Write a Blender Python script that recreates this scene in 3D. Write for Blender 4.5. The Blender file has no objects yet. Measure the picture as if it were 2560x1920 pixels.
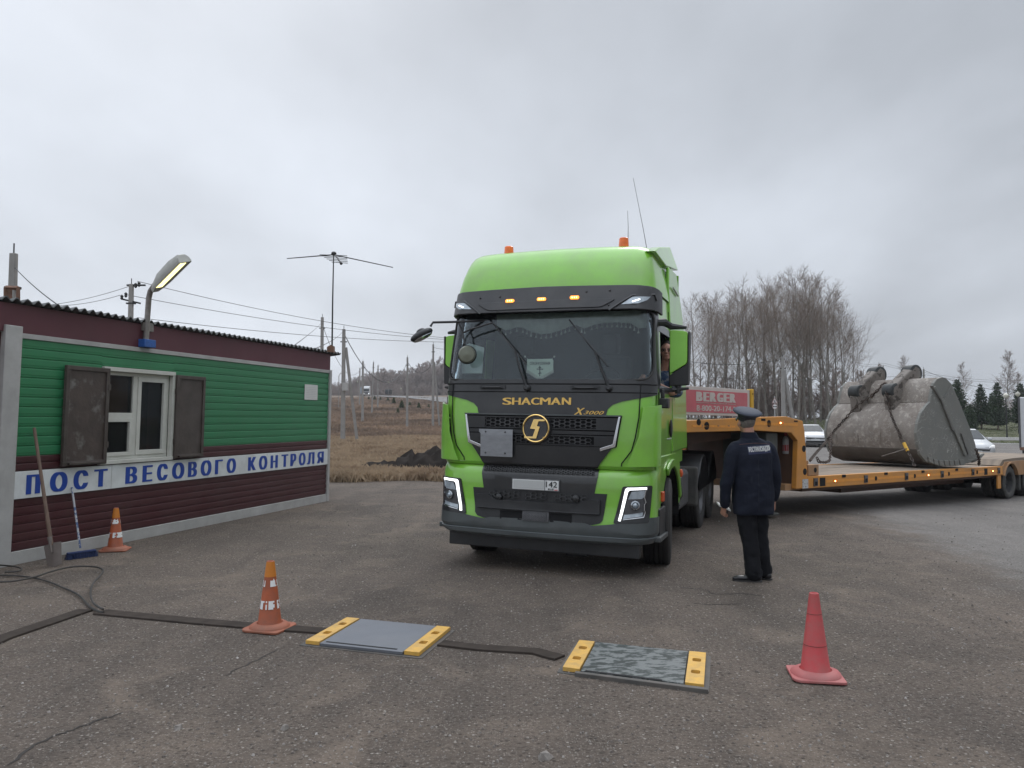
import bpy, bmesh, math, random
import numpy as np
from mathutils import Vector, Matrix, Quaternion
R = math.radians
random.seed(7)
sc = bpy.context.scene
COL = sc.collection
# ------------------------------------------------------------------ camera
FPX = 1920.0; PITCH = math.atan(87/1920); EYE = 1.69
cam = bpy.data.cameras.new("camera"); cam.lens = 27.0; cam.sensor_width = 36.0
cam.clip_start = 0.05; cam.clip_end = 4000
camo = bpy.data.objects.new("camera", cam); COL.objects.link(camo)
camo.location = (0, 0, EYE); camo.rotation_euler = (R(90)+PITCH, 0, 0)
sc.camera = camo
# ------------------------------------------------------------------ world: overcast sky
w = bpy.data.worlds.new("World"); sc.world = w; w.use_nodes = True
nt = w.node_tree; N = nt.nodes; L = nt.links
N.clear()
out = N.new('ShaderNodeOutputWorld')
sky = N.new('ShaderNodeTexSky'); sky.sky_type = 'NISHITA'; sky.sun_disc = False
sky.sun_elevation = R(48); sky.sun_rotation = R(-25); sky.dust_density = 4
bg1 = N.new('ShaderNodeBackground'); bg1.inputs[1].default_value = 0.07
L.new(sky.outputs[0], bg1.inputs[0])
tc = N.new('ShaderNodeTexCoord'); sep = N.new('ShaderNodeSeparateXYZ'); L.new(tc.outputs['Generated'], sep.inputs[0])
def mth(op, a, b=None, c=None):
    n = N.new('ShaderNodeMath'); n.operation = op
    for i, v in enumerate((a, b, c)):
        if v is None: continue
        if isinstance(v, (int, float)): n.inputs[i].default_value = v
        else: L.new(v, n.inputs[i])
    return n.outputs[0]
zz = mth('ADD', mth('MAXIMUM', sep.outputs[2], 0.0), 0.22)
cx = mth('DIVIDE', sep.outputs[0], zz); cy = mth('DIVIDE', sep.outputs[1], zz)
cmb = N.new('ShaderNodeCombineXYZ'); L.new(cx, cmb.inputs[0]); L.new(cy, cmb.inputs[1])
n1 = N.new('ShaderNodeTexNoise'); n1.inputs['Scale'].default_value = 1.1; n1.inputs['Detail'].default_value = 6; n1.inputs['Roughness'].default_value = .5
mp = N.new('ShaderNodeMapping'); mp.inputs['Rotation'].default_value = (0, 0, R(-28)); mp.inputs['Scale'].default_value = (1.0, .6, 1); mp.inputs['Location'].default_value = (3.1, 1.7, 0)
L.new(cmb.outputs[0], mp.inputs[0]); L.new(mp.outputs[0], n1.inputs['Vector'])
n2 = N.new('ShaderNodeTexNoise'); n2.inputs['Scale'].default_value = .42; n2.inputs['Detail'].default_value = 3
L.new(cmb.outputs[0], n2.inputs['Vector'])
# brighter towards the upper left middle, greyer to the right
side = mth('MULTIPLY', sep.outputs[0], -0.20)
val = mth('ADD', mth('ADD', mth('MULTIPLY', mth('SUBTRACT', n1.outputs[0], .5), .58), mth('MULTIPLY', mth('SUBTRACT', n2.outputs[0], .5), .36)), side)
val = mth('ADD', val, mth('MULTIPLY', sep.outputs[2], .10))
zen = mth('MULTIPLY', mth('MAXIMUM', mth('SUBTRACT', sep.outputs[2], .5), 0.0), 2.6)
lum = mth('ADD', mth('MAXIMUM', mth('ADD', val, 0.55), .22), zen)
rgb = N.new('ShaderNodeMix'); rgb.data_type = 'RGBA'
rgb.inputs[6].default_value = (0, 0, 0, 1); rgb.inputs[7].default_value = (.935, 1.0, 1.10, 1); rgb.clamp_factor = False
L.new(lum, rgb.inputs[0])
bg2 = N.new('ShaderNodeBackground'); L.new(rgb.outputs[2], bg2.inputs[0]); bg2.inputs[1].default_value = 1.0
mx = N.new('ShaderNodeMixShader'); mx.inputs[0].default_value = .94
L.new(bg1.outputs[0], mx.inputs[1]); L.new(bg2.outputs[0], mx.inputs[2]); L.new(mx.outputs[0], out.inputs[0])
# ------------------------------------------------------------------ sun (veiled by cloud)
sl = bpy.data.lights.new("sun", 'SUN'); sl.energy = 0.8; sl.angle = R(25); sl.color = (1, .975, .94)
so = bpy.data.objects.new("sun", sl); COL.objects.link(so); so.rotation_euler = (R(42), 0, R(-25+180))
sc.view_settings.view_transform = 'Standard'; sc.view_settings.look = 'None'
sc.view_settings.exposure = 0.30; sc.view_settings.gamma = 1.0
# ------------------------------------------------------------------ helpers: photo measuring
CP = np.array([0, 0, EYE])
def ray(u, v):
    a = (u-1280)/FPX; b = (960-v)/FPX
    return np.array([a, math.cos(PITCH)-b*math.sin(PITCH), math.sin(PITCH)+b*math.cos(PITCH)])
def G(p, z=0.0):
    r = ray(*p); q = CP+r*(z-EYE)/r[2]; return (q[0], q[1])
def DP(p, y):
    r = ray(*p); q = CP+r*y/r[1]; return (q[0], q[1], q[2])
def onplane(p, q, n):
    r = ray(*p); q = np.array(q, float); n = np.array(n, float); return CP+r*(n@(q-CP))/(n@r)
def Z1(u, v): return (u/2.572, 600+v/2.572)
def Z2(u, v): return (u/2.572, 1100+v/2.572)
def Z3(u, v): return (1000+u/2.9105, 560+v/2.9105)
def Z4(u, v): return (1060+u/3.16, 940+v/3.16)
def Z5(u, v): return (u/4.424, 580+v/4.424)
def Z6(u, v): return (1960+u/3.687, 840+v/3.687)
def Z7(u, v): return (1640+u/5.53, 960+v/5.53)
def Z8(u, v): return (1620+u/5.03, 1120+v/5.03)
def ZT(u, v): return (1660+u/3.687, 640+v/3.687)
def Z9(u, v): return (1100+u/3.95, 760+v/3.95)
def lerp(a, b, t): return a+(b-a)*t
def ss(a, b, x):
    t = max(0, min(1, (x-a)/(b-a))); return t*t*(3-2*t)
def tab(T, z):
    if z <= T[0][0]: return T[0][1]
    for (a, p), (b, q) in zip(T, T[1:]):
        if z <= b: return p+(q-p)*(z-a)/(b-a)
    return T[-1][1]
# ------------------------------------------------------------------ terrain height
def gz(x, y):
    z = -0.30*ss(3.5, 13, x)*(1-ss(24, 75, y)*.55)
    r = .046*max(0, y-72-3*math.exp(-((y-72)/12)**2))
    cap = lerp(17.0, 2.1, ss(-10, 25, x))
    if r > cap*.6: r = cap*.6+cap*.4*(1-math.exp(-(r-cap*.6)/(cap*.4)))
    z += r
    if y > 20 and x < 2: z += (.05*math.sin(x*.7+y*.31)+.06*math.sin(x*.23-y*.17+1))*ss(20, 28, y)*ss(2, -3, x)
    return z
# ------------------------------------------------------------------ helpers: materials
MATS = {}
def mat(name, col, rough=.6, metal=0., var=.12, vscale=6., bump=0., bscale=60., col2=None, fac2=(.52, .62), s2=3., spec=.5, coat=0., emit=None, es=0., dirt=None, dstr=.0, dscale=2.5, stretch=(1, 1, 1), scratch=None, sstr=.7, sscale=5.):
    m = bpy.data.materials.new(name); m.use_nodes = True; MATS[name] = m
    t = m.node_tree; b = t.nodes['Principled BSDF']
    b.inputs['Roughness'].default_value = rough; b.inputs['Metallic'].default_value = metal
    b.inputs['Specular IOR Level'].default_value = spec
    if coat: b.inputs['Coat Weight'].default_value = coat; b.inputs['Coat Roughness'].default_value = .05
    tcn = t.nodes.new('ShaderNodeTexCoord'); mpn = t.nodes.new('ShaderNodeMapping'); mpn.inputs['Scale'].default_value = stretch
    t.links.new(tcn.outputs['Object'], mpn.inputs[0]); V = mpn.outputs[0]
    def noise(s, d=4, r=.55):
        n = t.nodes.new('ShaderNodeTexNoise'); n.inputs['Scale'].default_value = s; n.inputs['Detail'].default_value = d; n.inputs['Roughness'].default_value = r
        t.links.new(V, n.inputs['Vector']); return n.outputs[0]
    def mixc(f, a, c):
        n = t.nodes.new('ShaderNodeMix'); n.data_type = 'RGBA'
        for i, v in ((0, f), (6, a), (7, c)):
            if isinstance(v, (float, int)): n.inputs[i].default_value = v
            elif isinstance(v, tuple): n.inputs[i].default_value = (*v, 1)
            else: t.links.new(v, n.inputs[i])
        return n.outputs[2]
    def rng(f, a, c, lo=0., hi=1.):
        n = t.nodes.new('ShaderNodeMapRange'); n.inputs[1].default_value = a; n.inputs[2].default_value = c; n.inputs[3].default_value = lo; n.inputs[4].default_value = hi
        t.links.new(f, n.inputs[0]); return n.outputs[0]
    lo = tuple(c*(1-var) for c in col); hi = tuple(min(1, c*(1+var)) for c in col)
    c = mixc(rng(noise(vscale), .3, .7), lo, hi)
    if col2: c = mixc(rng(noise(s2, 6, .65), *fac2), c, col2)
    if dirt: c = mixc(rng(noise(dscale, 7, .7), .35, .75, 0, dstr), c, dirt)
    if scratch:
        for ss_ in (sscale, sscale*2.3):
            n = t.nodes.new('ShaderNodeTexNoise'); n.inputs['Scale'].default_value = ss_; n.inputs['Detail'].default_value = 2; n.inputs['Distortion'].default_value = 1.8; t.links.new(V, n.inputs['Vector'])
            d = t.nodes.new('ShaderNodeMath'); d.operation = 'SUBTRACT'; t.links.new(n.outputs[0], d.inputs[0]); d.inputs[1].default_value = .5
            a = t.nodes.new('ShaderNodeMath'); a.operation = 'ABSOLUTE'; t.links.new(d.outputs[0], a.inputs[0])
            k = t.nodes.new('ShaderNodeMath'); k.operation = 'MULTIPLY'; t.links.new(rng(a.outputs[0], .010, .003, 0, sstr), k.inputs[0]); t.links.new(rng(noise(ss_*.6, 3), .50, .56), k.inputs[1]); c = mixc(k.outputs[0], c, scratch)
    t.links.new(c, b.inputs['Base Color'])
    if bump:
        bn = t.nodes.new('ShaderNodeBump'); bn.inputs['Strength'].default_value = bump; bn.inputs['Distance'].default_value = .01
        t.links.new(noise(bscale, 5), bn.inputs['Height']); t.links.new(bn.outputs[0], b.inputs['Normal'])
    if emit:
        b.inputs['Emission Color'].default_value = (*emit, 1); b.inputs['Emission Strength'].default_value = es
    m['tools'] = 1
    return m
def glassmat(name, tint, refl=.0, rough=.02, alpha=.5, spec=.5, ior=1.55):
    m = bpy.data.materials.new(name); m.use_nodes = True; t = m.node_tree; t.nodes.clear()
    o = t.nodes.new('ShaderNodeOutputMaterial'); tr = t.nodes.new('ShaderNodeBsdfTransparent'); tr.inputs[0].default_value = (*tint, 1)
    gl = t.nodes.new('ShaderNodeBsdfGlossy'); gl.inputs['Roughness'].default_value = rough; gl.inputs[0].default_value = (.9, .95, 1, 1)
    fr = t.nodes.new('ShaderNodeFresnel'); fr.inputs[0].default_value = ior
    ad = t.nodes.new('ShaderNodeMath'); ad.operation = 'ADD'; ad.inputs[1].default_value = refl; t.links.new(fr.outputs[0], ad.inputs[0])
    nz = t.nodes.new('ShaderNodeTexNoise'); nz.inputs['Scale'].default_value = 5; nz.inputs['Detail'].default_value = 6
    tcn = t.nodes.new('ShaderNodeTexCoord'); t.links.new(tcn.outputs['Object'], nz.inputs['Vector'])
    df = t.nodes.new('ShaderNodeBsdfDiffuse'); df.inputs[0].default_value = (.33, .36, .37, 1)
    mr = t.nodes.new('ShaderNodeMapRange'); mr.inputs[1].default_value = .3; mr.inputs[2].default_value = .75; mr.inputs[3].default_value = .02; mr.inputs[4].default_value = alpha
    t.links.new(nz.outputs[0], mr.inputs[0])
    m1 = t.nodes.new('ShaderNodeMixShader'); t.links.new(mr.outputs[0], m1.inputs[0]); t.links.new(tr.outputs[0], m1.inputs[1]); t.links.new(df.outputs[0], m1.inputs[2])
    m2 = t.nodes.new('ShaderNodeMixShader'); t.links.new(ad.outputs[0], m2.inputs[0]); t.links.new(m1.outputs[0], m2.inputs[1]); t.links.new(gl.outputs[0], m2.inputs[2])
    t.links.new(m2.outputs[0], o.inputs[0]); return m
# ------------------------------------------------------------------ helpers: objects
def tag(o, label=None, cat=None, group=None, kind=None):
    if label: o['label'] = label
    if cat: o['category'] = cat
    if group: o['group'] = group
    if kind: o['kind'] = kind
    return o
def thing(name, label, cat, loc=(0, 0, 0), rz=0., group=None, rx=0., ry=0.):
    o = bpy.data.objects.new(name, None); COL.objects.link(o); o.empty_display_size = .2
    o.location = loc; o.rotation_euler = (rx, ry, rz)
    return tag(o, label, cat, group)
def copy_tree(o, parent=None):
    c = o.copy(); COL.objects.link(c)
    if parent: c.parent = parent
    for ch in list(o.children): copy_tree(ch, c)
    return c
class MB:
    def __init__(s): s.v = []; s.f = []
    def add(s, vs, fs):
        b = len(s.v); s.v += [tuple(float(t) for t in v) for v in vs]; s.f += [tuple(i+b for i in f) for f in fs]; return s
    def box(s, x0, x1, y0, y1, z0, z1, M=None):
        vs = [(x, y, z) for z in (z0, z1) for y in (y0, y1) for x in (x0, x1)]
        if M is not None: vs = [M @ Vector(v) for v in vs]
        return s.add(vs, [(0, 2, 3, 1), (4, 5, 7, 6), (0, 1, 5, 4), (2, 6, 7, 3), (0, 4, 6, 2), (1, 3, 7, 5)])
    def beam(s, a, b, w, h, up=(0, 0, 1)):
        a = Vector(a); b = Vector(b); d = (b-a); l = d.length; d.normalize(); u = Vector(up)
        x = d.cross(u)
        if x.length < 1e-4: x = d.cross(Vector((1, 0, 0)))
        x.normalize(); z = x.cross(d).normalized()
        M = Matrix.Translation(a) @ Matrix((x, d, z)).transposed().to_4x4()
        return s.box(-w/2, w/2, 0, l, -h/2, h/2, M)
    def tube(s, pts, r, n=8, cap=True, flat=None):
        P = [Vector(p) for p in pts]; k = len(P); rr = r if isinstance(r, (list, tuple)) else [r]*k
        T = []
        for i in range(k):
            d = P[min(i+1, k-1)]-P[max(i-1, 0)]
            T.append(d.normalized() if d.length > 1e-9 else Vector((0, 0, 1)))
        ref = Vector((0, 0, 1)) if abs(T[0].z) < .9 else Vector((1, 0, 0))
        X = T[0].cross(ref).normalized(); vs = []
        for i in range(k):
            X = (X-T[i]*X.dot(T[i]))
            X = X.normalized() if X.length > 1e-6 else T[i].orthogonal().normalized()
            Y = T[i].cross(X)
            for j in range(n):
                a = 2*math.pi*j/n; vs.append(P[i]+(X*math.cos(a)+Y*math.sin(a))*rr[i])
        fs = [(i*n+j, i*n+(j+1) % n, (i+1)*n+(j+1) % n, (i+1)*n+j) for i in range(k-1) for j in range(n)]
        if cap and n > 2: fs += [tuple(range(n-1, -1, -1)), tuple((k-1)*n+j for j in range(n))]
        return s.add(vs, fs)
    def lathe(s, prof, n=24, M=None, cap=True):
        vs = []; k = len(prof)
        for r, z in prof:
            for j in range(n):
                a = 2*math.pi*j/n; v = Vector((r*math.cos(a), r*math.sin(a), z)); vs.append(M @ v if M is not None else v)
        fs = [(i*n+j, i*n+(j+1) % n, (i+1)*n+(j+1) % n, (i+1)*n+j) for i in range(k-1) for j in range(n)]
        if cap: fs += [tuple(range(n-1, -1, -1)), tuple((k-1)*n+j for j in range(n))]
        return s.add(vs, fs)
    def ball(s, c, r, n=10, M=None):
        rx, ry, rz = (r, r, r) if isinstance(r, (int, float)) else r
        vs = []; k = n//2+1
        for i in range(1, k):
            t = math.pi*i/k
            for j in range(n):
                a = 2*math.pi*j/n; vs.append(Vector((rx*math.sin(t)*math.cos(a), ry*math.sin(t)*math.sin(a), rz*math.cos(t))))
        vs += [Vector((0, 0, rz)), Vector((0, 0, -rz))]
        if M is not None: vs = [M @ v for v in vs]
        vs = [v+Vector(c) for v in vs]; m = (k-1)*n
        fs = [(i*n+j, (i+1)*n+j, (i+1)*n+(j+1) % n, i*n+(j+1) % n) for i in range(k-2) for j in range(n)]
        fs += [(m, j, (j+1) % n) for j in range(n)]+[(m+1, (k-2)*n+(j+1) % n, (k-2)*n+j) for j in range(n)]
        return s.add(vs, fs)
    def prism(s, poly, fn, d0, d1):
        """poly: list of 2-D points, fn(a,b,d)->3-D"""
        n = len(poly); vs = [fn(a, b, d0) for a, b in poly]+[fn(a, b, d1) for a, b in poly]
        return s.add(vs, [tuple(range(n)), tuple(range(2*n-1, n-1, -1))]+[(i, i+n, (i+1) % n+n, (i+1) % n) for i in range(n)])
    def build(s, name, m, parent=None, smooth=False, bevel=0., recalc=True, seg=2, angle=35):
        me = bpy.data.meshes.new(name); me.from_pydata(s.v, [], s.f); me.update()
        if recalc:
            bm = bmesh.new(); bm.from_mesh(me); bmesh.ops.recalc_face_normals(bm, faces=bm.faces); bm.to_mesh(me); bm.free()
        if m: me.materials.append(MATS[m] if isinstance(m, str) else m)
        o = bpy.data.objects.new(name, me); COL.objects.link(o)
        if parent: o.parent = parent
        if smooth:
            me.shade_smooth()
            try: me.set_sharp_from_angle(angle=R(angle))
            except Exception: pass
        if bevel:
            b = o.modifiers.new("bevel", 'BEVEL'); b.width = bevel; b.segments = seg; b.limit_method = 'ANGLE'; b.angle_limit = R(40); b.harden_normals = False
        return o
def arcpts(c, r, a0, a1, n): return [(c[0]+r*math.cos(R(lerp(a0, a1, i/n))), c[1]+r*math.sin(R(lerp(a0, a1, i/n)))) for i in range(n+1)]
def roundrect(x0, x1, y0, y1, r, n=4):
    return arcpts((x1-r, y1-r), r, 0, 90, n)+arcpts((x0+r, y1-r), r, 90, 180, n)+arcpts((x0+r, y0+r), r, 180, 270, n)+arcpts((x1-r, y0+r), r, 270, 360, n)
def roundpoly(pts, r, n=3):
    o = []
    k = len(pts)
    for i in range(k):
        p = Vector(pts[i]).to_3d(); a = Vector(pts[i-1]).to_3d(); b = Vector(pts[(i+1) % k]).to_3d()
        da = (a-p); db = (b-p); ra = min(r, da.length*.45); rb = min(r, db.length*.45)
        A = p+da.normalized()*ra; B = p+db.normalized()*rb
        for j in range(n+1):
            t = j/n; q = A*(1-t)**2+p*2*t*(1-t)+B*t*t; o.append((q.x, q.y))
    return o
def flat2d(poly, holes=(), stepx=.25, stepy=.25, cutx=(), cuty=()):
    bm = bmesh.new(); edges = []
    for lp in [poly, *holes]:
        vs = [bm.verts.new((a, b, 0)) for a, b in lp]
        for i in range(len(vs)): edges.append(bm.edges.new((vs[i-1], vs[i])))
    bmesh.ops.triangle_fill(bm, use_beauty=True, use_dissolve=False, edges=edges)
    xs = [p[0] for p in poly]; ys = [p[1] for p in poly]
    def cuts(lo, hi, st): 
        k = math.ceil((lo+1e-6)/st); r = []
        while k*st < hi-1e-6: r.append(k*st); k += 1
        return r
    for x in [*cuts(min(xs), max(xs), stepx), *cutx]:
        bmesh.ops.bisect_plane(bm, geom=bm.verts[:]+bm.edges[:]+bm.faces[:], plane_co=(x, 0, 0), plane_no=(1, 0, 0), dist=1e-6)
    for y in [*cuts(min(ys), max(ys), stepy), *cuty]:
        bmesh.ops.bisect_plane(bm, geom=bm.verts[:]+bm.edges[:]+bm.faces[:], plane_co=(0, y, 0), plane_no=(0, 1, 0), dist=1e-6)
    bmesh.ops.remove_doubles(bm, verts=bm.verts, dist=1e-6)
    bm.verts.index_update(); bm.edges.index_update()
    V = [(v.co.x, v.co.y) for v in bm.verts]; Fc = []
    for f in bm.faces:
        ids = [v.index for v in f.verts]
        Fc.append(ids if f.normal.z > 0 else ids[::-1])
    used = {}
    for f in Fc:
        for i in range(len(f)): used[(f[i-1], f[i])] = 1
    B = [e for e in used if (e[1], e[0]) not in used]
    bm.free(); return V, Fc, B
def patch(mb, poly, fn, off, thick, holes=(), step=.12, stepy=None):
    """a plate lying on the surface fn(s, z, off)"""
    kk = getattr(fn, 'kinks', ()); ys_ = [q[1] for q in poly]
    V, Fc, B = flat2d(poly, holes, step, stepy or step, cuty=[k for k in kk if min(ys_)+1e-4 < k < max(ys_)-1e-4])
    n = len(V); vs = [fn(a, b, off) for a, b in V]+[fn(a, b, off-thick) for a, b in V]
    fs = [tuple(f) for f in Fc]+[tuple(i+n for i in f[::-1]) for f in Fc]+[(b, a, a+n, b+n) for a, b in B]
    return mb.add(vs, fs)
def sheet(name, poly, off, m, holes=(), step=1.0, kind='structure', smooth=True):
    V, Fc, B = flat2d(poly, holes, step, step)
    mb = MB(); mb.add([(a, b, gz(a, b)+off) for a, b in V], [tuple(f) for f in Fc])
    return tag(mb.build(name, m, smooth=smooth, recalc=False, angle=80), kind=kind)
def textverts(s, bold=.0, shear=0., spacing=1.0, extr=0.0):
    cu = bpy.data.curves.new("t", 'FONT'); cu.body = s; cu.offset = bold; cu.extrude = extr; cu.resolution_u = 3; cu.shear = shear; cu.space_character = spacing
    o = bpy.data.objects.new("t", cu); COL.objects.link(o); bpy.context.view_layer.update()
    dg = bpy.context.evaluated_depsgraph_get(); me = bpy.data.meshes.new_from_object(o.evaluated_get(dg))
    V = [tuple(v.co) for v in me.vertices]; Fs = [tuple(p.vertices) for p in me.polygons]
    bpy.data.objects.remove(o); bpy.data.curves.remove(cu); bpy.data.meshes.remove(me)
    xs = [v[0] for v in V]; ys = [v[1] for v in V]; a, b, c, d = min(xs), max(xs), min(ys), max(ys)
    return [((v[0]-a)/(b-a), (v[1]-c)/(d-c)) for v in V], Fs
def text_on(mb, s, fn, s0, s1, z0, z1, off, bold=.03, shear=0., spacing=1.):
    V, Fs = textverts(s, 0, shear, spacing)
    n = len(V); used = {}
    for f in Fs:
        for i in range(len(f)): used[(f[i-1], f[i])] = 1
    B = [e for e in used if (e[1], e[0]) not in used]
    # heavier strokes: the glyph is stacked with small sideways steps, each a little prouder
    sh = bold*(z1-z0)*1.0; k = 3 if bold > .008 else 1; s1 -= sh*(k > 1)
    for q in range(k):
        d = sh*q/max(1, k-1); e = .0007*q
        top = [fn(lerp(s0, s1, a)+d, lerp(z0, z1, b), off+e) for a, b in V]; bot = [fn(lerp(s0, s1, a)+d, lerp(z0, z1, b), off-.004) for a, b in V]
        mb.add(top+bot, list(Fs)+[(b, a, a+n, b+n) for a, b in B])
    return mb
def hexgrid(mb, fn, s0, s1, z0, z1, cw, ch, off, depth, wall=.22, mask=None):
    """honeycomb of flat-topped cells"""
    rows = int((z1-z0)/(ch*.5))
    for r in range(rows):
        zc = z0+ch*.5*(r+.5); k = 0; x = s0+cw*.5+(cw*.75 if r % 2 else 0)
        while x < s1-cw*.3:
            if mask is None or mask(x, zc):
                o = [(x+cw*.5*a, zc+ch*.5*b) for a, b in ((1, 0), (.5, 1), (-.5, 1), (-1, 0), (-.5, -1), (.5, -1))]
                i = [(x+cw*.5*a*(1-wall), zc+ch*.5*b*(1-wall)) for a, b in ((1, 0), (.5, 1), (-.5, 1), (-1, 0), (-.5, -1), (.5, -1))]
                o = [(a, min(max(b, z0), z1)) for a, b in o]; i = [(a, min(max(b, z0), z1)) for a, b in i]
                vs = [fn(a, b, off) for a, b in o+i]+[fn(a, b, off-depth) for a, b in i]
                mb.add(vs, [(j, (j+1) % 6, (j+1) % 6+6, j+6) for j in range(6)]+[(j+6, (j+1) % 6+6, (j+1) % 6+12, j+12) for j in range(6)])
            x += cw*1.5
    return mb
def rotz_basis(d):
    d = Vector(d).normalized(); return d
def ring(mb, c, nrm, r, rt, n=28, k=6):
    c = Vector(c); nrm = Vector(nrm).normalized(); X = nrm.orthogonal().normalized(); Y = nrm.cross(X)
    pts = [c+(X*math.cos(2*math.pi*i/n)+Y*math.sin(2*math.pi*i/n))*r for i in range(n+1)]
    return mb.tube(pts, rt, k, cap=False)
def axmat(c, axis, up=(0, 0, 1)):
    z = Vector(axis).normalized(); x = Vector(up).cross(z)
    x = x.normalized() if x.length > 1e-4 else z.orthogonal().normalized(); y = z.cross(x)
    return Matrix.Translation(Vector(c)) @ Matrix((x, y, z)).transposed().to_4x4()
# ------------------------------------------------------------------ materials
mat('green_paint', (.20, .50, .042), .30, var=.06, vscale=2, coat=.6, dirt=(.17, .19, .11), dstr=.42, bump=.04, bscale=25)
mat('black_paint', (.010, .011, .013), .36, var=.2, coat=.3, dirt=(.06, .06, .058), dstr=.35)
mat('black_plastic', (.013, .014, .016), .5, var=.3, bump=.12, bscale=180, dirt=(.055, .052, .05), dstr=.3)
mat('visor_plastic', (.028, .029, .032), .5, var=.2, bump=.1, bscale=140, dirt=(.08, .078, .075), dstr=.5)
mat('grey_plastic', (.055, .065, .067), .45, var=.15, bump=.05, bscale=90, dirt=(.09, .085, .08), dstr=.4)
mat('mesh_grey', (.035, .036, .038), .5, var=.3)
mat('lip_highlight', (.11, .125, .13), .4, var=.1)  # bumper lip: its bluish highlight line painted in as a lighter grey
mat('dark_void', (.004, .004, .005), .9)
mat('rubber', (.013, .013, .014), .75, var=.25, bump=.25, bscale=60, dirt=(.075, .07, .062), dstr=.6)
mat('rubber_dusty', (.03, .03, .03), .85, var=.25, bump=.25, bscale=60, dirt=(.10, .095, .085), dstr=.8)
mat('chrome', (.62, .63, .65), .22, 1., var=.05)
mat('gold', (.62, .40, .12), .28, 1., var=.1, vscale=20)
mat('gold_ring', (.75, .52, .20), .2, 1., var=.08, vscale=20)
mat('steel_plate', (.24, .25, .265), .42, .3, var=.12, vscale=10, bump=.05, bscale=30, stretch=(1, 1, 3))
mat('mid_metal', (.10, .10, .105), .5, .6, var=.2)
mat('amber_lens', (.75, .16, .015), .25, var=.1, emit=(1, .22, .02), es=.12)
mat('amber_lit', (.9, .25, .02), .3, emit=(1, .33, .05), es=1.6)
mat('amber_glow', (.9, .5, .1), .3, emit=(1, .62, .2), es=7)
mat('beacon', (.70, .13, .01), .2, var=.25, vscale=14, emit=(.9, .16, .01), es=.10, coat=.6)
mat('orange_lens', (.62, .10, .03), .3, var=.1)
mat('drl', (.9, .9, .9), .3, emit=(.93, .97, 1), es=1.5)
mat('lamp_chrome', (.42, .45, .48), .18, .9, var=.2, vscale=30)
mat('lens_glass', (.35, .40, .44), .06, .2, var=.2, vscale=20, coat=1)
mat('plate_white', (.62, .63, .62), .5, var=.03)
mat('plate_grey', (.42, .43, .42), .55, var=.03, vscale=50)
mat('ink', (.012, .012, .014), .6)
mat('flag_blue', (.03, .07, .35), .6)
mat('flag_red', (.45, .03, .04), .6)
mat('interior', (.016, .018, .020), .8, var=.3)
mat('dash', (.035, .042, .046), .7, var=.2)
mat('curtain', (.60, .64, .57), .9, var=.15, vscale=12)
mat('tassel', (.7, .7, .62), .9)
mat('pennant', (.78, .86, .72), .8, var=.06)
mat('pennant_ink', (.06, .075, .06), .8)
mat('paper', (.62, .68, .64), .8, var=.05)
mat('mirror_green', (.215, .53, .045), .35, var=.05, coat=.4)
mat('pale_panel', (.50, .54, .50), .5)
mat('mirror_dull', (.16, .17, .13), .35, .3, var=.15)
ws_glass = glassmat('windscreen_glass', (.86, .91, .91), .0, .025, alpha=.02, ior=1.45)
side_glass = glassmat('window_glass', (.30, .33, .34), .10, .03, alpha=.2)
mirror_m = mat('mirror_glass', (.5, .53, .55), .05, 1., var=.05)
# ------------------------------------------------------------------ TRUCK
TYAW, TROLL = R(-20.5), R(1.1)
TO = np.array([.246, 8.385, 0.0])
truck = thing('semi_truck', 'bright green semi truck with black grille, gold lettering and two orange roof beacons', 'truck', tuple(TO), TYAW, ry=TROLL)
_c, _s = math.cos(TYAW), math.sin(TYAW); _Rz = np.array([[_c, -_s, 0], [_s, _c, 0], [0, 0, 1]])
_c, _s = math.cos(TROLL), math.sin(TROLL); TR = _Rz @ np.array([[_c, 0, _s], [0, 1, 0], [-_s, 0, _c]])
def proj(p):
    d = np.array(p, float)-CP; f = np.array([0, math.cos(PITCH), math.sin(PITCH)]); up = np.array([0, -math.sin(PITCH), math.cos(PITCH)]); k = d@f
    return np.array([1280+FPX*d[0]/k, 960-FPX*(d@up)/k])
def TLpl(p, y):   # point on truck plane y
    r = TR.T@ray(*p); c = TR.T@(CP-TO); return c+r*(y-c[1])/r[1]
def TLpx(p, x):
    r = TR.T@ray(*p); c = TR.T@(CP-TO); return c+r*(x-c[0])/r[0]
F_cab = [(1.16, .10), (1.2, .07), (1.5, .06), (1.80, .075), (1.97, .09), (2.06, .10), (2.95, .25), (3.2, .29)]
F_bmp = [(.40, .07), (.43, .02), (.50, .0), (.64, .015), (.70, .03), (1.06, .035), (1.13, .07), (1.18, .14)]
W_cab = [(1.16, 1.235), (2.1, 1.235), (3.2, 1.17)]
def mksurf(F, Wt, r, bul):
    def base(s, z):
        f = tab(F, z); wd = tab(Wt, z); a = abs(s); sg = 1 if s >= 0 else -1; k = wd-r
        if a <= k: x = a; y = f+bul*(a/wd)**2; 
        else:
            y0 = f+bul*(k/wd)**2+bul*.3*(min(a-k, r)/r); t = (a-k)/r
            if t <= math.pi/2: x = k+r*math.sin(t); y = y0+r*(1-math.cos(t))
            else: x = wd; y = y0+r+(a-k-r*math.pi/2)
        return np.array([sg*x, y, z])
    def fn(s, z, off=0.):
        p = base(s, z)
        if off == 0: return p
        e = 1e-3; du = base(s+e, z)-base(s-e, z); dv = base(s, z+e)-base(s, z-e); n = np.cross(du, dv); n /= np.linalg.norm(n)+1e-12
        return p+n*off
    fn.kinks = [k[0] for k in F]
    return fn
cabS = mksurf(F_cab, W_cab, .20, .09)
bmpS = mksurf(F_bmp, [(.4, 1.20), (.5, 1.25), (1.2, 1.25)], .24, .10)
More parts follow.
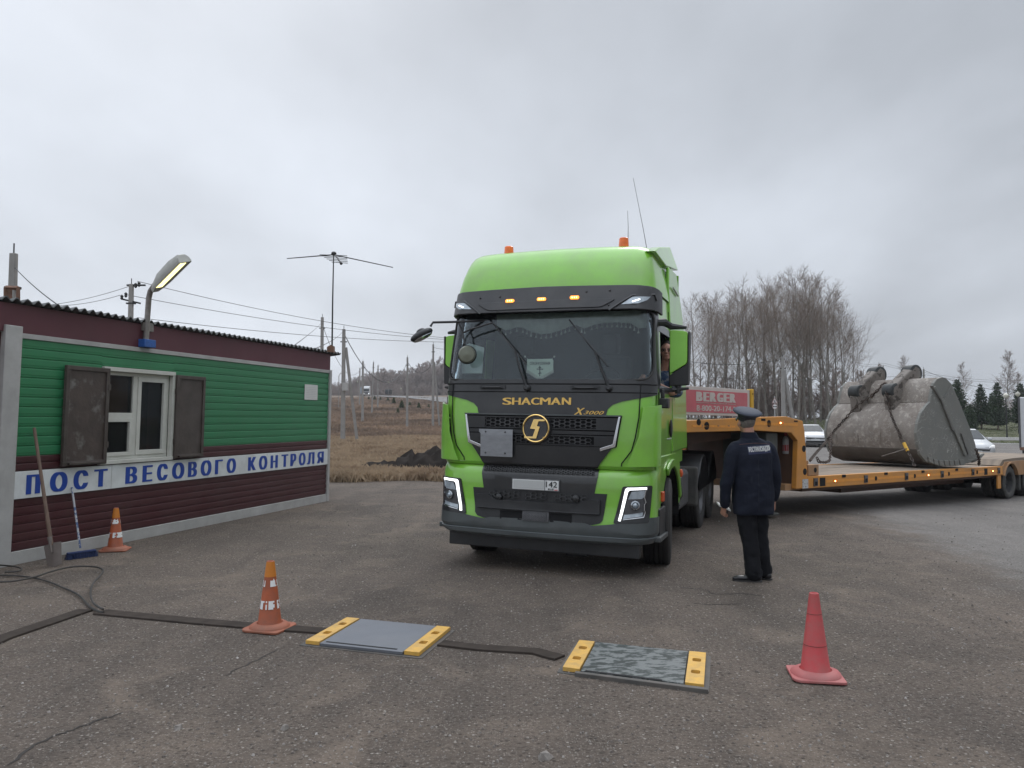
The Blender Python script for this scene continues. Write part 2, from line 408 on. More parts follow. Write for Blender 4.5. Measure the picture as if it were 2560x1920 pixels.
def TP(p, S=cabS, off=0.0, s0=.3, z0=1.5):
    x = np.array([s0, z0]); p = np.array(p, float)
    f = lambda q: proj(TO+TR@S(q[0], q[1], off))-p
    for _ in range(14):
        r = f(x); e = 1e-4
        J = np.array([(f(x+[e, 0])-r)/e, (f(x+[0, e])-r)/e]).T
        try: d = np.linalg.solve(J, -r)
        except Exception: break
        m = np.abs(d).max()
        if m > .3: d *= .3/m
        x = x+d
        if m < 1e-5: break
    return float(x[0]), float(x[1])
def T3(L_, S=cabS, off=0., **k): return [TP(Z3(*q), S, off, **k) for q in L_]
def T4(L_, S=cabS, off=0., **k): return [TP(Z4(*q), S, off, **k) for q in L_]
def T9(L_, S=cabS, off=0., **k): return [TP(Z9(*q), S, off, **k) for q in L_]
def mir(L_): return [(-a, b) for a, b in L_][::-1]
def loft(mb, S, zs, ss_, yback, skip=None, wd=1.235, off=0.):
    """shell: front parametrised by s, sides run back to yback(z)"""
    rows = []
    L0 = len(ss_)
    for z in zs:
        row = []
        for s in ss_:
            if abs(s) > 899:
                k = (abs(s)-900); sg = 1 if s > 0 else -1
                p = S(sg*1.6, z); yb = yback(z) if callable(yback) else yback
                st = S(sg*1.30, z); row.append(np.array([p[0], lerp(st[1], yb, k), z]))
            else: row.append(S(s, z, off))
        rows.append(row)
    vs = [v for r in rows for v in r]; fs = []
    for i in range(len(zs)-1):
        for j in range(L0-1):
            if skip and skip((ss_[j], ss_[j+1]), (zs[i], zs[i+1])): continue
            a = i*L0+j; fs.append((a, a+1, a+L0+1, a+L0))
        a = i*L0; b = i*L0+L0-1; fs.append((b, a, a+L0, b+L0))
    return mb.add(vs, fs), rows
# cab lower shell (doors and nose)  z 1.17 - 3.16
YB = 2.30
fr = [-1.02, -.95, -.8, -.6, -.4, -.2, 0, .2, .4, .6, .8, .95, 1.02]
arc = [1.035+.2*t*math.pi/2 for t in (0, .25, .5, .75, 1)]
side_k = [0.0, .12, .22, .30, .46, .60, .80, 1.0]
ssv = [-(900+k) for k in side_k[::-1]]+[-a for a in arc[1:][::-1]]+fr+arc[1:]+[900+k for k in side_k]
zsv = [1.165, 1.20, 1.30, 1.5, 1.65, 1.80, 1.90, 1.97, 2.06, 2.125, 2.3, 2.5, 2.7, 2.78, 2.90, 2.95, 3.05, 3.2]
WZ0, WZ1 = 2.12, 2.905
def skipcab(s, z):
    sm = (s[0]+s[1])/2; zm = (z[0]+z[1])/2
    if abs(sm) < 1.24 and WZ0 < zm < WZ1: return True
    if abs(s[0]) > 899 and abs(s[1]) > 899:
        k = abs(sm)-900
        if .12 < k < .60 and 2.06 < zm < 2.70: return True
    return False
m = MB(); loft(m, cabS, zsv, ssv, YB, skipcab)
cab = m.build('cab', 'green_paint', truck, smooth=True, recalc=False, angle=30)
_cs = lambda s, z, off=0.: cabS(s, z, -.03)*np.array([.975, 1, 1])
m = MB(); loft(m, _cs, zsv, ssv, YB, skipcab); m.build('cab_lining', 'interior', truck, recalc=False)
# ---- interior: dark box seen through the glass
m = MB(); m.box(-1.12, 1.12, 1.5, 1.56, 1.2, 3.1); m.box(-1.12, 1.12, .45, 1.5, 1.2, 1.3); m.box(-1.12, 1.12, .55, 1.5, 3.02, 3.1)
m.build('cab_interior', 'interior', truck)
m = MB(); 
patch(m, roundrect(-1.05, 1.05, 0, .42, .05), lambda a, b, o: np.array([a, .28+.1*a*a+b, 2.07+o]), 0, .35, step=.3)
m.build('dashboard', 'dash', truck, bevel=.02)
for x in (-.55, .55):
    m = MB(); m.box(x-.25, x+.25, 1.05, 1.2, 1.5, 2.45); m.box(x-.13, x+.13, 1.05, 1.16, 2.47, 2.72); m.build('seat', 'interior', truck, bevel=.05)
m = MB(); c_ = Vector((.55, .62, 2.12)); ring(m, c_, (0, -.75, .66), .22, .017); m.tube([c_, c_+Vector((0, .12, -.12))], .03); m.tube([c_-Vector((.2, 0, 0)), c_+Vector((.2, 0, 0))], .016)
m.build('steering_wheel', 'black_plastic', truck, smooth=True)
# ---- windscreen and black surround
wsr = T3([(1180, 672), (1500, 650), (1700, 642), (1836, 645)]) 
ws_out = [(1.02, WZ0-.04), (1.02, WZ1+.1)]
sc_top = 2.90
scr = roundrect(-1.225, 1.225, 2.125, sc_top, .14, 5)
V_ = [(-1.41, 2.04), (1.41, 2.04), (1.41, 3.14), (-1.41, 3.14)]
m = MB(); patch(m, V_, cabS, .006, .02, holes=[scr[::-1]], step=.1, stepy=.1)
m.build('windscreen_surround', 'black_paint', truck, smooth=True, angle=30)
m = MB(); patch(m, scr, cabS, .002, .006, step=.1)
wsg = m.build('windscreen', ws_glass, truck, smooth=True, angle=30)
m = MB(); 
sealc = scr+[scr[0]]
m.tube([cabS(a, b, .010) for a, b in sealc], .011, 6, cap=False); m.build('windscreen_seal', 'rubber', truck, smooth=True)
# ---- black mask between windscreen and grille, with swept corners
rt = T4([(1872, 152), (1700, 177), (1560, 203), (1490, 228), (1452, 262), (1438, 312)])
rt = [(min(a, 1.34), b) for a, b in rt]
mask = [(0, 2.05), (1.34, 2.05)]+rt+[(rt[-1][0], 1.73), (0, 1.73)]
full = mask[1:-1]+mir(mask[1:-1])
m = MB(); patch(m, full, cabS, .008, .02, step=.1); m.build('nose_panel', 'black_paint', truck, smooth=True, angle=30)
# horizontal seam below windscreen, grab handles
m = MB(); m.tube([cabS(a/10, 1.985, .010) for a in range(-13, 14)], .006, 4); m.tube([cabS(a/10, 2.075, .010) for a in range(-13, 14)], .007, 4)
m.build('panel_gap', 'dark_void', truck)
for (u0, u1, vv) in ((582, 770, 1215), (1240, 1455, 1210)):
    a = TP(Z3(u0, vv)); b = TP(Z3(u1, vv)); m = MB()
    patch(m, roundrect(a[0], b[0], 2.012, 2.06, .015), cabS, .018, .02, step=.1); m.tube([cabS(lerp(a[0]+.03, b[0]-.03, t), 2.03, .04 if 0 < t < 1 else .01) for t in (0, .12, .88, 1)], .012, 6)
    m.build('grab_handle', 'black_plastic', truck, smooth=True)
# ---- grille
gr = T4([(1565, 322), (1523, 562), (1392, 603), (1374, 712)])
gro = [(gr[0][0], 1.735), gr[1], gr[2], (gr[3][0], 1.18)]
full = gro+mir(gro)
m = MB(); patch(m, full, cabS, .009, .02, step=.1); m.build('grille_base', 'dark_void', truck, smooth=True, angle=30)
gx = gro[0][0]
def gedge(z): return lerp(gro[1][0], gro[0][0], (z-gro[1][1])/(gro[0][1]-gro[1][1])) if z > gro[1][1] else lerp(gro[2][0], gro[1][0], max(0, (z-gro[2][1])/(gro[1][1]-gro[2][1])))
zA = [TP(Z4(1200, v))[1] for v in (340, 425, 470, 550, 600, 712)]
def gslat(z1, z0, hole, off=.03):
    e1, e0 = gedge(z1)-.03, gedge(z0)-.03
    m = MB(); o_ = [(e1, z1), (e0, z0)]; patch(m, o_+mir(o_), cabS, off, .02, holes=hole, step=.1); return m
zt, zb = zA[0], zA[1]
hx = .62
gs = []
for z1, z0, hx0, hx1 in ((zA[0]+.015, zA[1], .10, .64), (zA[2], zA[3], .10, .62)):
    hl = [[(-hx1, z0+.012), (-hx0, z0+.012), (-hx0, z1-.012), (-hx1, z1-.012)], [(hx0, z0+.012), (hx1, z0+.012), (hx1, z1-.012), (hx0, z1-.012)]]
    mm = gslat(z1, z0, hl); mm.build('grille_slat', 'black_plastic', truck, smooth=True, angle=30)
    for a, b in ((-hx1, -.05), (.05, hx1)):
        mm = MB(); hexgrid(mm, cabS, a, b, z0+.012, z1-.012, .078, .040, .028, .012, .22); mm.build('grille_mesh', 'mesh_grey', truck)
mm = gslat(zA[1]-.012, zA[2]+.012, [], .022); mm.build('grille_slat', 'black_plastic', truck, smooth=True, angle=30)
mm = gslat(zA[3]-.008, 1.185, [], .024)
mm.build('grille_apron', 'black_paint', truck, smooth=True, angle=30)
# chrome trims at both sides of the grille
for sg in (1, -1):
    P_ = [(gro[0][0]-.015, 1.725), (gro[1][0]-.012, gro[1][1]+.005), (gro[2][0], gro[2][1]+.012), (gro[2][0], gro[2][1]+.045), (gro[1][0]-.04, gro[1][1]+.03), (gro[0][0]-.035, 1.725)]
    P_ = [(a*sg, b) for a, b in P_]
    if sg < 0: P_ = P_[::-1]
    m = MB(); patch(m, P_, cabS, .035, .03, step=.1); m.build('grille_trim', 'chrome', truck, smooth=True, bevel=.004, angle=30)
# top ledge of grille
m = MB(); o_ = [(gx, 1.742), (gx-.01, 1.726)]; patch(m, o_+mir(o_), cabS, .03, .03, step=.1); m.build('grille_ledge', 'grey_plastic', truck)
# lettering
def tx(s, z4a, z4b, name, mt, S=cabS, off=.014, bold=.03, shear=0, spacing=1., fnz=T4):
    (a, b), (c, d) = fnz([z4a, z4b], S); m = MB(); text_on(m, s, S, a, c, d, b, off, bold, shear, spacing)
    return m.build(name, mt, truck, recalc=False)
for i, ch in enumerate("SHACMAN"):
    us = [(625, 696), (700, 768), (772, 848), (850, 914), (920, 1002), (1006, 1084), (1092, 1163)][i]
    tx(ch, (us[0], 172), (us[1], 228), 'letter', 'gold', bold=.16)
tx("X", (1186, 252), (1272, 308), 'letter', 'gold', bold=.10, shear=.4)
tx("3000", (1262, 275), (1424, 306), 'letter', 'gold', bold=.08, shear=.4, spacing=1.05)
# round emblem
ec = T4([(897, 416)])[0]; ER = .157
nrm = cabS(*ec, .1)-cabS(*ec, 0); nrm /= np.linalg.norm(nrm); eC = Vector(cabS(*ec, .055))
EM = axmat(eC, nrm, (0, 0, 1)); 
EX = Vector(np.cross([0, 0, 1.], nrm)).normalized(); EX = EX if EX.x > 0 else -EX; EZ = Vector(nrm).cross(EX); EZ = EZ if EZ.z > 0 else -EZ
emb = MB(); emb.lathe([(ER*1.04, -.07), (ER*1.04, 0)], 36, EM); eo = emb.build('emblem', 'black_plastic', truck, smooth=True)
m = MB(); ring(m, eC+Vector(nrm)*.006, nrm, ER*.93, .0105, 40); m.build('emblem_ring', 'gold_ring', eo, smooth=True)
def EP(a, b, d): return eC+EX*(a*ER)+EZ*(b*ER)+Vector(nrm)*d
m = MB(); SP = [(-.17, .63), (.72, .63), (.62, .50), (.21, .5), (.10, .15), (.31, .12), (.07, -.70), (-.80, -.70), (-.83, -.57), (-.2, -.57), (-.03, -.06), (-.41, -.02)]
patch(m, SP[::-1], EP, .014, .012, step=.5); m.build('emblem_sign', 'gold_ring', eo, bevel=.002)
m = MB(); hexgrid(m, lambda a, b, d: np.array(EP(a/ER, b/ER, d)), -.135, .135, -.135, .135, .018, .014, .004, .003, .3, mask=lambda a, b: a*a+b*b < .0175); m.build('emblem_mesh', 'mid_metal', eo)
m = MB(); m.ball(EP(.60, -.62, .02), .008, 8); m.build('emblem_bolt', 'gold_ring', eo, smooth=True)
# steel plate bolted over the grille
pq = [TP(Z4(*q), cabS, .06) for q in ((437, 420), (703, 420), (698, 640), (435, 630))]
m = MB(); x0, x1 = (pq[0][0]+pq[3][0])/2, (pq[1][0]+pq[2][0])/2; z1_, z0_ = (pq[0][1]+pq[1][1])/2, (pq[2][1]+pq[3][1])/2
patch(m, [(x0+.02, z0_), (x1, z0_), (x1, z1_), (x0, z1_), (x0, z1_-.03), (x0+.02, z1_-.05)], cabS, .065, .006, step=.1); pl = m.build('blank_plate', 'steel_plate', truck)
for a in (.2, .78):
    for b in (.13, .9):
        m = MB(); m.ball(cabS(lerp(x0, x1, a), lerp(z0_, z1_, b), .066), .011, 8); m.build('bolt', 'mid_metal', pl, smooth=True)
# corner wind deflectors (raised panels beside the nose) with vertical slot
cor = T4([(1720, 250), (1872, 232), (1878, 665), (1868, 700), (1700, 717), (1602, 717), (1645, 620), (1690, 480)])
cor = [(min(a, 1.325), max(b, 1.175)) for a, b in cor]
for sg in (1, -1):
    P_ = [(a*sg, b) for a, b in cor]
    if sg > 0: P_ = P_[::-1]
    m = MB(); patch(m, P_, cabS, .058, .018, step=.06); m.build('corner_deflector', 'green_paint', truck, smooth=True, bevel=.010, angle=30)
    m = MB(); gp = [(TP(Z4(1707, 160))[0]+.004, 2.07)]+T4([(1707, 160), (1697, 330), (1668, 490), (1640, 590), (1590, 655), (1562, 690), (1560, 714)])
    m.tube([cabS(a*sg, b, .009) for a, b in gp], .006, 4); m.build('panel_gap', 'dark_void', truck)
    m = MB(); q_ = [(cor[0][0]+.02, 1.72), (1.30, 1.74), (1.30, 1.20), (cor[5][0]+.10, 1.20), (cor[6][0]+.04, 1.34)]; q_ = [(a*sg, b) for a, b in q_]
    patch(m, q_, cabS, .006, .01, step=.06); m.build('deflector_slot', 'dark_void', truck)
    for k in range(5):
        z = 1.30+k*.095; xx = cor[0][0]+.012 if z > 1.45 else lerp(cor[6][0], cor[0][0], max(0, (z-1.25)/.25))+.012
        m = MB(); m.tube([cabS(sg*xx, z, .0), cabS(sg*(xx+.03), z, .050)], .012, 6); m.build('deflector_rib', 'green_paint', truck, smooth=True)
# ---- bumper
bz = [.40, .43, .50, .60, .64, .70, .8, .95, 1.06, 1.13, 1.18]
bfr = [-1.0, -.85, -.6, -.3, 0, .3, .6, .85, 1.0]; barc = [1.01+.24*t*math.pi/2 for t in (0, .2, .4, .6, .8, 1)]
bs = [-(a) for a in ([1.387+.2]+barc[::-1])]+bfr[1:-1]+barc+[1.387+.2]
m = MB(); rows = [[bmpS(s, z) for s in bs] for z in bz]; n_ = len(bs)
m.add([v for r in rows for v in r], [(i*n_+j, i*n_+j+1, (i+1)*n_+j+1, (i+1)*n_+j) for i in range(len(bz)-1) for j in range(n_-1)])
m.add([v for v in rows[-1]]+[v+np.array([0, .25, 0]) if abs(v[0]) < 1.2 else np.array([v[0]*.9, v[1], v[2]]) for v in rows[-1]], [(j, j+1, n_+j+1, n_+j) for j in range(n_-1)])
m.build('bumper', 'green_paint', truck, smooth=True, angle=35)
# fill between bumper and cab
m = MB(); m.box(-1.12, 1.12, .22, .9, .9, 1.25); m.build('nose_frame', 'dark_void', truck)
# grey lower valance, wraps corners and rises towards them
lowr = T4([(1873, 1098), (1790, 1120), (1490, 1172), (1330, 1184)], bmpS, z0=.6)
zc = lowr[-1][1]
val = [(1.58, .42)]+[(1.58, lowr[0][1]+.05)]+[(a, b) for a, b in lowr]+[(lowr[-1][0]-.08, zc+.022), (.2, zc+.03)]
full = val+mir(val)
m = MB(); patch(m, full, bmpS, .014, .03, step=.08, stepy=.1); m.build('valance', 'grey_plastic', truck, smooth=True, bevel=.006, angle=30)
m = MB()
o_ = [(1.42, .405), (1.42, .465)]; patch(m, o_+mir(o_), bmpS, .028, .04, step=.08); m.build('bumper_lip', 'lip_highlight', truck, smooth=True, bevel=.01, angle=30)
# black centre with mesh, plate recess
o_ = T4([(1393, 718), (1375, 800), (1347, 932)], bmpS, z0=.9)
o_[0] = (o_[0][0], 1.175)
m = MB(); patch(m, o_+mir(o_), bmpS, .010, .02, step=.1); m.build('bumper_mask', 'black_paint', truck, smooth=True, angle=30)
zm1, zm0 = 1.165, o_[1][1]+.01
m = MB(); hexgrid(m, bmpS, -o_[1][0]+.02, o_[1][0]-.02, zm0, zm1, .036, .02, .024, .010, .25); m.build('bumper_mesh', 'mesh_grey', truck)
# lower air intake
li = T4([(1447, 933), (1412, 1140), (1390, 1165), (1330, 1178)], bmpS, z0=.8)
li = li+[(.40, .58)]
m = MB(); patch(m, li+mir(li), bmpS, .010, .03, step=.1); m.build('lower_grille', 'black_plastic', truck, smooth=True, angle=30)
zl = [TP(Z4(1100, v), bmpS, .01, z0=.8)[1] for v in (1005, 1075, 1090, 1160)]
for a, b in ((-.56, -.2), (-.13, .13), (.2, .56)): m = MB(); hexgrid(m, bmpS, a, b, zl[0]+.02, zl[0]+.12, .078, .040, .030, .012, .2); m.build('lower_grille_mesh', 'mesh_grey', truck)
m = MB(); bar = [(.50, zl[1]-.01), (.70, zl[1]-.01), (.70, zl[0]+.05), (.56, zl[0]+.05), (.46, zl[0])]
patch(m, bar+mir(bar), bmpS, .05, .05, step=.1); m.build('lower_grille_bar', 'black_plastic', truck, smooth=True, bevel=.012, angle=30)
for a, b in ((-.42, -.16), (.16, .40)): m = MB(); patch(m, [(a, zl[3]), (b, zl[3]), (b, zl[2]), (a, zl[2])], bmpS, .014, .01, step=.2); m.build('lower_opening', 'dark_void', truck)
m = MB(); patch(m, [(-.15, zl[3]), (.15, zl[3]), (.15, zl[2]+.01), (-.15, zl[2]+.01)], bmpS, .03, .02, step=.2); hexgrid(m, bmpS, -.14, .14, zl[3]+.01, zl[2], .022, .018, .036, .006, .3)
m.build('step_mesh', 'mid_metal', truck)
for u in (592, 1200):
    a = TP(Z4(u, 955 if u < 900 else 968), bmpS, .03, z0=.8); c_ = bmpS(*a, .035); m = MB(); m.lathe([(.03, -.02), (.04, -.005), (.036, .01), (.012, .018)], 14, axmat(c_, bmpS(*a, .1)-bmpS(*a, 0))); m.build('fog_lamp', 'black_paint', truck, smooth=True)
# number plate
a, b, c = T4([(693, 812), (1073, 812), (1073, 915)], bmpS, .03, z0=.9)
d = TP(Z4(693, 900), bmpS, .03, z0=.9); pz1 = (a[1]+b[1])/2; pz0 = (c[1]+d[1])/2
m = MB(); patch(m, [(a[0], pz0), (b[0], pz0), (b[0], pz1), (a[0], pz1)], bmpS, .03, .02, step=.2); npl = m.build('number_plate', 'mid_metal', truck, bevel=.004)
m = MB(); patch(m, [(a[0]+.012, pz0+.012), (b[0]-.012, pz0+.012), (b[0]-.012, pz1-.012), (a[0]+.012, pz1-.012)], bmpS, .034, .003, step=.2); m.build('plate_face', 'plate_white', npl)
def px_(u): return lerp(a[0], b[0], (u-693)/380)
m = MB(); patch(m, [(px_(708), pz0+.02), (px_(952), pz0+.02), (px_(952), pz1-.02), (px_(708), pz1-.02)], bmpS, .036, .002, step=.2); m.build('plate_number_panel', 'plate_grey', npl)
m = MB(); patch(m, [(px_(957), pz0+.012), (px_(961), pz0+.012), (px_(961), pz1-.012), (px_(957), pz1-.012)], bmpS, .037, .002); text_on(m, "142", bmpS, px_(968), px_(1054), pz0+.048, pz1-.022, .038, .01); text_on(m, "RUS", bmpS, px_(985), px_(1028), pz0+.016, pz0+.036, .038, .01)
m.build('plate_text', 'ink', npl, recalc=False)
m = MB(); patch(m, [(px_(1034), pz0+.016), (px_(1060), pz0+.016), (px_(1060), pz0+.024), (px_(1034), pz0+.024)], bmpS, .038, .002); m.build('plate_flag', 'flag_red', npl)
# headlights
hl = T4([(1570, 872), (1798, 864), (1770, 1160), (1495, 1168)], bmpS, .0, z0=.8)
def hlp(sg, u, v, off=.02): s_, z_ = TP(Z4(u, v), bmpS, off, z0=.8); return (s_*sg, z_)
for sg in (1, -1):
    hd = MB(); P_ = roundpoly([(x*sg, z) for x, z in hl], .02, 2); P_ = P_ if sg < 0 else P_[::-1]
    patch(hd, P_, bmpS, .016, .03, step=.06); ho = hd.build('headlight', 'black_paint', truck, smooth=True, bevel=.004, angle=30)
    def hp(L_, off, th, name, mt, parent=ho, bev=0.):
        q = [hlp(sg, u, v, off) for u, v in L_]
        if sg < 0: q = q[::-1]
        mm = MB(); patch(mm, q, bmpS, off, th, step=.05); return mm.build(name, mt, parent, smooth=True, bevel=bev, angle=30)
    hp([(1762, 880), (1762, 897), (1628, 903), (1612, 915), (1552, 1148), (1533, 1145), (1590, 895), (1606, 884)], .028, .012, 'running_light', 'drl')
    hp([(1640, 915), (1748, 905), (1735, 960), (1722, 972), (1612, 975)], .024, .008, 'lamp_reflector', 'lens_glass')
    hp([(1608, 978), (1745, 965), (1755, 1000), (1738, 1020), (1738, 1060), (1748, 1075), (1735, 1115), (1570, 1135), (1583, 1090), (1590, 1040), (1600, 1010)], .020, .004, 'lamp_bowl', 'mid_metal')
    hp([(1582, 1098), (1730, 1078), (1725, 1108), (1572, 1130)], .028, .008, 'lamp_reflector', 'lens_glass')
    hp([(1748, 900), (1757, 900), (1745, 960), (1757, 1000), (1744, 1020), (1744, 1060), (1752, 1075), (1738, 1120), (1570, 1140), (1572, 1134), (1732, 1112), (1745, 1075), (1737, 1060), (1737, 1018), (1750, 1000), (1738, 960)], .034, .010, 'lamp_trim', 'chrome')
    q = hlp(sg, 1668, 1022, .03); c_ = bmpS(*q, .026); nn = bmpS(*q, .1)-bmpS(*q, 0)
    mm = MB(); mm.lathe([(.048, 0), (.048, .015), (.034, .02), (.030, .008)], 20, axmat(c_, nn), cap=False); mm.build('projector_ring', 'lamp_chrome', ho, smooth=True)
    mm = MB(); mm.ball(Vector(c_)+Vector(nn).normalized()*.0, .029, 14); mm.build('projector_lens', 'lens_glass', ho, smooth=True)
# black underrun bar
ub = [TLpl(Z4(u, v), .22) for u, v in ((203, 1240), (1768, 1340), (1768, 1425), (203, 1322))]
m = MB(); m.box(-1.10, 1.10, .16, .26, .235, .385); m.build('underrun_bar', 'black_plastic', truck, bevel=.008)
m = MB(); m.box(-.85, -.55, .3, .7, .2, .3); m.box(.25, .5, .3, .7, .18, .28); m.build('spring_hanger', 'black_plastic', truck, bevel=.02)
# ---- sun visor
def visS(s, z, off=0.):
    t = (z-2.86)/.30; sc_ = 1
    p = cabS(s, z, .02+off); d = .13-.06*t
    k = max(0, 1-max(0, abs(s)-1.02)/.35)
    return p+np.array([0, -d*k, 0])+np.array([(.03 if s > 0 else -.03)*(1-k), 0, 0])
vt = [TP(Z3(*q), visS, 0, z0=3.1) for q in ((430, 530), (1030, 486), (1600, 463), (1862, 466))]
vb = [TP(Z3(*q), visS, 0, z0=2.9) for q in ((385, 698), (1100, 665), (1500, 632), (1858, 628))]
vz1, vz0 = 3.155, 2.885
VP = [(-1.42, vz0-.02), (-1.2, vz0), (-.6, vz0-.005), (0, vz0-.01), (.6, vz0-.005), (1.2, vz0), (1.42, vz0-.02), (1.42, vz1-.03), (1.15, vz1), (0, vz1+.015), (-1.15, vz1), (-1.42, vz1-.03)]
m = MB(); patch(m, VP, visS, 0, .03, step=.08, stepy=.07); vis = m.build('sun_visor', 'visor_plastic', truck, smooth=True, bevel=.006, angle=40)
m = MB(); 
rc = [(-.72, vz0+.035), (.72, vz0+.035), (.86, vz0+.12), (-.86, vz0+.12)]
m = MB(); o_ = [(.62, vz0+.06), (.80, vz0+.15)]; patch(m, roundpoly([(-.66, vz0+.02), (.66, vz0+.02), (.82, vz0+.115), (-.82, vz0+.115)], .05), visS, .012, .012, step=.08); m.build('visor_rib', 'visor_plastic', vis, smooth=True, bevel=.008, angle=30)
for u, v in ((800, 561), (1030, 548), (1270, 535)):
    q = TP(Z3(u, v), visS, .01, z0=3.05); m = MB(); patch(m, roundrect(q[0]-.05, q[0]+.05, q[1]-.019, q[1]+.019, .012, 2), visS, .022, .02, step=.2); mk = m.build('marker_lamp', 'amber_lit', vis, smooth=True, bevel=.003, angle=30)
    m = MB()
    for k in (-.024, 0, .024): m.ball(visS(q[0]+k, q[1], .022), .007, 6)
    m.build('bulb', 'amber_glow', mk, smooth=True)
for u, v in ((585, 540), (728, 531), (568, 641), (714, 631), (1357, 493), (1527, 484), (1345, 598), (1517, 590)):
    q = TP(Z3(u, v), visS, .0, z0=3.0); m = MB(); m.ball(visS(q[0], q[1], .002), .0115, 7); m.build('screw', 'black_paint', vis, smooth=True)
lampP = T3([(1610, 585), (1690, 532), (1822, 530), (1795, 556), (1735, 578)], visS, z0=3.0)
for sg in (1, -1):
    q = [(x*sg, z) for x, z in lampP]; q = q if sg > 0 else q[::-1]
    m = MB(); patch(m, q[::-1], visS, .006, .006, step=.05); vl = m.build('visor_lamp', 'lens_glass', vis, smooth=True, angle=30)
    e_ = T3([(1690, 566), (1745, 548)], visS, z0=3.0); m = MB(); m.tube([visS(e_[0][0]*sg, e_[0][1], .008), visS(e_[1][0]*sg, e_[1][1], .008)], .008, 6); m.build('bulb', 'drl', vl, smooth=True)
    fr_ = T3([(1520, 628), (1600, 575), (1690, 520), (1850, 515), (1866, 560)], visS, z0=3.0)
    m = MB(); m.tube([visS(x*sg, z, .006) for x, z in fr_], .011, 6); m.build('lamp_frame', 'black_paint', vis, smooth=True)
# ---- roof fairing
F_roof = [(3.13, .24), (3.2, .26), (3.35, .31), (3.48, .37), (3.56, .43), (3.62, .49), (3.66, .56), (3.69, .66), (3.715, .82), (3.74, 1.2), (3.76, 2.0)]
W_roof = [(3.1, 1.195), (3.2, 1.185), (3.35, 1.16), (3.48, 1.13), (3.56, 1.115), (3.62, 1.095), (3.66, 1.065), (3.69, 1.01), (3.715, .90), (3.74, .65), (3.76, .4)]
def roofrow(z, k=26, yb=2.0):
    f = tab(F_roof, z); wd = tab(W_roof, z); r = min(.17, wd*.5); pts = []
    S = mksurf([(0, f), (9, f)], [(0, wd), (9, wd)], r, .10)
    se = [-(wd-r)+2*(wd-r)*i/10 for i in range(11)]; ar = [(wd-r)+r*math.pi/2*t for t in (.2, .4, .6, .8, 1)]
    for s in [-a for a in ar[::-1]]+se+ar: pts.append(S(s, z))
    e = max(yb, pts[-1][1]+.02); a, b = pts[0].copy(), pts[-1].copy(); a[1] = e; b[1] = e
    return [a]+pts+[b]
rz_ = [3.12, 3.2, 3.28, 3.35, 3.42, 3.48, 3.52, 3.56, 3.59, 3.62, 3.64, 3.66, 3.675, 3.69, 3.70, 3.715, 3.73, 3.74, 3.76]
m = MB(); rows = [roofrow(z) for z in rz_]; n_ = len(rows[0])
m.add([v for r in rows for v in r], [(i*n_+j, i*n_+(j+1) % n_, (i+1)*n_+(j+1) % n_, (i+1)*n_+j) for i in range(len(rows)-1) for j in range(n_)]+[tuple((len(rows)-1)*n_+j for j in range(n_))])
m.build('roof_fairing', 'green_paint', truck, smooth=True, angle=50, recalc=False)
# rear top deflector and side extenders
for sg in (1, -1):
    P_ = [TLpx(q, x_)[1:] for q, x_ in (((1613, 628), 1.05), ((1640, 618), 1.05), ((1684, 617), 1.06), ((1703, 676), 1.15), ((1662, 666), 1.15))]
    m = MB(); m.prism([(float(a) if sg > 0 else max(float(a), 1.75+.3*(3.9-float(b))), float(b)) for a, b in P_], lambda a, b, d: (sg*(1.15-(b-3.62)*.32+d), a, b), 0, -.12); m.build('side_fin', 'green_paint', truck, smooth=True, bevel=.015, angle=30)
    m = MB(); P_ = [(1.42, 1.32), (2.66, 1.32), (2.60, 2.5), (2.45, 3.1), (2.02, 3.58), (1.44, 3.56), (1.36, 3.3), (1.40, 2.4)]
    m.prism(P_, lambda a, b, d: (sg*(1.25-(max(b, 2.0)-2.0)*.045+d), a, b), 0, -.04); m.build('side_extender', 'green_paint', truck, smooth=True, bevel=.012, angle=30)
    m = MB(); m.prism([(1.56, 3.32), (1.98, 3.28), (1.98, 3.30), (1.56, 3.34)], lambda a, b, d: (sg*(1.20+d), a, b), 0, .02); m.build('extender_rib', 'pale_panel', truck)
m = MB(); m.add([(-1.03, 1.6, 3.70), (1.03, 1.6, 3.70), (1.03, 2.0, 3.76), (-1.03, 2.0, 3.76), (-1.1, 2.3, 3.60), (1.1, 2.3, 3.60)], [(0, 1, 2, 3), (3, 2, 5, 4), (4, 5, 1, 0)]); m.build('roof_deflector', 'green_paint', truck)
m = MB(); m.box(-1.17, 1.17, 2.26, 2.30, 1.17, 3.6); m.build('cab_back', 'green_paint', truck)
# beacons
for u, v in ((792, 240), (1628, 181)):
    y_ = .80; c_ = TLpl(Z3(u, v), y_); x_ = c_[0]; z_ = c_[2]
    m = MB(); m.lathe([(.062, -.03), (.062, 0.018)], 18, Matrix.Translation((x_, y_, z_))); b0 = m.build('beacon_base', 'black_plastic', truck, smooth=True)
    m = MB(); m.lathe([(.058, .015), (.060, .03), (.054, .12), (.046, .128), (0.001, .13)], 20, Matrix.Translation((x_, y_, z_)), cap=False); m.build('beacon', 'beacon', truck, smooth=True)
# aerials
for (a_, b_), yy in (((1656, 115), (1660, -98)), ((1845, 290), (1700, -340))): pass
for p0, p1, yy in (((1570, 610), (1569, 527), 1.3), ((1632, 705), (1583, 445), .75)):
    A_ = TLpl(p0, yy); B_ = TLpl(p1, yy); m = MB(); m.tube([A_, (A_+B_)/2+np.array([.005, 0, 0]), B_], [.0045, .003, .002], 4); m.build('aerial', 'black_plastic', truck)
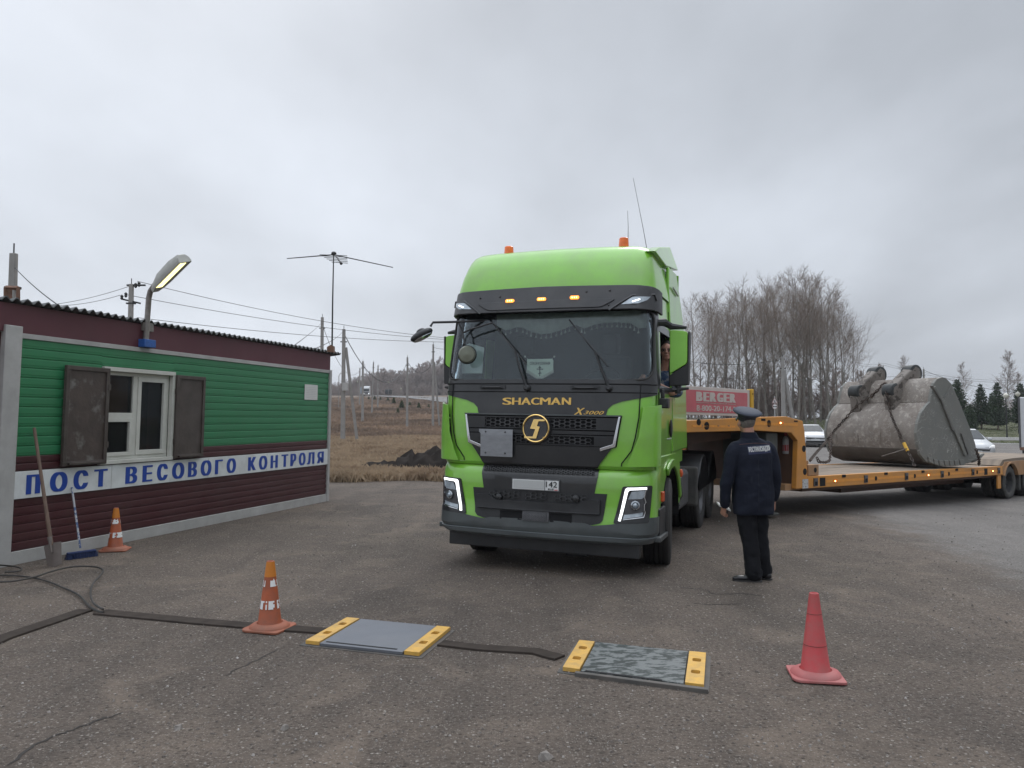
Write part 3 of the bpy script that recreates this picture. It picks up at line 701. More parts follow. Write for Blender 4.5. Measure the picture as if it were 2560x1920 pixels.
# ---- wipers
def wiper(piv, elbow, bl0, bl1):
    A = [TP(Z9(*q), cabS, o, z0=2.3) for q, o in ((piv, .03), (elbow, .06), (bl0, .045), (bl1, .045))]
    P_ = [cabS(*a, o) for a, o in zip(A, (.03, .07, .045, .045))]
    m = MB(); m.lathe([(.035, -.03), (.035, .015), (.02, .03)], 14, axmat(P_[0], (0, -1, .2))); m.tube([P_[0], lerp(P_[0], P_[1], .5)+np.array([0, -.02, 0]), P_[1]], [.018, .014, .009], 6)
    wo = m.build('wiper', 'black_plastic', truck, smooth=True)
    m = MB(); m.tube([P_[2], P_[3]], .008, 5); q = lerp(P_[2], P_[3], .5); m.tube([lerp(P_[2], P_[3], .25), q+np.array([0, -.03, 0]), lerp(P_[2], P_[3], .75)], .008, 5); m.tube([lerp(P_[2], P_[3], .5)+np.array([0, -.03, 0]), P_[1]], .008, 5)
    m.build('wiper_blade', 'black_plastic', wo)
wiper((858, 830), (735, 450), (528, 195), (855, 598)); wiper((1668, 830), (1525, 460), (1275, 155), (1648, 604))
# ---- mirrors
def Mb(x0, x1, y0, y1, z0, z1): 
    m = MB(); m.box(x0, x1, y0, y1, z0, z1); return m
for sg in (1, -1):
    base = [(1.30, 2.14), (1.56, 2.10), (1.57, 2.66), (1.54, 2.71), (1.32, 2.71), (1.29, 2.66)]
    m = MB(); m.prism(roundpoly([(1.345, 2.22), (1.54, 2.34), (1.54, 2.70), (1.345, 2.72)], .035, 3), lambda a, b, d: (sg*(a-.045), .78+d, b), 0, .13); mo = m.build('mirror', 'mirror_green', truck, smooth=True, bevel=.03, seg=3, angle=60)
    m = MB(); m.prism(roundpoly([(1.345, 2.085), (1.55, 2.10), (1.565, 2.70), (1.545, 2.70), (1.545, 2.335), (1.345, 2.205)], .012, 2), lambda a, b, d: (sg*(a-.045), .775+d, b), 0, .16); m.build('mirror_frame', 'black_plastic', mo, smooth=True, bevel=.02, angle=60)
    m = MB(); m.box(min(sg*1.31, sg*1.49), max(sg*1.31, sg*1.49), .935, .94, 2.12, 2.68); m.build('mirror_glass', 'mirror_glass', mo)
    m = MB(); m.tube([(sg*1.14, .55, 2.78), (sg*1.24, .72, 2.80), (sg*1.31, .80, 2.76), (sg*1.48, .82, 2.745)], [.035, .045, .04, .018], 8); m.build('mirror_arm', 'black_plastic', mo, smooth=True); m = MB(); m.tube([(sg*1.17, .55, 2.02), (sg*1.32, .80, 2.04), (sg*1.51, .82, 2.06)], [.03, .03, .014], 6)
    m.tube([(sg*1.39, .82, 2.0), (sg*1.39, .82, 2.12)], .035, 8); m.build('mirror_arm', 'black_plastic', mo, smooth=True)
    m = MB(); m.box(min(sg*1.23, sg*1.33), max(sg*1.23, sg*1.33), .50, .64, 1.83, 1.94); m.tube([(sg*1.26, .57, 2.04), (sg*1.26, .57, 1.92)], .025, 6); m.build('camera_mirror', 'black_plastic', mo, smooth=True, bevel=.02)
# front (kerb) mirrors on the photo's left side
yy = .02
P1 = [TLpl(Z3(*q), yq) for q, yq in (((655, 700), .30), ((400, 712), .10), ((240, 716), .0), ((222, 745), -.02))]
m = MB(); m.tube(P1, .014, 8); fa = m.build('mirror_arm', 'black_plastic', truck, smooth=True)
c0 = TLpl(Z3(80, 850), -.02); c1 = TLpl(Z3(235, 765), -.02); cc = (c0+c1)/2; ax = Vector(c1-c0); hl_ = ax.length/2; ax.normalize(); nn = Vector((0, -.15, 1)); nn = (nn-ax*nn.dot(ax)).normalized(); yv = nn.cross(ax)
Mm = Matrix((ax, yv, nn)).transposed().to_4x4()
m = MB(); m.ball(cc, 1, 16, Matrix((ax*hl_, yv*.09, nn*.055)).transposed().to_4x4()); mo = m.build('front_mirror', 'black_plastic', truck, smooth=True)
m = MB(); m.ball(cc-np.array(nn)*.03, 1, 16, Matrix((ax*hl_*.86, yv*.08, nn*.03)).transposed().to_4x4()); m.build('mirror_glass', 'mirror_glass', mo, smooth=True)
m = MB(); m.ball(cc+np.array(nn)*.04+np.array(ax)*.01, 1, 10, Matrix((ax*hl_*.4, yv*.05, nn*.035)).transposed().to_4x4()); m.build('mirror_hub', 'black_plastic', mo, smooth=True)
P2 = [cabS(*TP(Z9(*q), cabS, .12, z0=2.5), .12) for q in ((520, 185), (300, 250), (225, 285))]
P3 = [cabS(*TP(Z9(*q), cabS, .12, z0=2.5), .12) for q in ((185, 185), (225, 285), (245, 400))]
for q_ in (P2, P3): m = MB(); m.tube(q_, .011, 6); m.build('mirror_arm', 'black_plastic', truck, smooth=True)
c_ = cabS(*TP(Z9(268, 500), cabS, .12, z0=2.4), .12)
m = MB(); m.lathe([(.001, -.04), (.07, -.03), (.105, 0), (.11, .012)], 20, axmat(c_, (-.25, .95, .0)), cap=False); mo = m.build('ramp_mirror', 'black_plastic', truck, smooth=True)
for v in mo.data.vertices: pass
m = MB(); m.lathe([(.001, -.045), (.085, -.034), (.10, -.012)], 20, axmat(c_, (-.25, .95, 0)), cap=False); m.build('mirror_glass', 'mirror_dull', mo)
# ---- side of the cab: door seams, handle, window frame
def sideS(sg):
    def f(y, z, off=0.):
        wd = tab(W_cab, z); return np.array([sg*(wd+off), y, z])
    return f
for sg in (1, -1):
    S_ = sideS(sg); y0, y1 = lerp(cabS(1.3, 2.1)[1], YB, .10), lerp(cabS(1.3, 2.1)[1], YB, .62)
    fr_o = [(y0-.07, 2.0), (y1+.05, 2.0), (y1+.05, 2.76), (y0+.10, 2.80), (y0-.05, 2.75)]; fr_i = [(y0, 2.08), (y1, 2.08), (y1, 2.69), (y0+.02, 2.69)]
    if sg > 0: fr_o_, fr_i_ = fr_o, fr_i
    m = MB(); patch(m, fr_o, S_, .006, .012, holes=[fr_i[::-1]], step=.3); m.build('window_frame', 'black_paint', truck)
    m = MB()
    for L_ in ([(y0-.10, 1.2), (y0-.10, 2.0)], [(1.36, 1.2), (1.36, 3.0)]): m.tube([S_(*q, .002) for q in L_], .006, 4)
    m.build('door_seam', 'dark_void', truck)
    m = MB(); m.ball(S_(1.22, 1.60, .02), (.02, .05, .11), 10); m.build('door_handle', 'black_plastic', truck, smooth=True)
    m = MB(); m.box(*sorted((sg*1.236, sg*1.242)), 1.05, 1.35, 1.475, 1.487); m.build('door_crease', 'pale_panel', truck)
m = MB(); S_ = sideS(-1); patch(m, [(y0, 2.08), (y1, 2.08), (y1, 2.69), (y0+.02, 2.69)], S_, .0, .006, step=.4); m.build('side_window', side_glass, truck)
# wheel arch fenders
for sg in (1, -1):
    cyw, czw, rw = 1.30, .50, .64
    outer = [(.40, 1.17), (.40, .78)]
    a_in = arcpts((cyw, czw), rw, 155, 12, 14)
    P_ = [(.36, .78)]+[q for q in a_in]+[(2.06, .66), (2.10, .9), (2.02, 1.17), (1.7, 1.30), (.36, 1.30)]
    m = MB(); m.prism(P_, lambda a, b, d: (sg*(1.245-d), a, b), 0, .03); m.build('wheel_arch', 'green_paint', truck, smooth=True, bevel=.012, angle=30)
    m = MB(); vs = []
    arc2 = arcpts((cyw, czw), rw-.005, 170, 0, 16)
    m.add([(sg*1.25, a, b) for a, b in arc2]+[(sg*.75, a, b) for a, b in arc2], [(i, i+1, i+18, i+17) for i in range(16)]); m.build('arch_liner', 'dark_void', truck)
    m = MB(); o1 = arcpts((cyw, czw), rw+.10, 120, 20, 10); o2 = arcpts((cyw, czw), rw+.005, 120, 20, 10)
    m.prism(o1+o2[::-1], lambda a, b, d: (sg*(1.245+d), a, b), 0, .035); m.build('arch_lip', 'green_paint', truck, smooth=True, bevel=.012, angle=30)
    m = MB(); m.box(*sorted((sg*1.10, sg*1.27)), .42, .80, .40, .74); m.build('step_box', 'black_plastic', truck, bevel=.015)
    m = MB(); m.box(*sorted((sg*1.08, sg*1.30)), .30, .80, .40, .455); m.build('step', 'grey_plastic', truck, bevel=.01)
    m = MB(); m.box(*sorted((sg*1.245, sg*1.275)), .60, .70, .80, .91); m.build('side_reflector', 'orange_lens', truck, bevel=.008)
    # rear mudguard strip with ribs and marker
    m = MB(); m.box(*sorted((sg*1.10, sg*1.24)), 2.02, 2.06, .58, 1.15)
    for k in range(9): m.box(*sorted((sg*1.09, sg*1.25)), 2.06, 2.08, .60+k*.06, .62+k*.06)
    m.build('mudguard', 'grey_plastic', truck)
    m = MB(); m.ball((sg*1.255, 2.05, 1.02), (.03, .03, .055), 8); m.build('side_reflector', 'orange_lens', truck, smooth=True)
    m = MB(); m.tube([(sg*1.1, 2.3, .95), (sg*1.2, 2.35, .93), (sg*1.22, 2.38, .7), (sg*1.18, 2.4, .62), (sg*1.12, 2.38, .7), (sg*1.12, 2.35, .9)], .022, 8); m.build('air_hose', 'mid_metal', truck, smooth=True)
# ---- wheels
def wheel(parent, c, rad, wid, steer=0., rim=.29, sgn=1, mt='rubber', grooves=4, dual=False, name='wheel'):
    M = Matrix.Translation(Vector(c)) @ Matrix.Rotation(steer, 4, 'Z') @ Matrix.Rotation(R(90)*sgn, 4, 'Y')
    w0 = wid/2; pr = [(rim, -w0*.75), (rim+.03, -w0*.95), (rad*.8, -w0*1.04), (rad*.95, -w0*.96), (rad*.985, -w0*.86)]
    g = grooves
    for i in range(g+1):
        a = lerp(-w0*.82, w0*.82, i/(g+1)); b = lerp(-w0*.82, w0*.82, (i+1)/(g+1)); pr += [(rad, a+.008 if i else a), (rad, b-.008 if i < g else b)]
        if i < g: pr += [(rad-.022, b-.006), (rad-.022, b+.006)]
    pr += [(rad*.985, w0*.86), (rad*.95, w0*.96), (rad*.8, w0*1.04), (rim+.03, w0*.95), (rim, w0*.75)]
    m = MB(); m.lathe(pr, 48, M, cap=False); wo = m.build(name, mt, parent, smooth=True, angle=40)
    m = MB(); m.lathe([(rim+.005, -w0*.8), (rim+.004, w0*.8), (rim-.01, w0*.86), (rim-.03, w0*.7), (rim-.04, w0*.25), (rim*.55, w0*.15), (rim*.5, w0*.45), (rim*.22, w0*.5), (rim*.2, w0*.8), (.001, w0*.82)], 28, M, cap=False)
    for k in range(10):
        a = 2*math.pi*k/10; m.ball(M @ Vector((rim*.62*math.cos(a), rim*.62*math.sin(a), w0*.2)), .016, 6)
    m.build('rim', 'mid_metal', wo, smooth=True, angle=40); return wo
for sg in (1, -1):
    wheel(truck, (sg*1.10, 1.28, .50), .515, .31, R(8), sgn=sg)
    for yy in (4.46, 5.74):
        for xx in (1.10, .78): wheel(truck, (sg*xx, yy, .50+.02), .52, .29, 0, sgn=sg, mt='rubber')
        m = MB(); o1 = arcpts((yy, .5), .66, 165, 15, 12); o2 = arcpts((yy, .5), .62, 165, 15, 12)
        m.prism([(yy-.67, .72)]+o1+[(yy+.67, .72)]+[(yy+.63, .72)]+o2[::-1]+[(yy-.63, .72)], lambda a, b, d: (sg*(1.27-d), a, b), 0, .62); mf = m.build('rear_fender', 'black_plastic', truck, smooth=True, bevel=.02, angle=50)
    m = MB(); m.ball((sg*1.22, 3.80, .93), (.035, .03, .03), 8); m.build('side_reflector', 'orange_lens', truck, smooth=True)
    m = MB(); m.box(*sorted((sg*.62, sg*1.26)), 3.72, 3.82, .42, 1.0); m.build('mud_flap', 'rubber_dusty', truck, bevel=.03)
    m = MB(); m.box(*sorted((sg*.36, sg*.44)), 1.0, 6.5, .72, .98); m.build('chassis_rail', 'mid_metal', truck)
    m = MB(); m.box(*sorted((sg*.5, sg*1.15)), 2.45, 3.6, .45, .98); m.build('fuel_tank', 'mid_metal', truck, bevel=.06)
m = MB(); m.box(-.75, .75, 2.5, 3.6, 1.0, 1.9); m.build('air_intake_box', 'black_plastic', truck, bevel=.05)
m = MB(); m.box(-.45, .45, 4.7, 5.4, 1.02, 1.16); m.build('fifth_wheel', 'mid_metal', truck, bevel=.02)
m = MB()
for yy in (1.28, 4.46, 5.74): m.tube([(-1, yy, .5), (1, yy, .5)], .09, 10)
m.build('axle', 'black_plastic', truck, smooth=True)
m = MB(); m.box(-.5, .5, .6, 2.2, .45, 1.1); m.build('engine', 'dark_void', truck)
# ---- things behind the windscreen
def inS(p, y): q = TLpl(p, y); return q
def world_of(q): return TO+TR@np.array(q)
cur = MB(); yb_ = .62
top = [TLpl(Z9(u, v), .62) for u, v in ((520, 190), (700, 185), (900, 180), (1150, 170), (1400, 165), (1700, 150), (2040, 140))]
bot = [(560, 215), (650, 262), (700, 245), (760, 228), (820, 236), (900, 275), (1000, 298), (1100, 288), (1200, 255), (1280, 225), (1340, 205), (1400, 235), (1430, 245), (1500, 210), (1600, 185), (1750, 180), (1880, 190), (1960, 240), (2040, 235)]
tid = thing('windscreen_curtain', 'pale curtain with a wavy tasselled hem hung inside the truck windscreen', 'curtain', tuple(world_of((0, .62, 2.9))), TYAW, ry=TROLL)
def rel(q): return np.array(q)-np.array([0, .62, 2.9])
vs = []; fs = []; nb = len(bot)
for i, q in enumerate(bot):
    b = TLpl(Z9(*q), .62); t = b.copy(); t[2] = 2.95; ww = .02*math.sin(i*2.2)
    vs += [rel(t), rel((t+b)/2)+np.array([0, ww, 0]), rel(b)+np.array([0, -ww, 0])]
for i in range(nb-1): fs += [(i*3, i*3+1, i*3+4, i*3+3), (i*3+1, i*3+2, i*3+5, i*3+4)]
m = MB(); m.add(vs, fs); co = m.build('fabric', 'curtain', tid, smooth=True, recalc=False); co.modifiers.new('s', 'SOLIDIFY').thickness = .006
m = MB()
BP = [TLpl(Z9(*q), .60) for q in bot]
for i in range(len(BP)-1):
    n_ = max(1, int(np.linalg.norm(BP[i+1]-BP[i])/.05))
    for k in range(n_):
        q = rel(lerp(BP[i], BP[i+1], k/n_)); m.tube([q, q+np.array([0, 0, -.028])], .002, 4); m.tube([q+np.array([0, 0, -.028]), q+np.array([0, 0, -.055])], [.004, .0125], 5)
tag(m.build('tassels', 'tassel', tid), kind='stuff')
# pennant hung inside
yP = .42
pen = [TLpl(Z9(*q), yP) for q in ((862, 545), (1110, 540), (1120, 560), (1118, 672), (985, 750), (858, 672))]
pt = thing('pennant', 'pale green pointed pennant with a cross hanging in the middle of the truck windscreen', 'pennant', tuple(world_of((0, yP, 2.3))), TYAW, ry=TROLL)
def penf(a, b, d=0.): return (a, -d, b-2.3)
m = MB(); patch(m, [(q[0], q[2]) for q in pen][::-1], lambda a, b, o: (a, -o, b-2.3), .004, .006, step=.3); m.build('cloth', 'pennant', pt)
a, b = TLpl(Z9(890, 572), yP), TLpl(Z9(1088, 600), yP)
m = MB(); text_on(m, "СПАСИ И СОХРАНИ", lambda s, z, o: (s, -o, z-2.3), a[0], b[0], b[2], a[2], .010, .0)
for (u0, v0), (u1, v1) in (((985, 610), (985, 712)), ((955, 643), (1018, 643)), ((972, 628), (998, 628)), ((970, 690), (1000, 680))):
    A_, B_ = TLpl(Z9(u0, v0), yP-.012), TLpl(Z9(u1, v1), yP-.012); m.tube([A_-np.array([0, yP, 2.3]), B_-np.array([0, yP, 2.3])], .0045, 4)
m.build('print', 'pennant_ink', pt)
m = MB()
q = [TLpl(Z9(*p), yP-.01) for p in ((858, 672), (985, 750), (1118, 672))]
for A_, B_ in ((q[0], q[1]), (q[1], q[2])):
    for k in range(14):
        s_ = lerp(A_, B_, k/13)-np.array([0, yP, 2.3]); m.tube([s_+np.array([0, 0, .03]), s_-np.array([0, 0, .01])], .0045, 4)
m.build('fringe', 'tassel', pt)
m = MB(); 
for u in (870, 1100):
    A_ = TLpl(Z9(u, 545), yP)-np.array([0, yP, 2.3]); B_ = TLpl(Z9(840 if u < 1000 else 1130, 520), yP-.02)-np.array([0, yP, 2.3]); m.tube([A_, B_], .002, 4)
    m.ball(B_, .012, 8)
m.build('suction_cup', 'tassel', pt)
q = [TLpl(Z9(*p), .50) for p in ((215, 430), (290, 388), (435, 430), (415, 685), (215, 685))]
m = MB(); m.prism([(a[0], a[2]) for a in q], lambda a, b, d: (a, .50+d, b), 0, .01); m.build('side_visor', 'paper', truck)
# ================================================================== GROUND
def groundmat(name, base, dark, light, peb=70., grain=260., bump=.6, warm=None, wet=.0, cracks=0., fade=None):
    m = bpy.data.materials.new(name); m.use_nodes = True; MATS[name] = m; t = m.node_tree; b = t.nodes['Principled BSDF']; b.inputs['Roughness'].default_value = .88; b.inputs['Specular IOR Level'].default_value = .3
    tcn = t.nodes.new('ShaderNodeTexCoord'); V = tcn.outputs['Object']; Lk = t.links.new
    def nz(s, d=5, r=.6, dist=0.):
        n = t.nodes.new('ShaderNodeTexNoise'); n.inputs['Scale'].default_value = s; n.inputs['Detail'].default_value = d; n.inputs['Roughness'].default_value = r; n.inputs['Distortion'].default_value = dist; Lk(V, n.inputs['Vector']); return n.outputs[0]
    def vo(s, f='F1'):
        n = t.nodes.new('ShaderNodeTexVoronoi'); n.inputs['Scale'].default_value = s; n.feature = f; Lk(V, n.inputs['Vector']); return n
    def rg(x, a, c, lo=0., hi=1.):
        n = t.nodes.new('ShaderNodeMapRange'); Lk(x, n.inputs[0]); n.inputs[1].default_value = a; n.inputs[2].default_value = c; n.inputs[3].default_value = lo; n.inputs[4].default_value = hi; return n.outputs[0]
    def mx(f, a, c):
        n = t.nodes.new('ShaderNodeMix'); n.data_type = 'RGBA'
        for i, v in ((0, f), (6, a), (7, c)):
            if isinstance(v, (float, int)): n.inputs[i].default_value = v
            elif isinstance(v, tuple): n.inputs[i].default_value = (*v, 1)
            else: Lk(v, n.inputs[i])
        return n.outputs[2]
    def mt(op, a, c):
        n = t.nodes.new('ShaderNodeMath'); n.operation = op
        for i, v in enumerate((a, c)):
            if isinstance(v, (float, int)): n.inputs[i].default_value = v
            else: Lk(v, n.inputs[i])
        return n.outputs[0]
    def sc(col, k): return tuple(q*k for q in col) if isinstance(col, tuple) else mx(1-k, col, (0, 0, 0))
    if fade:
        sp_ = t.nodes.new('ShaderNodeSeparateXYZ'); Lk(V, sp_.inputs[0]); e_ = mt('SUBTRACT', sp_.outputs[0], mt('ADD', mt('MULTIPLY', sp_.outputs[1], .17), 3.1)); e_ = mt('ADD', e_, mt('MULTIPLY', mt('SUBTRACT', nz(1.6, 6, .7), .5), 2.6)); F_ = rg(e_, 1.5, .5)
        base = mx(F_, base, fade[0]); dark = mx(F_, dark, fade[1]); light = mx(F_, light, fade[2]); warm = mx(F_, warm, fade[3])
    c = mx(rg(nz(.55, 6, .62, .4), .35, .68), base, dark)
    # worn tracks: noise stretched along the driving direction
    mpn = t.nodes.new('ShaderNodeMapping'); mpn.inputs['Rotation'].default_value = (0, 0, R(24)); mpn.inputs['Scale'].default_value = (1.6, .16, 1); Lk(V, mpn.inputs[0])
    tn = t.nodes.new('ShaderNodeTexNoise'); tn.inputs['Scale'].default_value = 1.3; tn.inputs['Detail'].default_value = 5; Lk(mpn.outputs[0], tn.inputs['Vector']); c = mx(rg(tn.outputs[0], .46, .64, 0, .8), c, sc(dark, .95))
    if warm: c = mx(rg(nz(.9, 5, .6), .50, .72, 0, .8), c, warm)
    c = mx(rg(nz(7, 6, .7), .35, .7, 0, .45), c, dark)
    g = nz(grain, 3, .7); c = mx(rg(g, .47, .68, 0, .70), c, sc(dark, .75)); g2 = nz(grain*.42, 3, .75); c = mx(rg(g2, .56, .70, 0, .38), c, light); c = mx(rg(g2, .45, .34, 0, .60), c, sc(dark, .4))
    # patches of dust and oil
    c = mx(rg(nz(2.3, 6, .7, .8), .58, .72, 0, .55), c, sc(dark, .66)); c = mx(rg(nz(.8, 4, .6, 1.2), .56, .70, 0, .55), c, warm if warm else base)
    v1 = vo(peb); pick = t.nodes.new('ShaderNodeSeparateColor'); Lk(v1.outputs['Color'], pick.inputs[0])
    stone = mt('MULTIPLY', rg(pick.outputs[0], .80, .86), rg(v1.outputs['Distance'], .34, .22))
    c = mx(mt('MULTIPLY', stone, .75), c, light)
    dk = mt('MULTIPLY', rg(pick.outputs[1], .80, .85), rg(v1.outputs['Distance'], .40, .25)); c = mx(mt('MULTIPLY', dk, .6), c, sc(dark, .35))
    v2 = vo(peb*2.3); p2 = t.nodes.new('ShaderNodeSeparateColor'); Lk(v2.outputs['Color'], p2.inputs[0])
    st2 = mt('MULTIPLY', rg(p2.outputs[0], .72, .8), rg(v2.outputs['Distance'], .4, .25)); c = mx(mt('MULTIPLY', st2, .45), c, light)
    if cracks:
        v3 = vo(.55, 'DISTANCE_TO_EDGE'); 
        cr = rg(v3.outputs['Distance'], .006, .0); cr = mt('MULTIPLY', cr, rg(nz(.5), .5, .56)); c = mx(mt('MULTIPLY', cr, cracks), c, sc(dark, .3))
    Lk(c, b.inputs['Base Color'])
    h = mt('ADD', mt('MULTIPLY', g, .5), mt('MULTIPLY', rg(v1.outputs['Distance'], .5, 0.), .7)); h = mt('ADD', h, mt('MULTIPLY', nz(14, 5, .65), 1.3))
    bn = t.nodes.new('ShaderNodeBump'); bn.inputs['Strength'].default_value = bump; bn.inputs['Distance'].default_value = .02; Lk(h, bn.inputs['Height']); Lk(bn.outputs[0], b.inputs['Normal'])
    return m
groundmat('gravel_lot', (.142, .112, .090), (.078, .063, .052), (.33, .30, .265), 34, 95, 1.0, warm=(.185, .145, .113))
groundmat('asphalt', (.180, .165, .152), (.122, .112, .103), (.38, .36, .34), 32, 100, .8, warm=(.20, .182, .165), fade=((.142, .112, .090), (.078, .063, .052), (.33, .30, .265), (.185, .145, .113)))
groundmat('far_asphalt', (.20, .195, .19), (.16, .155, .15), (.3, .3, .3), 6, 20, .2)
groundmat('dry_field', (.21, .155, .11), (.115, .085, .062), (.24, .18, .115), 2.2, 6, .6, warm=(.18, .128, .08))
groundmat('green_verge', (.075, .085, .035), (.055, .060, .030), (.14, .13, .07), 5, 16, .5, warm=(.11, .10, .05))
groundmat('path_paving', (.20, .195, .185), (.15, .145, .14), (.3, .29, .28), 8, 30, .2)
mat('soil', (.020, .0165, .0145), .95, spec=.1, var=.4, vscale=3, bump=.8, bscale=8)
mat('curb', (.30, .29, .28), .85, var=.1)
# one big terrain sheet, fine near the camera
def axis(lo, hi, fine0, fine1, st):
    a = [fine0]; 
    while a[-1] < fine1: a.append(a[-1]+st)
    s_ = st
    while a[-1] < hi: s_ *= 1.18; a.append(a[-1]+s_)
    s_ = st; b = [fine0]
    while b[-1] > lo: s_ *= 1.18; b.append(b[-1]-s_)
    return b[:0:-1]+a
gxs = axis(-700, 700, -30, 42, 1.0); gys = axis(-30, 1500, -6, 82, 1.0)
mb = MB(); nx = len(gxs); mb.add([(x, y, gz(x, y)-.02) for y in gys for x in gxs], [(j*nx+i, j*nx+i+1, (j+1)*nx+i+1, (j+1)*nx+i) for j in range(len(gys)-1) for i in range(nx-1)])
g_ = mb.build('ground', 'dry_field', smooth=True, recalc=False); tag(g_, kind='structure')
def jag(p, q, n, amp, seed):
    rr = random.Random(seed); o = []
    for i in range(n):
        t = i/n; o.append((lerp(p[0], q[0], t)+(rr.uniform(-amp, amp) if i else 0), lerp(p[1], q[1], t)+(rr.uniform(-amp, amp) if i else 0)))
    return o
lot = [(-28, -5), (3.0-.85, -5)]+jag((2.6, -2), (3.0+.17*16, 16), 34, .09, 3)+jag((5.7, 16), (7.5, 27), 12, .12, 4)+[(7.5, 27)]+[(3, 24.5)]+jag((1, 22.0), (-10, 20.2), 22, .22, 5)+[(-10, 20.2), (-28, 24)]
sheet('gravel_yard', lot, .0, 'gravel_lot')
rd = [(2.15, -5), (30, -5), (60, 20), (60, 48), (37, 56), (30, 76), (27, 80), (18, 80), (7.5, 27), (5.0, 16), (2.0, -2)]
sheet('asphalt_road', rd, -.006, 'asphalt')
sheet('verge', [(18, 80.0), (27, 80), (30, 76), (37, 56), (60, 48), (110, 48), (110, 175), (18, 175)], -.008, 'green_verge', step=2.0)
# asphalt road climbing the far slope on the left
def depth_of(px, py, y0=40):
    y = y0
    while y < 330:
        if 1047+(EYE-gz((px-1280)/FPX*y, y))/y*FPX <= py: return y
        y += 1.
    return y
def ZL(u, v): return (800+u/3.771, 780+v/3.771)
ed = []
for L_ in (((430, 800), (560, 795), (700, 798), (850, 802), (1000, 806), (1155, 812), (1330, 820)), ((430, 803), (560, 803), (700, 812), (850, 824), (1000, 840), (1155, 862), (1330, 895))):
    r_ = []
    for q in L_: px, py = ZL(*q); y = depth_of(px, py); r_.append(((px-1280)/FPX*y, y))
    ed.append(r_)
m = MB(); k = len(ed[0]); m.add([(x, y, gz(x, y)+.35) for r_ in ed for x, y in r_], [(i, i+1, k+i+1, k+i) for i in range(k-1)]); tag(m.build('far_road', 'far_asphalt', smooth=True), kind='structure')
# park path with curb
pth = [(31.0, 68.5), (40, 66), (49, 64), (49, 70), (44.5, 73.5), (42.5, 78), (44, 82), (50, 84.5), (50, 87), (42, 85), (38.5, 80), (35, 74)]
sheet('park_path', pth, .012, 'path_paving')
m = MB(); m.tube([(*q, gz(*q)+.01) for q in [(49, 70), (44.5, 73.5), (42.5, 78), (44, 82), (50, 84.5)]], .09, 4); tag(m.build('path_kerb', 'curb'), kind='structure')
m = MB(); pp = [(29.6, 76.5), (33, 67), (37, 57), (44, 53.5), (60, 48.5)]; m.tube([(*q, gz(*q)+.0) for q in pp], .06, 4); tag(m.build('road_kerb', 'curb'), kind='structure')
# pebbles: loose gravel scattered over the yard
rr = random.Random(11); m = MB()
def pebble(mb, x, y, r, rr):
    a0 = rr.uniform(0, 6.28); z = gz(x, y); vs = []
    for k in range(5): a = a0+k*1.2566+rr.uniform(-.3, .3); q = r*rr.uniform(.7, 1.15); vs.append((x+q*math.cos(a), y+q*math.sin(a), z-.002))
    for k in range(4): a = a0+.5+k*1.57+rr.uniform(-.3, .3); q = r*rr.uniform(.35, .65); vs.append((x+q*math.cos(a), y+q*math.sin(a), z+r*rr.uniform(.5, .9)))
    mb.add(vs, [(5, 6, 7, 8), (0, 1, 5), (1, 6, 5), (1, 2, 6), (2, 3, 7, 6), (3, 4, 8, 7), (4, 0, 5, 8)])
pe = [MB() for _ in range(3)]
for i in range(24000):
    y = 2.4+13*rr.random()**1.9; x = rr.uniform(-1, 1)*(y*.75+.6)
    if x > 3.1+.17*y and rr.random() < .85: continue
    if x < -5.0 and y > 8.2: continue
    pebble(pe[0 if rr.random() < .6 else (1 if rr.random() < .9 else 2)], x, y, (.003+.008*rr.random()**3.5)*(1+.04*y), rr)
mat('pebble_a', (.115, .098, .086), .85, var=.3, vscale=40); mat('pebble_b', (.19, .172, .155), .85, var=.3, vscale=40); mat('pebble_c', (.30, .28, .26), .8, var=.2, vscale=40)
for p_, mm_ in zip(pe, ('pebble_a', 'pebble_b', 'pebble_c')): tag(p_.build('gravel', mm_, recalc=False), kind='stuff', label='loose gravel stones scattered over the dirt yard', cat='gravel')
# a few separate scraps
for i, (p, s_) in enumerate(((( 445, 1822), .03), ((712, 1822), .03), ((1362, 1895), .045))):
    x, y = G(p); mb = MB(); pebble(mb, 0, 0, s_, rr); mb.v = [(a, b, c+gz(x, y)) for a, b, c in mb.v]; o = mb.build('stone', 'pebble_b', smooth=False); o.location = (x, y, 0)
    tag(o, ['small grey stone lying far left on the bare yard', 'lone pale stone on the yard below the traffic cone', 'stone at the very bottom edge of the yard'][i], 'stone')
# ================================================================== CABIN
mat('wall_green', (.028, .190, .080), .38, var=.06, vscale=1.5, dirt=(.05, .16, .08), dstr=.3)
mat('wall_red', (.060, .014, .018), .4, var=.12, vscale=1.5, dirt=(.10, .07, .065), dstr=.35)
mat('fascia_red', (.090, .022, .032), .55, var=.1, vscale=2, dirt=(.10, .05, .052), dstr=.3)
mat('notice_white', (.58, .58, .56), .6, var=.04)
mat('trim_white', (.40, .395, .385), .6, var=.08, vscale=4, dirt=(.2, .19, .175), dstr=.5)
mat('sign_white', (.66, .69, .69), .45, var=.04, vscale=2, col2=(.22, .22, .21), fac2=(.60, .78), s2=1.6, dirt=(.30, .30, .29), dstr=.5)
mat('sign_blue', (.008, .048, .29), .5, var=.08)
mat('shutter_brown', (.050, .036, .030), .5, var=.25, vscale=5, bump=.25, bscale=30, dirt=(.09, .08, .072), dstr=.6)
mat('shutter_worn', (.058, .042, .036), .5, var=.25, vscale=5, bump=.4, bscale=22, col2=(.15, .14, .13), fac2=(.54, .66), s2=3.6)
mat('window_white', (.52, .52, .48), .45, var=.06, vscale=8, dirt=(.36, .35, .31), dstr=.5)
mat('room_dark', (.012, .011, .010), .8); mat('room_brown', (.075, .036, .018), .8)
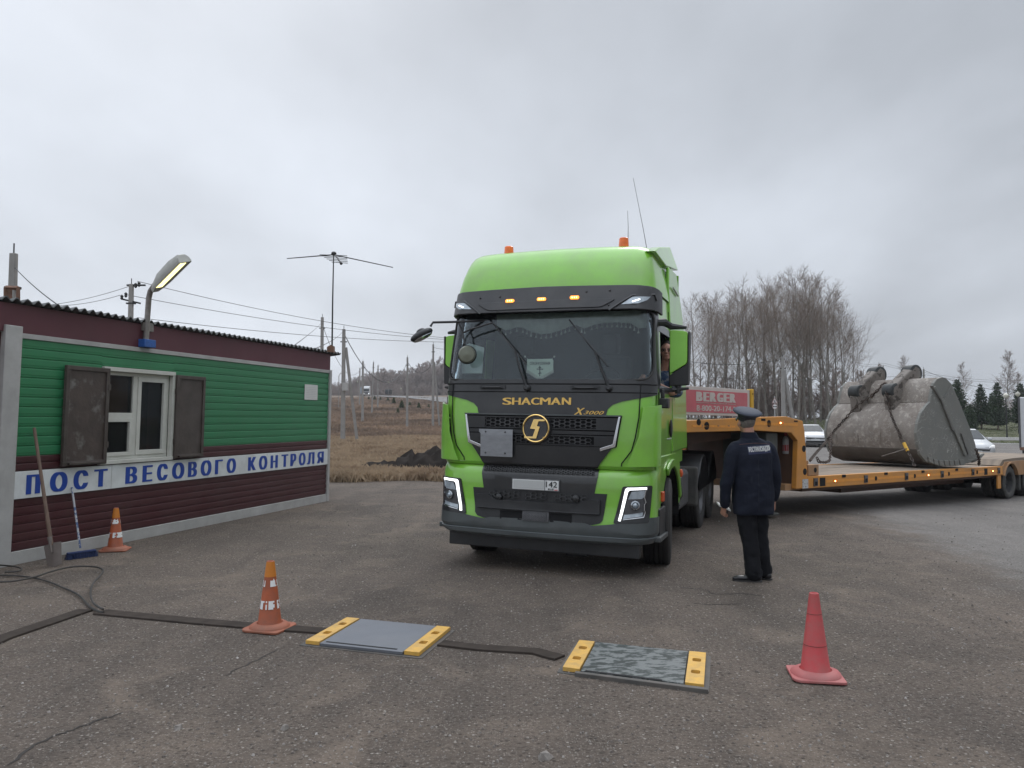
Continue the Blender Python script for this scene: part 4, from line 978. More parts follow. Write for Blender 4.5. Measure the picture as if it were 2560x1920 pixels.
mat('roof_sheet', (.085, .088, .088), .8, var=.25, vscale=3, bump=.2, bscale=20)
mat('roof_lip', (.22, .225, .225), .8, var=.3, vscale=5)
WP0 = np.array([-5.8134, 8.8454, 0.]); WD = np.array([.2745, .9616, 0.]); WN = np.array([.9616, -.2745, 0.]); WL = 7.263; LEAN = .028
cabin = thing('site_cabin', 'green and maroon sided weighing post cabin with brown window shutters', 'cabin', tuple(WP0))
def Wp(s, z, o=0.): return WD*(s+LEAN*z)+WN*o+np.array([0, 0, z])
def WQ(p, o=0.):
    q = onplane(p, WP0+WN*o, WN)-WP0; return float(q@WD-LEAN*q[2]), float(q[2])
def wbox(mb, s0, s1, z0, z1, o0, o1):
    vs = [Wp(s, z, o) for z in (z0, z1) for o in (o0, o1) for s in (s0, s1)]
    mb.add(vs, [(0, 1, 3, 2), (4, 6, 7, 5), (0, 4, 5, 1), (2, 3, 7, 6), (0, 2, 6, 4), (1, 5, 7, 3)]); return mb
def siding(z0, z1, s0, s1, pitch, name, mt, phase=0.):
    prof = []; z = z0+phase
    n_ = max(1, round((z1-z0)/pitch)); pt_ = (z1-z0)/n_; prof.append((z0, 0))
    for k in range(n_):
        a = z0+k*pt_; prof += [(a+.003, -.012), (a+.009, -.012), (a+.013, .0), (a+pt_*.30, .0012), (a+pt_*.34, .0045), (a+pt_-.012, .0065), (a+pt_-.003, .005)]
    prof.append((z1, 0)); m = MB(); vs = []
    for s in (s0, s1): vs += [Wp(s, z, o) for z, o in prof]
    k = len(prof); m.add(vs, [(i, i+k, i+k+1, i+1) for i in range(k-1)]); m.add([Wp(s0, z0, -.08), Wp(s1, z0, -.08), Wp(s1, z1, -.08), Wp(s0, z1, -.08)], [(0, 3, 2, 1)])
    return m.build(name, mt, cabin, recalc=False)
GB = 1.25; SB0, SB1 = .757, 1.074
wl, wr, wb, wt = 1.30, 2.66, 1.085, 2.385
siding(.15, SB0, .05, WL+.02, .11, 'maroon_siding', 'wall_red')
siding(SB1, GB, .05, wl, .10, 'maroon_siding', 'wall_red'); siding(SB1, GB, wr, WL+.02, .10, 'maroon_siding', 'wall_red')
m = wbox(MB(), wl, wr, SB1, wb, -.08, 0); m.build('wall_strip', 'wall_red', cabin)
siding(GB, 2.635, .05, wl, .116, 'green_siding', 'wall_green'); siding(GB, 2.635, wr, WL+.02, .116, 'green_siding', 'wall_green')
siding(wt, 2.635, wl, wr, .125, 'green_siding', 'wall_green')
wbox(MB(), -.02, WL+.02, .0, .152, -.08, .022).build('base_skirt', 'trim_white', cabin, bevel=.004)
wbox(MB(), .0, WL+.03, 2.635, 2.695, -.08, .025).build('top_trim', 'trim_white', cabin, bevel=.004)
wbox(MB(), -.9, WL+.03, 2.695, 3.03, -.08, .012).build('fascia', 'fascia_red', cabin)
wbox(MB(), -.9, -.19, 2.695, 3.02, .012, .03).build('fascia', 'fascia_red', cabin)
wbox(MB(), -.16, .06, 0, 2.77, -.10, .05).build('corner_post', 'trim_white', cabin, bevel=.008)
wbox(MB(), WL-.01, WL+.07, 0, 2.70, -.10, .04).build('corner_trim', 'trim_white', cabin, bevel=.006)
# rest of the body
m = MB(); wbox(m, -.9, WL+.0, .05, 3.0, -2.6, -2.5); wbox(m, WL-.05, WL+.02, .05, 2.9, -2.6, -.08); wbox(m, -.9, -.85, .05, 3.0, -2.6, -.08); wbox(m, -.9, -.16, .05, 2.69, -.08, -.02); wbox(m, -.9, WL, 2.9, 2.98, -2.6, -.1); wbox(m, -.9, WL, .02, .1, -2.6, -.1)
m.build('body', 'wall_red', cabin)
# roof: corrugated fibre sheet
per = .135; m = MB(); s0, s1 = -1.0, WL+.36; n_ = int((s1-s0)/per*8); vs = []
for i in range(n_+1):
    s = s0+(s1-s0)*i/n_; w_ = .024*math.cos(2*math.pi*(s-s0)/per)+.004*math.sin(s*1.3)
    for o, dz in ((.07+.012*math.sin(s*2.1)+.01*((int((s+1.0)/1.1)) % 2), 0), (-2.75, -.30)):
        vs += [Wp(s, 3.075+dz+w_, o), Wp(s, 3.060+dz+w_, o)]
fs = []
for i in range(n_): a = i*4; fs += [(a, a+2, a+6, a+4), (a+1, a+5, a+7, a+3), (a, a+4, a+5, a+1), (a+2, a+3, a+7, a+6)]
fs += [(0, 1, 3, 2), (n_*4, n_*4+2, n_*4+3, n_*4+1)]
m.add(vs, fs); m.build('roof', 'roof_sheet', cabin, smooth=True, angle=45)
# window
wf = [('window', None)]
W = MB(); 
for b_ in ((wl, wr, wt-.055, wt, -.02, .05), (wl, wr, wb, wb+.05, -.02, .055), (wl, wl+.05, wb+.05, wt-.055, -.02, .04), (wr-.05, wr, wb+.05, wt-.055, -.02, .045)): wbox(W, *b_)
win = W.build('window', 'window_white', cabin, bevel=.004)
i0, i1, j0, j1 = wl+.05, wr-.05, wb+.05, wt-.055; fb = .05
mid = i0+(i1-i0)*.47
def frame(s0, s1, z0, z1, t, o0, o1, name='sash'):
    m = MB(); wbox(m, s0, s1, z1-t, z1, o0, o1); wbox(m, s0, s1, z0, z0+t, o0, o1); wbox(m, s0, s0+t, z0+t, z1-t, o0, o1); wbox(m, s1-t, s1, z0+t, z1-t, o0, o1); return m.build(name, 'window_white', win, bevel=.004)
frame(i0, i1, j0, j1, .05, -.07, -.025, 'window_frame')
m = wbox(MB(), mid-.04, mid+.04, j0+.05, j1-.05, -.07, -.022); m.build('mullion', 'window_white', win, bevel=.004)
zt_ = j0+(j1-j0)*.47
m = wbox(MB(), i0+.05, mid-.04, zt_, zt_+.075, -.07, -.022); m.build('transom', 'window_white', win, bevel=.004)
frame(i0+.05, mid-.04, j0+.05, zt_, .05, -.06, -.012); frame(mid+.04, i1-.05, j0+.05, j1-.05, .065, -.06, -.010)
wgl = glassmat('cabin_glass', (.75, .75, .74), .0, .02, alpha=.03, ior=1.16)
m = wbox(MB(), i0+.04, i1-.04, j0+.04, j1-.04, -.050, -.045); m.build('pane', wgl, win)
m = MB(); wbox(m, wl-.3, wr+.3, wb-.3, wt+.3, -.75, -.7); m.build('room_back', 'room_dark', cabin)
m = MB(); wbox(m, i0, mid, zt_, j1, -.16, -.15); m.build('blind', 'room_brown', win)
# shutters
def shutter(s0, s1, z0, z1, mt, hinge):
    m = wbox(MB(), s0, s1, z0, z1, .035, .060); so_ = m.build('shutter', mt, cabin, bevel=.004)
    m = MB(); t = .055
    for b_ in ((s0, s1, z1-t, z1), (s0, s1, z0, z0+t), (s0, s0+t, z0+t, z1-t), (s1-t, s1, z0+t, z1-t)): wbox(m, *b_, .0605, .078)
    m.build('shutter_rim', 'shutter_brown', so_, bevel=.004)
    m = wbox(MB(), s0+.07, s1-.1, z0+.015, z0+.04, .078, .115); m.build('shutter_ledge', 'shutter_brown', so_, bevel=.003)
    for zz_ in (z0+.25, z1-.25):
        m = wbox(MB(), hinge-.02, hinge+.02, zz_-.04, zz_+.04, .04, .085); m.build('hinge', 'shutter_brown', so_, bevel=.003)
    return so_
shutter(.68, 1.375, 1.10, 2.36, 'shutter_worn', 1.37); shutter(2.66, 3.31, 1.10, 2.345, 'shutter_brown', 2.67)
# sign board and its words
m = wbox(MB(), .0, WL+.01, SB0, SB1, .012, .030); sb = m.build('sign_board', 'sign_white', cabin, bevel=.003)
m = MB()
for s_ in (1.52, 3.5, 5.1): wbox(m, s_-.003, s_+.003, SB0+.004, SB1-.004, .0300, .0312)
m.build('board_joint', 'trim_white', sb)
lz0, lz1 = .80, 1.028
for wd_, xs_ in (("ПОСТ", ((155, 245), (308, 420), (460, 553), (592, 677))), ("ВЕСОВОГО", ((795, 870), (905, 968), (998, 1066), (1095, 1173), (1198, 1255), (1280, 1348), (1372, 1420), (1447, 1506))), ("КОНТРОЛЯ", ((1585, 1635), (1655, 1708), (1730, 1776), (1800, 1842), (1858, 1895), (1912, 1955), (1966, 2012), (2030, 2072)))):
    for ch, (ua, ub_) in zip(wd_, xs_):
        vv = lerp(1575, 1395, (ua-155)/1920); a = WQ(Z1(ua, vv))[0]; b = WQ(Z1(ub_, vv))[0]
        e = .006 if ch in 'ОС' else 0
        m = MB(); text_on(m, ch, Wp, a, b, lz0-e, lz1+e, .034, bold=.20); m.build('letter', 'sign_blue', sb, recalc=False)
m = wbox(MB(), 6.32, 6.80, 2.065, 2.365, .012, .020); no = m.build('notice', 'notice_white', cabin)
m = MB()
for k in range(7): wbox(m, 6.36, 6.76, 2.10+k*.034, 2.106+k*.034, .0202, .0212)
m.build('notice_lines', 'plate_grey', no)
# rusty frame and red alarm lamp on the roof's left end
mat('rusty', (.16, .085, .055), .8, var=.3, vscale=12, bump=.3, bscale=40)
# ================================================================== wall lamp
mat('galv', (.22, .21, .20), .6, .3, var=.2, vscale=15, dirt=(.16, .10, .07), dstr=.4)
mat('lamp_shell', (.36, .36, .33), .5, var=.12, vscale=10); mat('blue_bracket', (.02, .09, .32), .5, var=.25, vscale=30)
mat('led', (.9, .9, .7), .3, emit=(1.0, .88, .34), es=2.0)
lb = WQ((363, 862)); S0 = lb[0]
lamp = thing('wall_lamp', 'lit street lamp on a bent steel pipe fixed above the cabin window', 'lamp', tuple(WP0))
def WX(p, o): 
    q = onplane(p, WP0+WN*o, WN)-WP0; return q
P_ = [WX((364, 866), .06), WX((368, 800), .06), WX((372, 745), .07), WX((376, 728), .11), WX((387, 712), .20), WX((397, 700), .30)]
m = MB(); m.tube(P_, .038, 12); m.build('pipe', 'galv', lamp, smooth=True)
m = MB(); c_ = WX((363, 859), .03); s_, z_ = c_@WD, c_[2]
m.add([WD*(s_+a)+WN*o+np.array([0, 0, z_+b]) for b in (-.055, .055) for o in (.0, .12) for a in (-.11, .11)], [(0, 1, 3, 2), (4, 6, 7, 5), (0, 4, 5, 1), (2, 3, 7, 6), (0, 2, 6, 4), (1, 5, 7, 3)]); m.build('bracket', 'blue_bracket', lamp, bevel=.006)
m = MB(); c_ = WX((369, 800), .03); s_, z_ = c_@WD, c_[2]
m.add([WD*(s_+a)+WN*o+np.array([0, 0, z_+b]) for b in (-.16, -.04) for o in (.012, .05) for a in (-.10, .10)], [(0, 1, 3, 2), (4, 6, 7, 5), (0, 4, 5, 1), (2, 3, 7, 6), (0, 2, 6, 4), (1, 5, 7, 3)]); m.build('back_plate', 'galv', lamp)
# luminaire: axis from lower-left to upper-right, pointing out from the wall
A_ = WX((392, 716), .26)
lampdir = None
B0 = onplane((388, 724), WP0+WN*.22, WN); B1 = onplane((462, 650), WP0+WN*.95, WN)
B0 = np.array(B0); B1 = np.array(B1); ax = Vector(B1-B0); Ln = ax.length; ax.normalize(); tocam = Vector((.86, -.30, -.62)).normalized()
dn = (tocam-ax*tocam.dot(ax)).normalized(); sd = ax.cross(dn)
def LX(t, a, h): return np.array(Vector(B0)-Vector(WP0)+ax*(t*Ln)+sd*a+dn*h)
def hull(sections):
    m = MB(); k = len(sections[0]); m.add([v for s in sections for v in s], [(i*k+j, i*k+(j+1) % k, (i+1)*k+(j+1) % k, (i+1)*k+j) for i in range(len(sections)-1) for j in range(k)]+[tuple(range(k-1, -1, -1)), tuple((len(sections)-1)*k+j for j in range(k))]); return m
secs = []
for t, w_, h_ in ((-.02, .045, .05), (.05, .065, .07), (.12, .085, .08), (.30, .10, .12), (.7, .10, .13), (.97, .10, .10), (1.0, .095, .08)):
    secs.append([LX(t, a, h) for a, h in ((-w_, 0), (-w_*.9, -h_*.5), (-w_*.5, -h_), (w_*.5, -h_), (w_*.9, -h_*.5), (w_, 0), (w_, .03), (-w_, .03))])
lh = hull(secs).build('lamp_head', 'lamp_shell', lamp, smooth=True, angle=30)
m = MB()
for k in range(5):
    t0, t1 = .16+k*.165, .16+k*.165+.150; m.add([LX(t, a, .033) for t, a in ((t0, -.075), (t1, -.075), (t1, .02), (t0, .02))]+[LX(t, a, .02) for t, a in ((t0, -.075), (t1, -.075), (t1, .02), (t0, .02))], [(0, 1, 2, 3), (7, 6, 5, 4), (0, 4, 5, 1), (1, 5, 6, 2), (2, 6, 7, 3), (3, 7, 4, 0)])
m.build('led_panel', 'led', lh)
# ================================================================== aerial
mat('black_metal', (.012, .012, .013), .5, var=.2)
ae = thing('tv_aerial', 'thin black television aerial with two long arms on a mast above the cabin roof', 'aerial')
aq = lambda u, v, o=-.9: onplane((u, v), WP0+WN*o, WN)
def Z66(u, v): return (660+u/4.1475, 580+v/4.1475)
b_ = DP(Z66(705, 1240), 15.2); t_ = DP(Z66(722, 235), 15.2)
m = MB(); m.tube([b_, DP(Z66(712, 700), 15.2), t_], [.018, .015, .011], 6); m.build('mast', 'black_metal', ae, smooth=True)
m = MB(); m.ball(DP(Z66(724, 225), 15.2), (.055, .055, .045), 10); m.build('hub', 'black_metal', ae, smooth=True)
for q_, yy in (((240, 275), 15.6), ((1335, 367), 14.4)):
    m = MB(); m.tube([t_, DP(Z66(*q_), yy)], [.013, .009], 6); m.build('arm', 'black_metal', ae, smooth=True)
bt = DP(Z66(800, 326), 13.6); m = MB(); m.tube([DP(Z66(740, 240), 15.1), bt], .017, 6); m.ball(bt, .028, 8); m.build('boom', 'black_metal', ae, smooth=True)
m = MB()
for k in range(6):
    c_ = np.array(lerp(np.array(DP(Z66(740, 240), 15.1)), np.array(bt), k/5.5)); m.tube([c_-np.array([.30-.03*k, .05, 0]), c_+np.array([.22-.02*k, .05, 0])], .006, 4)
m.build('elements', 'black_metal', ae)
m = MB(); m.prism([DP(Z66(*q), 15.0)[::2] for q in ((652, 1192), (690, 1170), (716, 1180), (716, 1245), (652, 1240))], lambda a, b, d: (a, 15.0+d, b), 0, .16); m.build('mast_foot', 'rusty', ae)
# ================================================================== cones
mat('cone_orange', (.32, .066, .017), .55, var=.15, vscale=8, dirt=(.10, .055, .04), dstr=.75, dscale=5)
mat('cone_tip', (.50, .165, .012), .5, var=.1, vscale=8, dirt=(.3, .12, .03), dstr=.3)
mat('cone_red', (.46, .042, .048), .55, var=.08, vscale=6, dirt=(.24, .11, .095), dstr=.75, dscale=7)
mat('cone_base_o', (.30, .085, .04), .7, var=.2, vscale=8, dirt=(.12, .08, .06), dstr=.7)
mat('cone_base_r', (.38, .085, .085), .7, var=.15, vscale=8, dirt=(.25, .17, .15), dstr=.6)
mat('reflective', (.70, .70, .69), .5, var=.05)
mat('ring_dark', (.10, .03, .02), .8)
def worn_band(z0, z1, r0, r1, seed, parent, peel):
    rr = random.Random(seed); m = MB(); n = 40; rows = 5
    cells = {}
    gaps = sorted(rr.uniform(0, n) for _ in range(peel)); 
    for i in range(n):
        for j in range(rows):
            if any(abs((i+rr.uniform(-.4, .4))-g) < .75 for g in gaps) or rr.random() < .05 or (peel > 11 and j == rows-1 and rr.random() < .7): continue
            a0 = 2*math.pi*i/n; a1 = 2*math.pi*(i+1)/n; za = lerp(z0, z1, j/rows); zb_ = lerp(z0, z1, (j+1)/rows); ra = lerp(r0, r1, j/rows)+.0025; rb = lerp(r0, r1, (j+1)/rows)+.0025
            m.add([(ra*math.cos(a0), ra*math.sin(a0), za), (ra*math.cos(a1), ra*math.sin(a1), za), (rb*math.cos(a1), rb*math.sin(a1), zb_), (rb*math.cos(a0), rb*math.sin(a0), zb_)], [(0, 1, 2, 3)])
    return m.build('reflective_band', 'reflective', parent, recalc=False)
def cone(p, label, bands, rz, mts, H=.53, tilt=0.):
    x, y = p; z = gz(x, y); c = thing('traffic_cone', label, 'traffic cone', (x, y, z), rz, 'traffic cones', rx=tilt)
    m = MB(); m.lathe([(.098, .035), (.100, .045), (.092, .055), (.030, H), (.024, H+.004), (.020, H), (.022, H-.02)], 32, cap=False); cb = m.build('cone_body', mts[0], c, smooth=True, angle=45)
    m = MB(); m.prism(roundrect(-.165, .165, -.165, .165, .045), lambda a, b, d: (a+.006*math.sin(b*30), b, d+.006*math.sin(a*22)), .004, .022); m.lathe([(.160, .020), (.155, .034), (.125, .052), (.10, .056), (.098, .03)], 28, cap=False); m.build('base', mts[1], c, smooth=True, bevel=.004, angle=40)
    r_ = lambda z_: lerp(.092, .030, (z_-.055)/(H-.055))
    if bands:
        m = MB(); m.lathe([(r_(.42)+.0012, .42), (r_(H-.002)+.0012, H-.002)], 32, cap=False); m.build('tip', 'cone_tip', cb, smooth=True)
        worn_band(.17, .235, r_(.17), r_(.235), bands, cb, 9); worn_band(.345, .405, r_(.345), r_(.405), bands+1, cb, 14)
    else:
        for z_ in (.21, .41): m = MB(); ring(m, (0, 0, z_), (0, 0, 1), r_(z_)+.0005, .0018, 30, 4); m.build('joint_ring', 'ring_dark', cb)
    return c
cone(G((674, 1572)), 'orange traffic cone with peeling white bands beside the grey weighing plate', 5, R(-18), ('cone_orange', 'cone_base_o'), .54)
cone(G((288, 1376)), 'orange traffic cone with torn bands standing against the cabin wall', 21, R(10), ('cone_orange', 'cone_base_o'), .54)
cone(G((2039, 1692), gz(2, 5)), 'pinkish red traffic cone without bands standing alone at the right', 0, R(-12), ('cone_red', 'cone_base_r'), .54, tilt=R(-1))
# ================================================================== weighing plates
mat('plate_steel', (.125, .135, .155), .5, .25, var=.06, vscale=6, bump=.12, bscale=140, dirt=(.16, .155, .15), dstr=.35)
mat('plate_flaked', (.022, .030, .031), .55, .1, var=.3, vscale=12, col2=(.13, .14, .14), fac2=(.47, .53), s2=11, bump=.25, bscale=60, stretch=(1, 2.2, 1))
mat('yellow_paint', (.60, .34, .055), .6, var=.1, vscale=9, dirt=(.26, .19, .10), dstr=.75, dscale=10)
mat('yellow_deep', (.34, .17, .015), .7, var=.2)
mat('frame_steel', (.060, .060, .057), .8, .0, var=.3, vscale=12, dirt=(.125, .105, .09), dstr=1.0)
mat('channel_steel', (.034, .027, .0225), .85, .0, spec=.15, var=.3, vscale=8, dirt=(.055, .044, .037), dstr=.35, stretch=(1, 1, 1))
def scale_plate(cor_, label, mt, slot):
    P = [np.array(G(c)) for c in cor_]; c0 = sum(P)/4; t = thing('weighing_plate', label, 'weighing plate', (c0[0], c0[1], 0), 0, 'vehicle weighing plates')
    def U(a, b, h): 
        q = (P[0]*(1-a)+P[1]*a)*(1-b)+(P[3]*(1-a)+P[2]*a)*b-c0; return (q[0], q[1], h)
    def slab(mb, a0, a1, b0, b1, h0, h1):
        vs = [U(a, b, h) for h in (h0, h1) for b in (b0, b1) for a in (a0, a1)]; mb.add(vs, [(0, 1, 3, 2), (4, 6, 7, 5), (0, 4, 5, 1), (2, 3, 7, 6), (0, 2, 6, 4), (1, 5, 7, 3)]); return mb
    slab(MB(), -.035, 1.035, -.03, 1.05, -.02, .005).build('pit_frame', 'frame_steel', t)
    slab(MB(), .135, .865, -.02, 1.015, .006, .028).build('deck', mt, t, bevel=.003)
    for a0, a1 in ((0, .125), (.875, 1.0)):
        # yellow end ramp with two lifting pockets
        P2 = [(a0, 0.), (a1, 0.), (a1, 1.), (a0, 1.)]; am = (a0+a1)/2
        holes = [roundrect(am-.032, am+.032, b_-.055, b_+.055, .02, 2)[::-1] for b_ in (.28, .66)]
        m = MB(); patch(m, P2, lambda a, b, o: np.array(U(a, b, o)), .034, .026, holes=holes, step=.5); r_ = m.build('end_ramp', 'yellow_paint', t)
        for b_ in (.28, .66): slab(MB(), am-.034, am+.034, b_-.057, b_+.057, .008, .014).build('lifting_pocket', 'yellow_deep', r_)
    if slot: slab(MB(), .17, .80, .935, .968, .0285, .0295).build('slot', 'dark_void', t); slab(MB(), .20, .93, -.045, -.018, .007, .012).build('slot', 'dark_void', t)
    else: slab(MB(), .17, .72, .985, 1.02, .029, .0295).build('slot', 'dark_void', t); slab(MB(), .1, 1.03, 1.03, 1.09, -.01, .026).build('kerb_angle', 'frame_steel', t, bevel=.004)
    return t
scale_plate(((867, 1553), (1126, 1578), (1047.5, 1643), (764, 1612)), 'smooth grey weighing plate with yellow ends next to the banded cone', 'plate_steel', True)
scale_plate(((1448.6, 1611), (1765, 1643.5), (1759.6, 1725), (1407, 1680)), 'dark flaking weighing plate with yellow ends, the one nearer the red cone', 'plate_flaked', False)
# steel cable channels
def channel(pts, wd_, label):
    c0 = np.array(pts[0]); m = MB(); L_ = []; 
    for i, p in enumerate(pts):
        a = Vector(pts[max(i-1, 0)]); b = Vector(pts[min(i+1, len(pts)-1)]); d = (b-a).normalized(); n = Vector((-d.y, d.x))
        L_.append([(p[0]-c0[0]+n.x*k, p[1]-c0[1]+n.y*k, gz(*p)+h) for k, h in ((-wd_/2, -.01), (-wd_/2+.004, .016), (wd_/2-.004, .016), (wd_/2, -.01))])
    k = len(L_); m.add([v for r in L_ for v in r], [(i*4+j, i*4+j+1, i*4+j+5, i*4+j+4) for i in range(k-1) for j in range(3)]+[(3, 2, 1, 0), (k*4-4, k*4-3, k*4-2, k*4-1)])
    o = m.build('cable_channel', 'channel_steel', bevel=.003); o.location = (c0[0], c0[1], 0); return tag(o, label, 'cable channel', 'steel cable channels')
channel([G(Z2(-60, 1315)), G(Z2(0, 1285)), G(Z2(250, 1200)), G(Z2(550, 1098))], .15, 'rusty flat steel channel running off the left edge of the yard')
channel([G(Z2(640, 1112)), G(Z2(950, 1142)), G(Z2(1300, 1175)), G(Z2(1700, 1208)), G(Z2(2110, 1236))], .15, 'dark steel channel passing behind the banded cone to the grey plate')
def Zp(u, v): return (600+u/3.687, 1350+v/3.687)
def Zq(u, v): return (1360+u/2.765, 1450+v/2.765)
channel([G(Zp(1850, 960)), G(Zp(2212, 1003)), G(Zq(-60, 500)), G(Zq(30, 525)), G(Zq(110, 545))], .13, 'dark steel channel between the two weighing plates')
# black hose
m = MB(); mat('hose', (.018, .017, .016), .6, var=.3, dirt=(.07, .06, .052), dstr=.6)
def smoothpts(P, n=6):
    P = [np.array(p, float) for p in P]; o = []
    for i in range(len(P)-1):
        p0, p1, p2, p3 = P[max(i-1, 0)], P[i], P[i+1], P[min(i+2, len(P)-1)]
        for k in range(n):
            t = k/n; o.append(.5*((2*p1)+(-p0+p2)*t+(2*p0-5*p1+4*p2-p3)*t*t+(-p0+3*p1-3*p2+p3)*t**3))
    return o+[P[-1]]
def hose(pts, h, r=.016):
    P = smoothpts([(*G(Z2(*q)), h) for q in pts]); return [(p[0], p[1], p[2]) for p in P]
m.tube(hose([(-90, 878), (0, 881), (120, 886), (240, 903), (330, 930), (400, 960), (470, 990), (520, 1022), (555, 1062), (590, 1095), (630, 1115), (665, 1124)], .02), .0095, 8)
m.tube(hose([(-90, 940), (0, 941), (100, 934), (230, 906), (330, 872), (450, 843), (560, 838), (630, 846), (662, 866), (640, 905), (605, 940), (585, 985), (583, 1035), (600, 1080), (635, 1108), (662, 1122)], .045), .0095, 8)
m.tube(hose([(-90, 835), (0, 834), (90, 842), (138, 858), (112, 874), (30, 880)], .05), .009, 8)
tag(m.build('hose', 'hose', smooth=True), 'looped black hose lying on the yard in front of the cabin', 'hose')
# ================================================================== shovel and broom against the wall
mat('wood_old', (.13, .085, .062), .75, var=.25, vscale=20, stretch=(1, 1, .2)); mat('spade', (.16, .14, .13), .6, .3, var=.25, vscale=9, dirt=(.14, .11, .09), dstr=.6)
sh = thing('shovel', 'long handled shovel leaning upright against the cabin wall', 'shovel', (0, 0, 0))
top = onplane(Z1(220, 1208), WP0+WN*.06, WN); tipg = G(Z2(350, 815)); tip = np.array([*tipg, .01]); neck = onplane(Z2(328, 665), WP0+WN*.42, WN)
neck = tip+(top-tip)*((neck[2]-tip[2])/(top[2]-tip[2]))
neck = np.array([lerp(tip[0], top[0], .16), lerp(tip[1], top[1], .16), lerp(tip[2], top[2], .16)])
m = MB(); m.tube([lerp(neck, top, t)+np.array([0, 0, 0]) for t in (-.02, .3, .6, 1)], [.024, .021, .019, .018], 8); m.build('handle', 'wood_old', sh, smooth=True)
ax_ = Vector(neck-tip).normalized(); sd_ = Vector((math.cos(R(-8)), math.sin(R(-8)), 0)); sd_ = (sd_-ax_*sd_.dot(ax_)).normalized(); nn_ = sd_.cross(ax_)
Lb = (neck-tip); Lb = np.linalg.norm(Lb)*.98
def SB(a, b, d=0.): return np.array(Vector(tip)+sd_*a+ax_*b+nn_*(d-.9*(a*a)+ .0))
m = MB(); patch(m, [(-.09, .0), (0, -.012), (.085, .0), (.115, Lb*.97), (.02, Lb*1.02), (-.02, Lb*1.02), (-.105, Lb*.97)], SB, .0, .004, step=.04); m.build('blade', 'spade', sh, smooth=True)
m = MB(); m.tube([SB(0, Lb*.6, .008), SB(0, Lb*1.3, .012)], [.012, .026], 8); m.build('socket', 'spade', sh, smooth=True)
mat('broom_stick', (.40, .41, .43), .5, var=.1, col2=(.06, .10, .22), fac2=(.49, .52), s2=22); mat('broom_blue', (.014, .026, .085), .85, var=.3, vscale=60, bump=.6, bscale=160)
br = thing('broom', 'broom with mottled white stick and dark blue head by the cabin wall', 'broom', (0, 0, 0))
b0 = np.array([*G(Z2(515, 742)), .09]); top = onplane(Z1(462, 1590), WP0+WN*.05, WN)
m = MB(); m.tube([b0, top], .013, 8); m.build('stick', 'broom_stick', br, smooth=True)
e0 = np.array([*G(Z2(425, 772)), .0]); e1 = np.array([*G(Z2(620, 745)), .0]); dd = Vector(e1-e0).normalized(); pp = Vector((-dd.y, dd.x, 0)); Lh = np.linalg.norm(e1-e0)
def HB(a, b, c): return np.array(Vector(e0)+dd*a+pp*b+Vector((0, 0, c)))
m = MB(); m.add([HB(a, b, c) for c in (.055, .085) for b in (-.03, .03) for a in (0.01, Lh-.01)], [(0, 1, 3, 2), (4, 6, 7, 5), (0, 4, 5, 1), (2, 3, 7, 6), (0, 2, 6, 4), (1, 5, 7, 3)]); hd_ = m.build('head', 'broom_blue', br, bevel=.01)
m = MB(); rr = random.Random(2)
for k in range(420):
    a = rr.uniform(0, Lh); b = rr.uniform(-.03, .03); m.tube([HB(a, b, .058), HB(a+rr.uniform(-.02, .02), b*1.7+rr.uniform(-.01, .01), .002)], .0028, 3, cap=False)
tag(m.build('bristles', 'broom_blue', br, recalc=False), kind='stuff')

# hairline cracks in the worn yard surface
mat('crack_dark', (.028, .024, .021), .95)
for P_, w_ in (([(20, 1915), (75, 1870), (140, 1840), (190, 1822), (250, 1800), (310, 1782)], .012), ([(560, 1692), (600, 1670), (645, 1650), (700, 1622)], .008), ([(1700, 1470), (1760, 1474), (1790, 1486), (1850, 1484), (1905, 1490)], .010), ([(1730, 1508), (1790, 1512), (1850, 1510)], .009)):
    rr = random.Random(len(P_)); m = MB(); L_ = []; pts = [np.array(G(q)) for q in P_]
    pts = [np.array(q)[:2] for q in smoothpts([(*q, 0) for q in pts], 5)]
    for i, q in enumerate(pts):
        d = pts[min(i+1, len(pts)-1)]-pts[max(i-1, 0)]; d /= np.linalg.norm(d); n_ = np.array([-d[1], d[0]]); q = q+n_*rr.uniform(-.012, .012); ww = w_*rr.uniform(.3, 1)*(0.2 if i in (0, len(pts)-1) else 1)
        L_ += [(q[0]-n_[0]*ww, q[1]-n_[1]*ww, gz(*q)+.003), (q[0]+n_[0]*ww, q[1]+n_[1]*ww, gz(*q)+.003)]
    m.add(L_, [(i*2, i*2+1, i*2+3, i*2+2) for i in range(len(pts)-1)]); tag(m.build('ground_crack', 'crack_dark', recalc=False), kind='structure')
# ================================================================== LOW LOADER TRAILER
from mathutils.bvhtree import BVHTree
mat('orange_paint', (.54, .225, .032), .5, var=.08, vscale=3, dirt=(.27, .16, .085), dstr=.5, bump=.08, bscale=30)
mat('orange_dusty', (.33, .175, .075), .65, var=.15, vscale=4, dirt=(.20, .15, .11), dstr=.7)
mat('reflect_orange', (.62, .25, .03), .4, var=.15, vscale=12, stretch=(3, 1, 1))
mat('brown_panel', (.085, .038, .020), .6, var=.2, vscale=3, dirt=(.07, .055, .045), dstr=.5)
mat('deck_wood', (.25, .195, .145), .85, var=.25, vscale=3, bump=.4, bscale=30, dirt=(.10, .085, .07), dstr=.8, stretch=(.3, 2.5, 1))
mat('pink_sign', (.47, .10, .115), .55, var=.05, dirt=(.45, .25, .25), dstr=.3)
mat('cream_sign', (.50, .44, .40), .6, var=.06)
mat('yellow_post', (.58, .33, .03), .55, var=.1)
mat('locker_grey', (.050, .056, .050), .6, var=.15, dirt=(.09, .08, .07), dstr=.5)
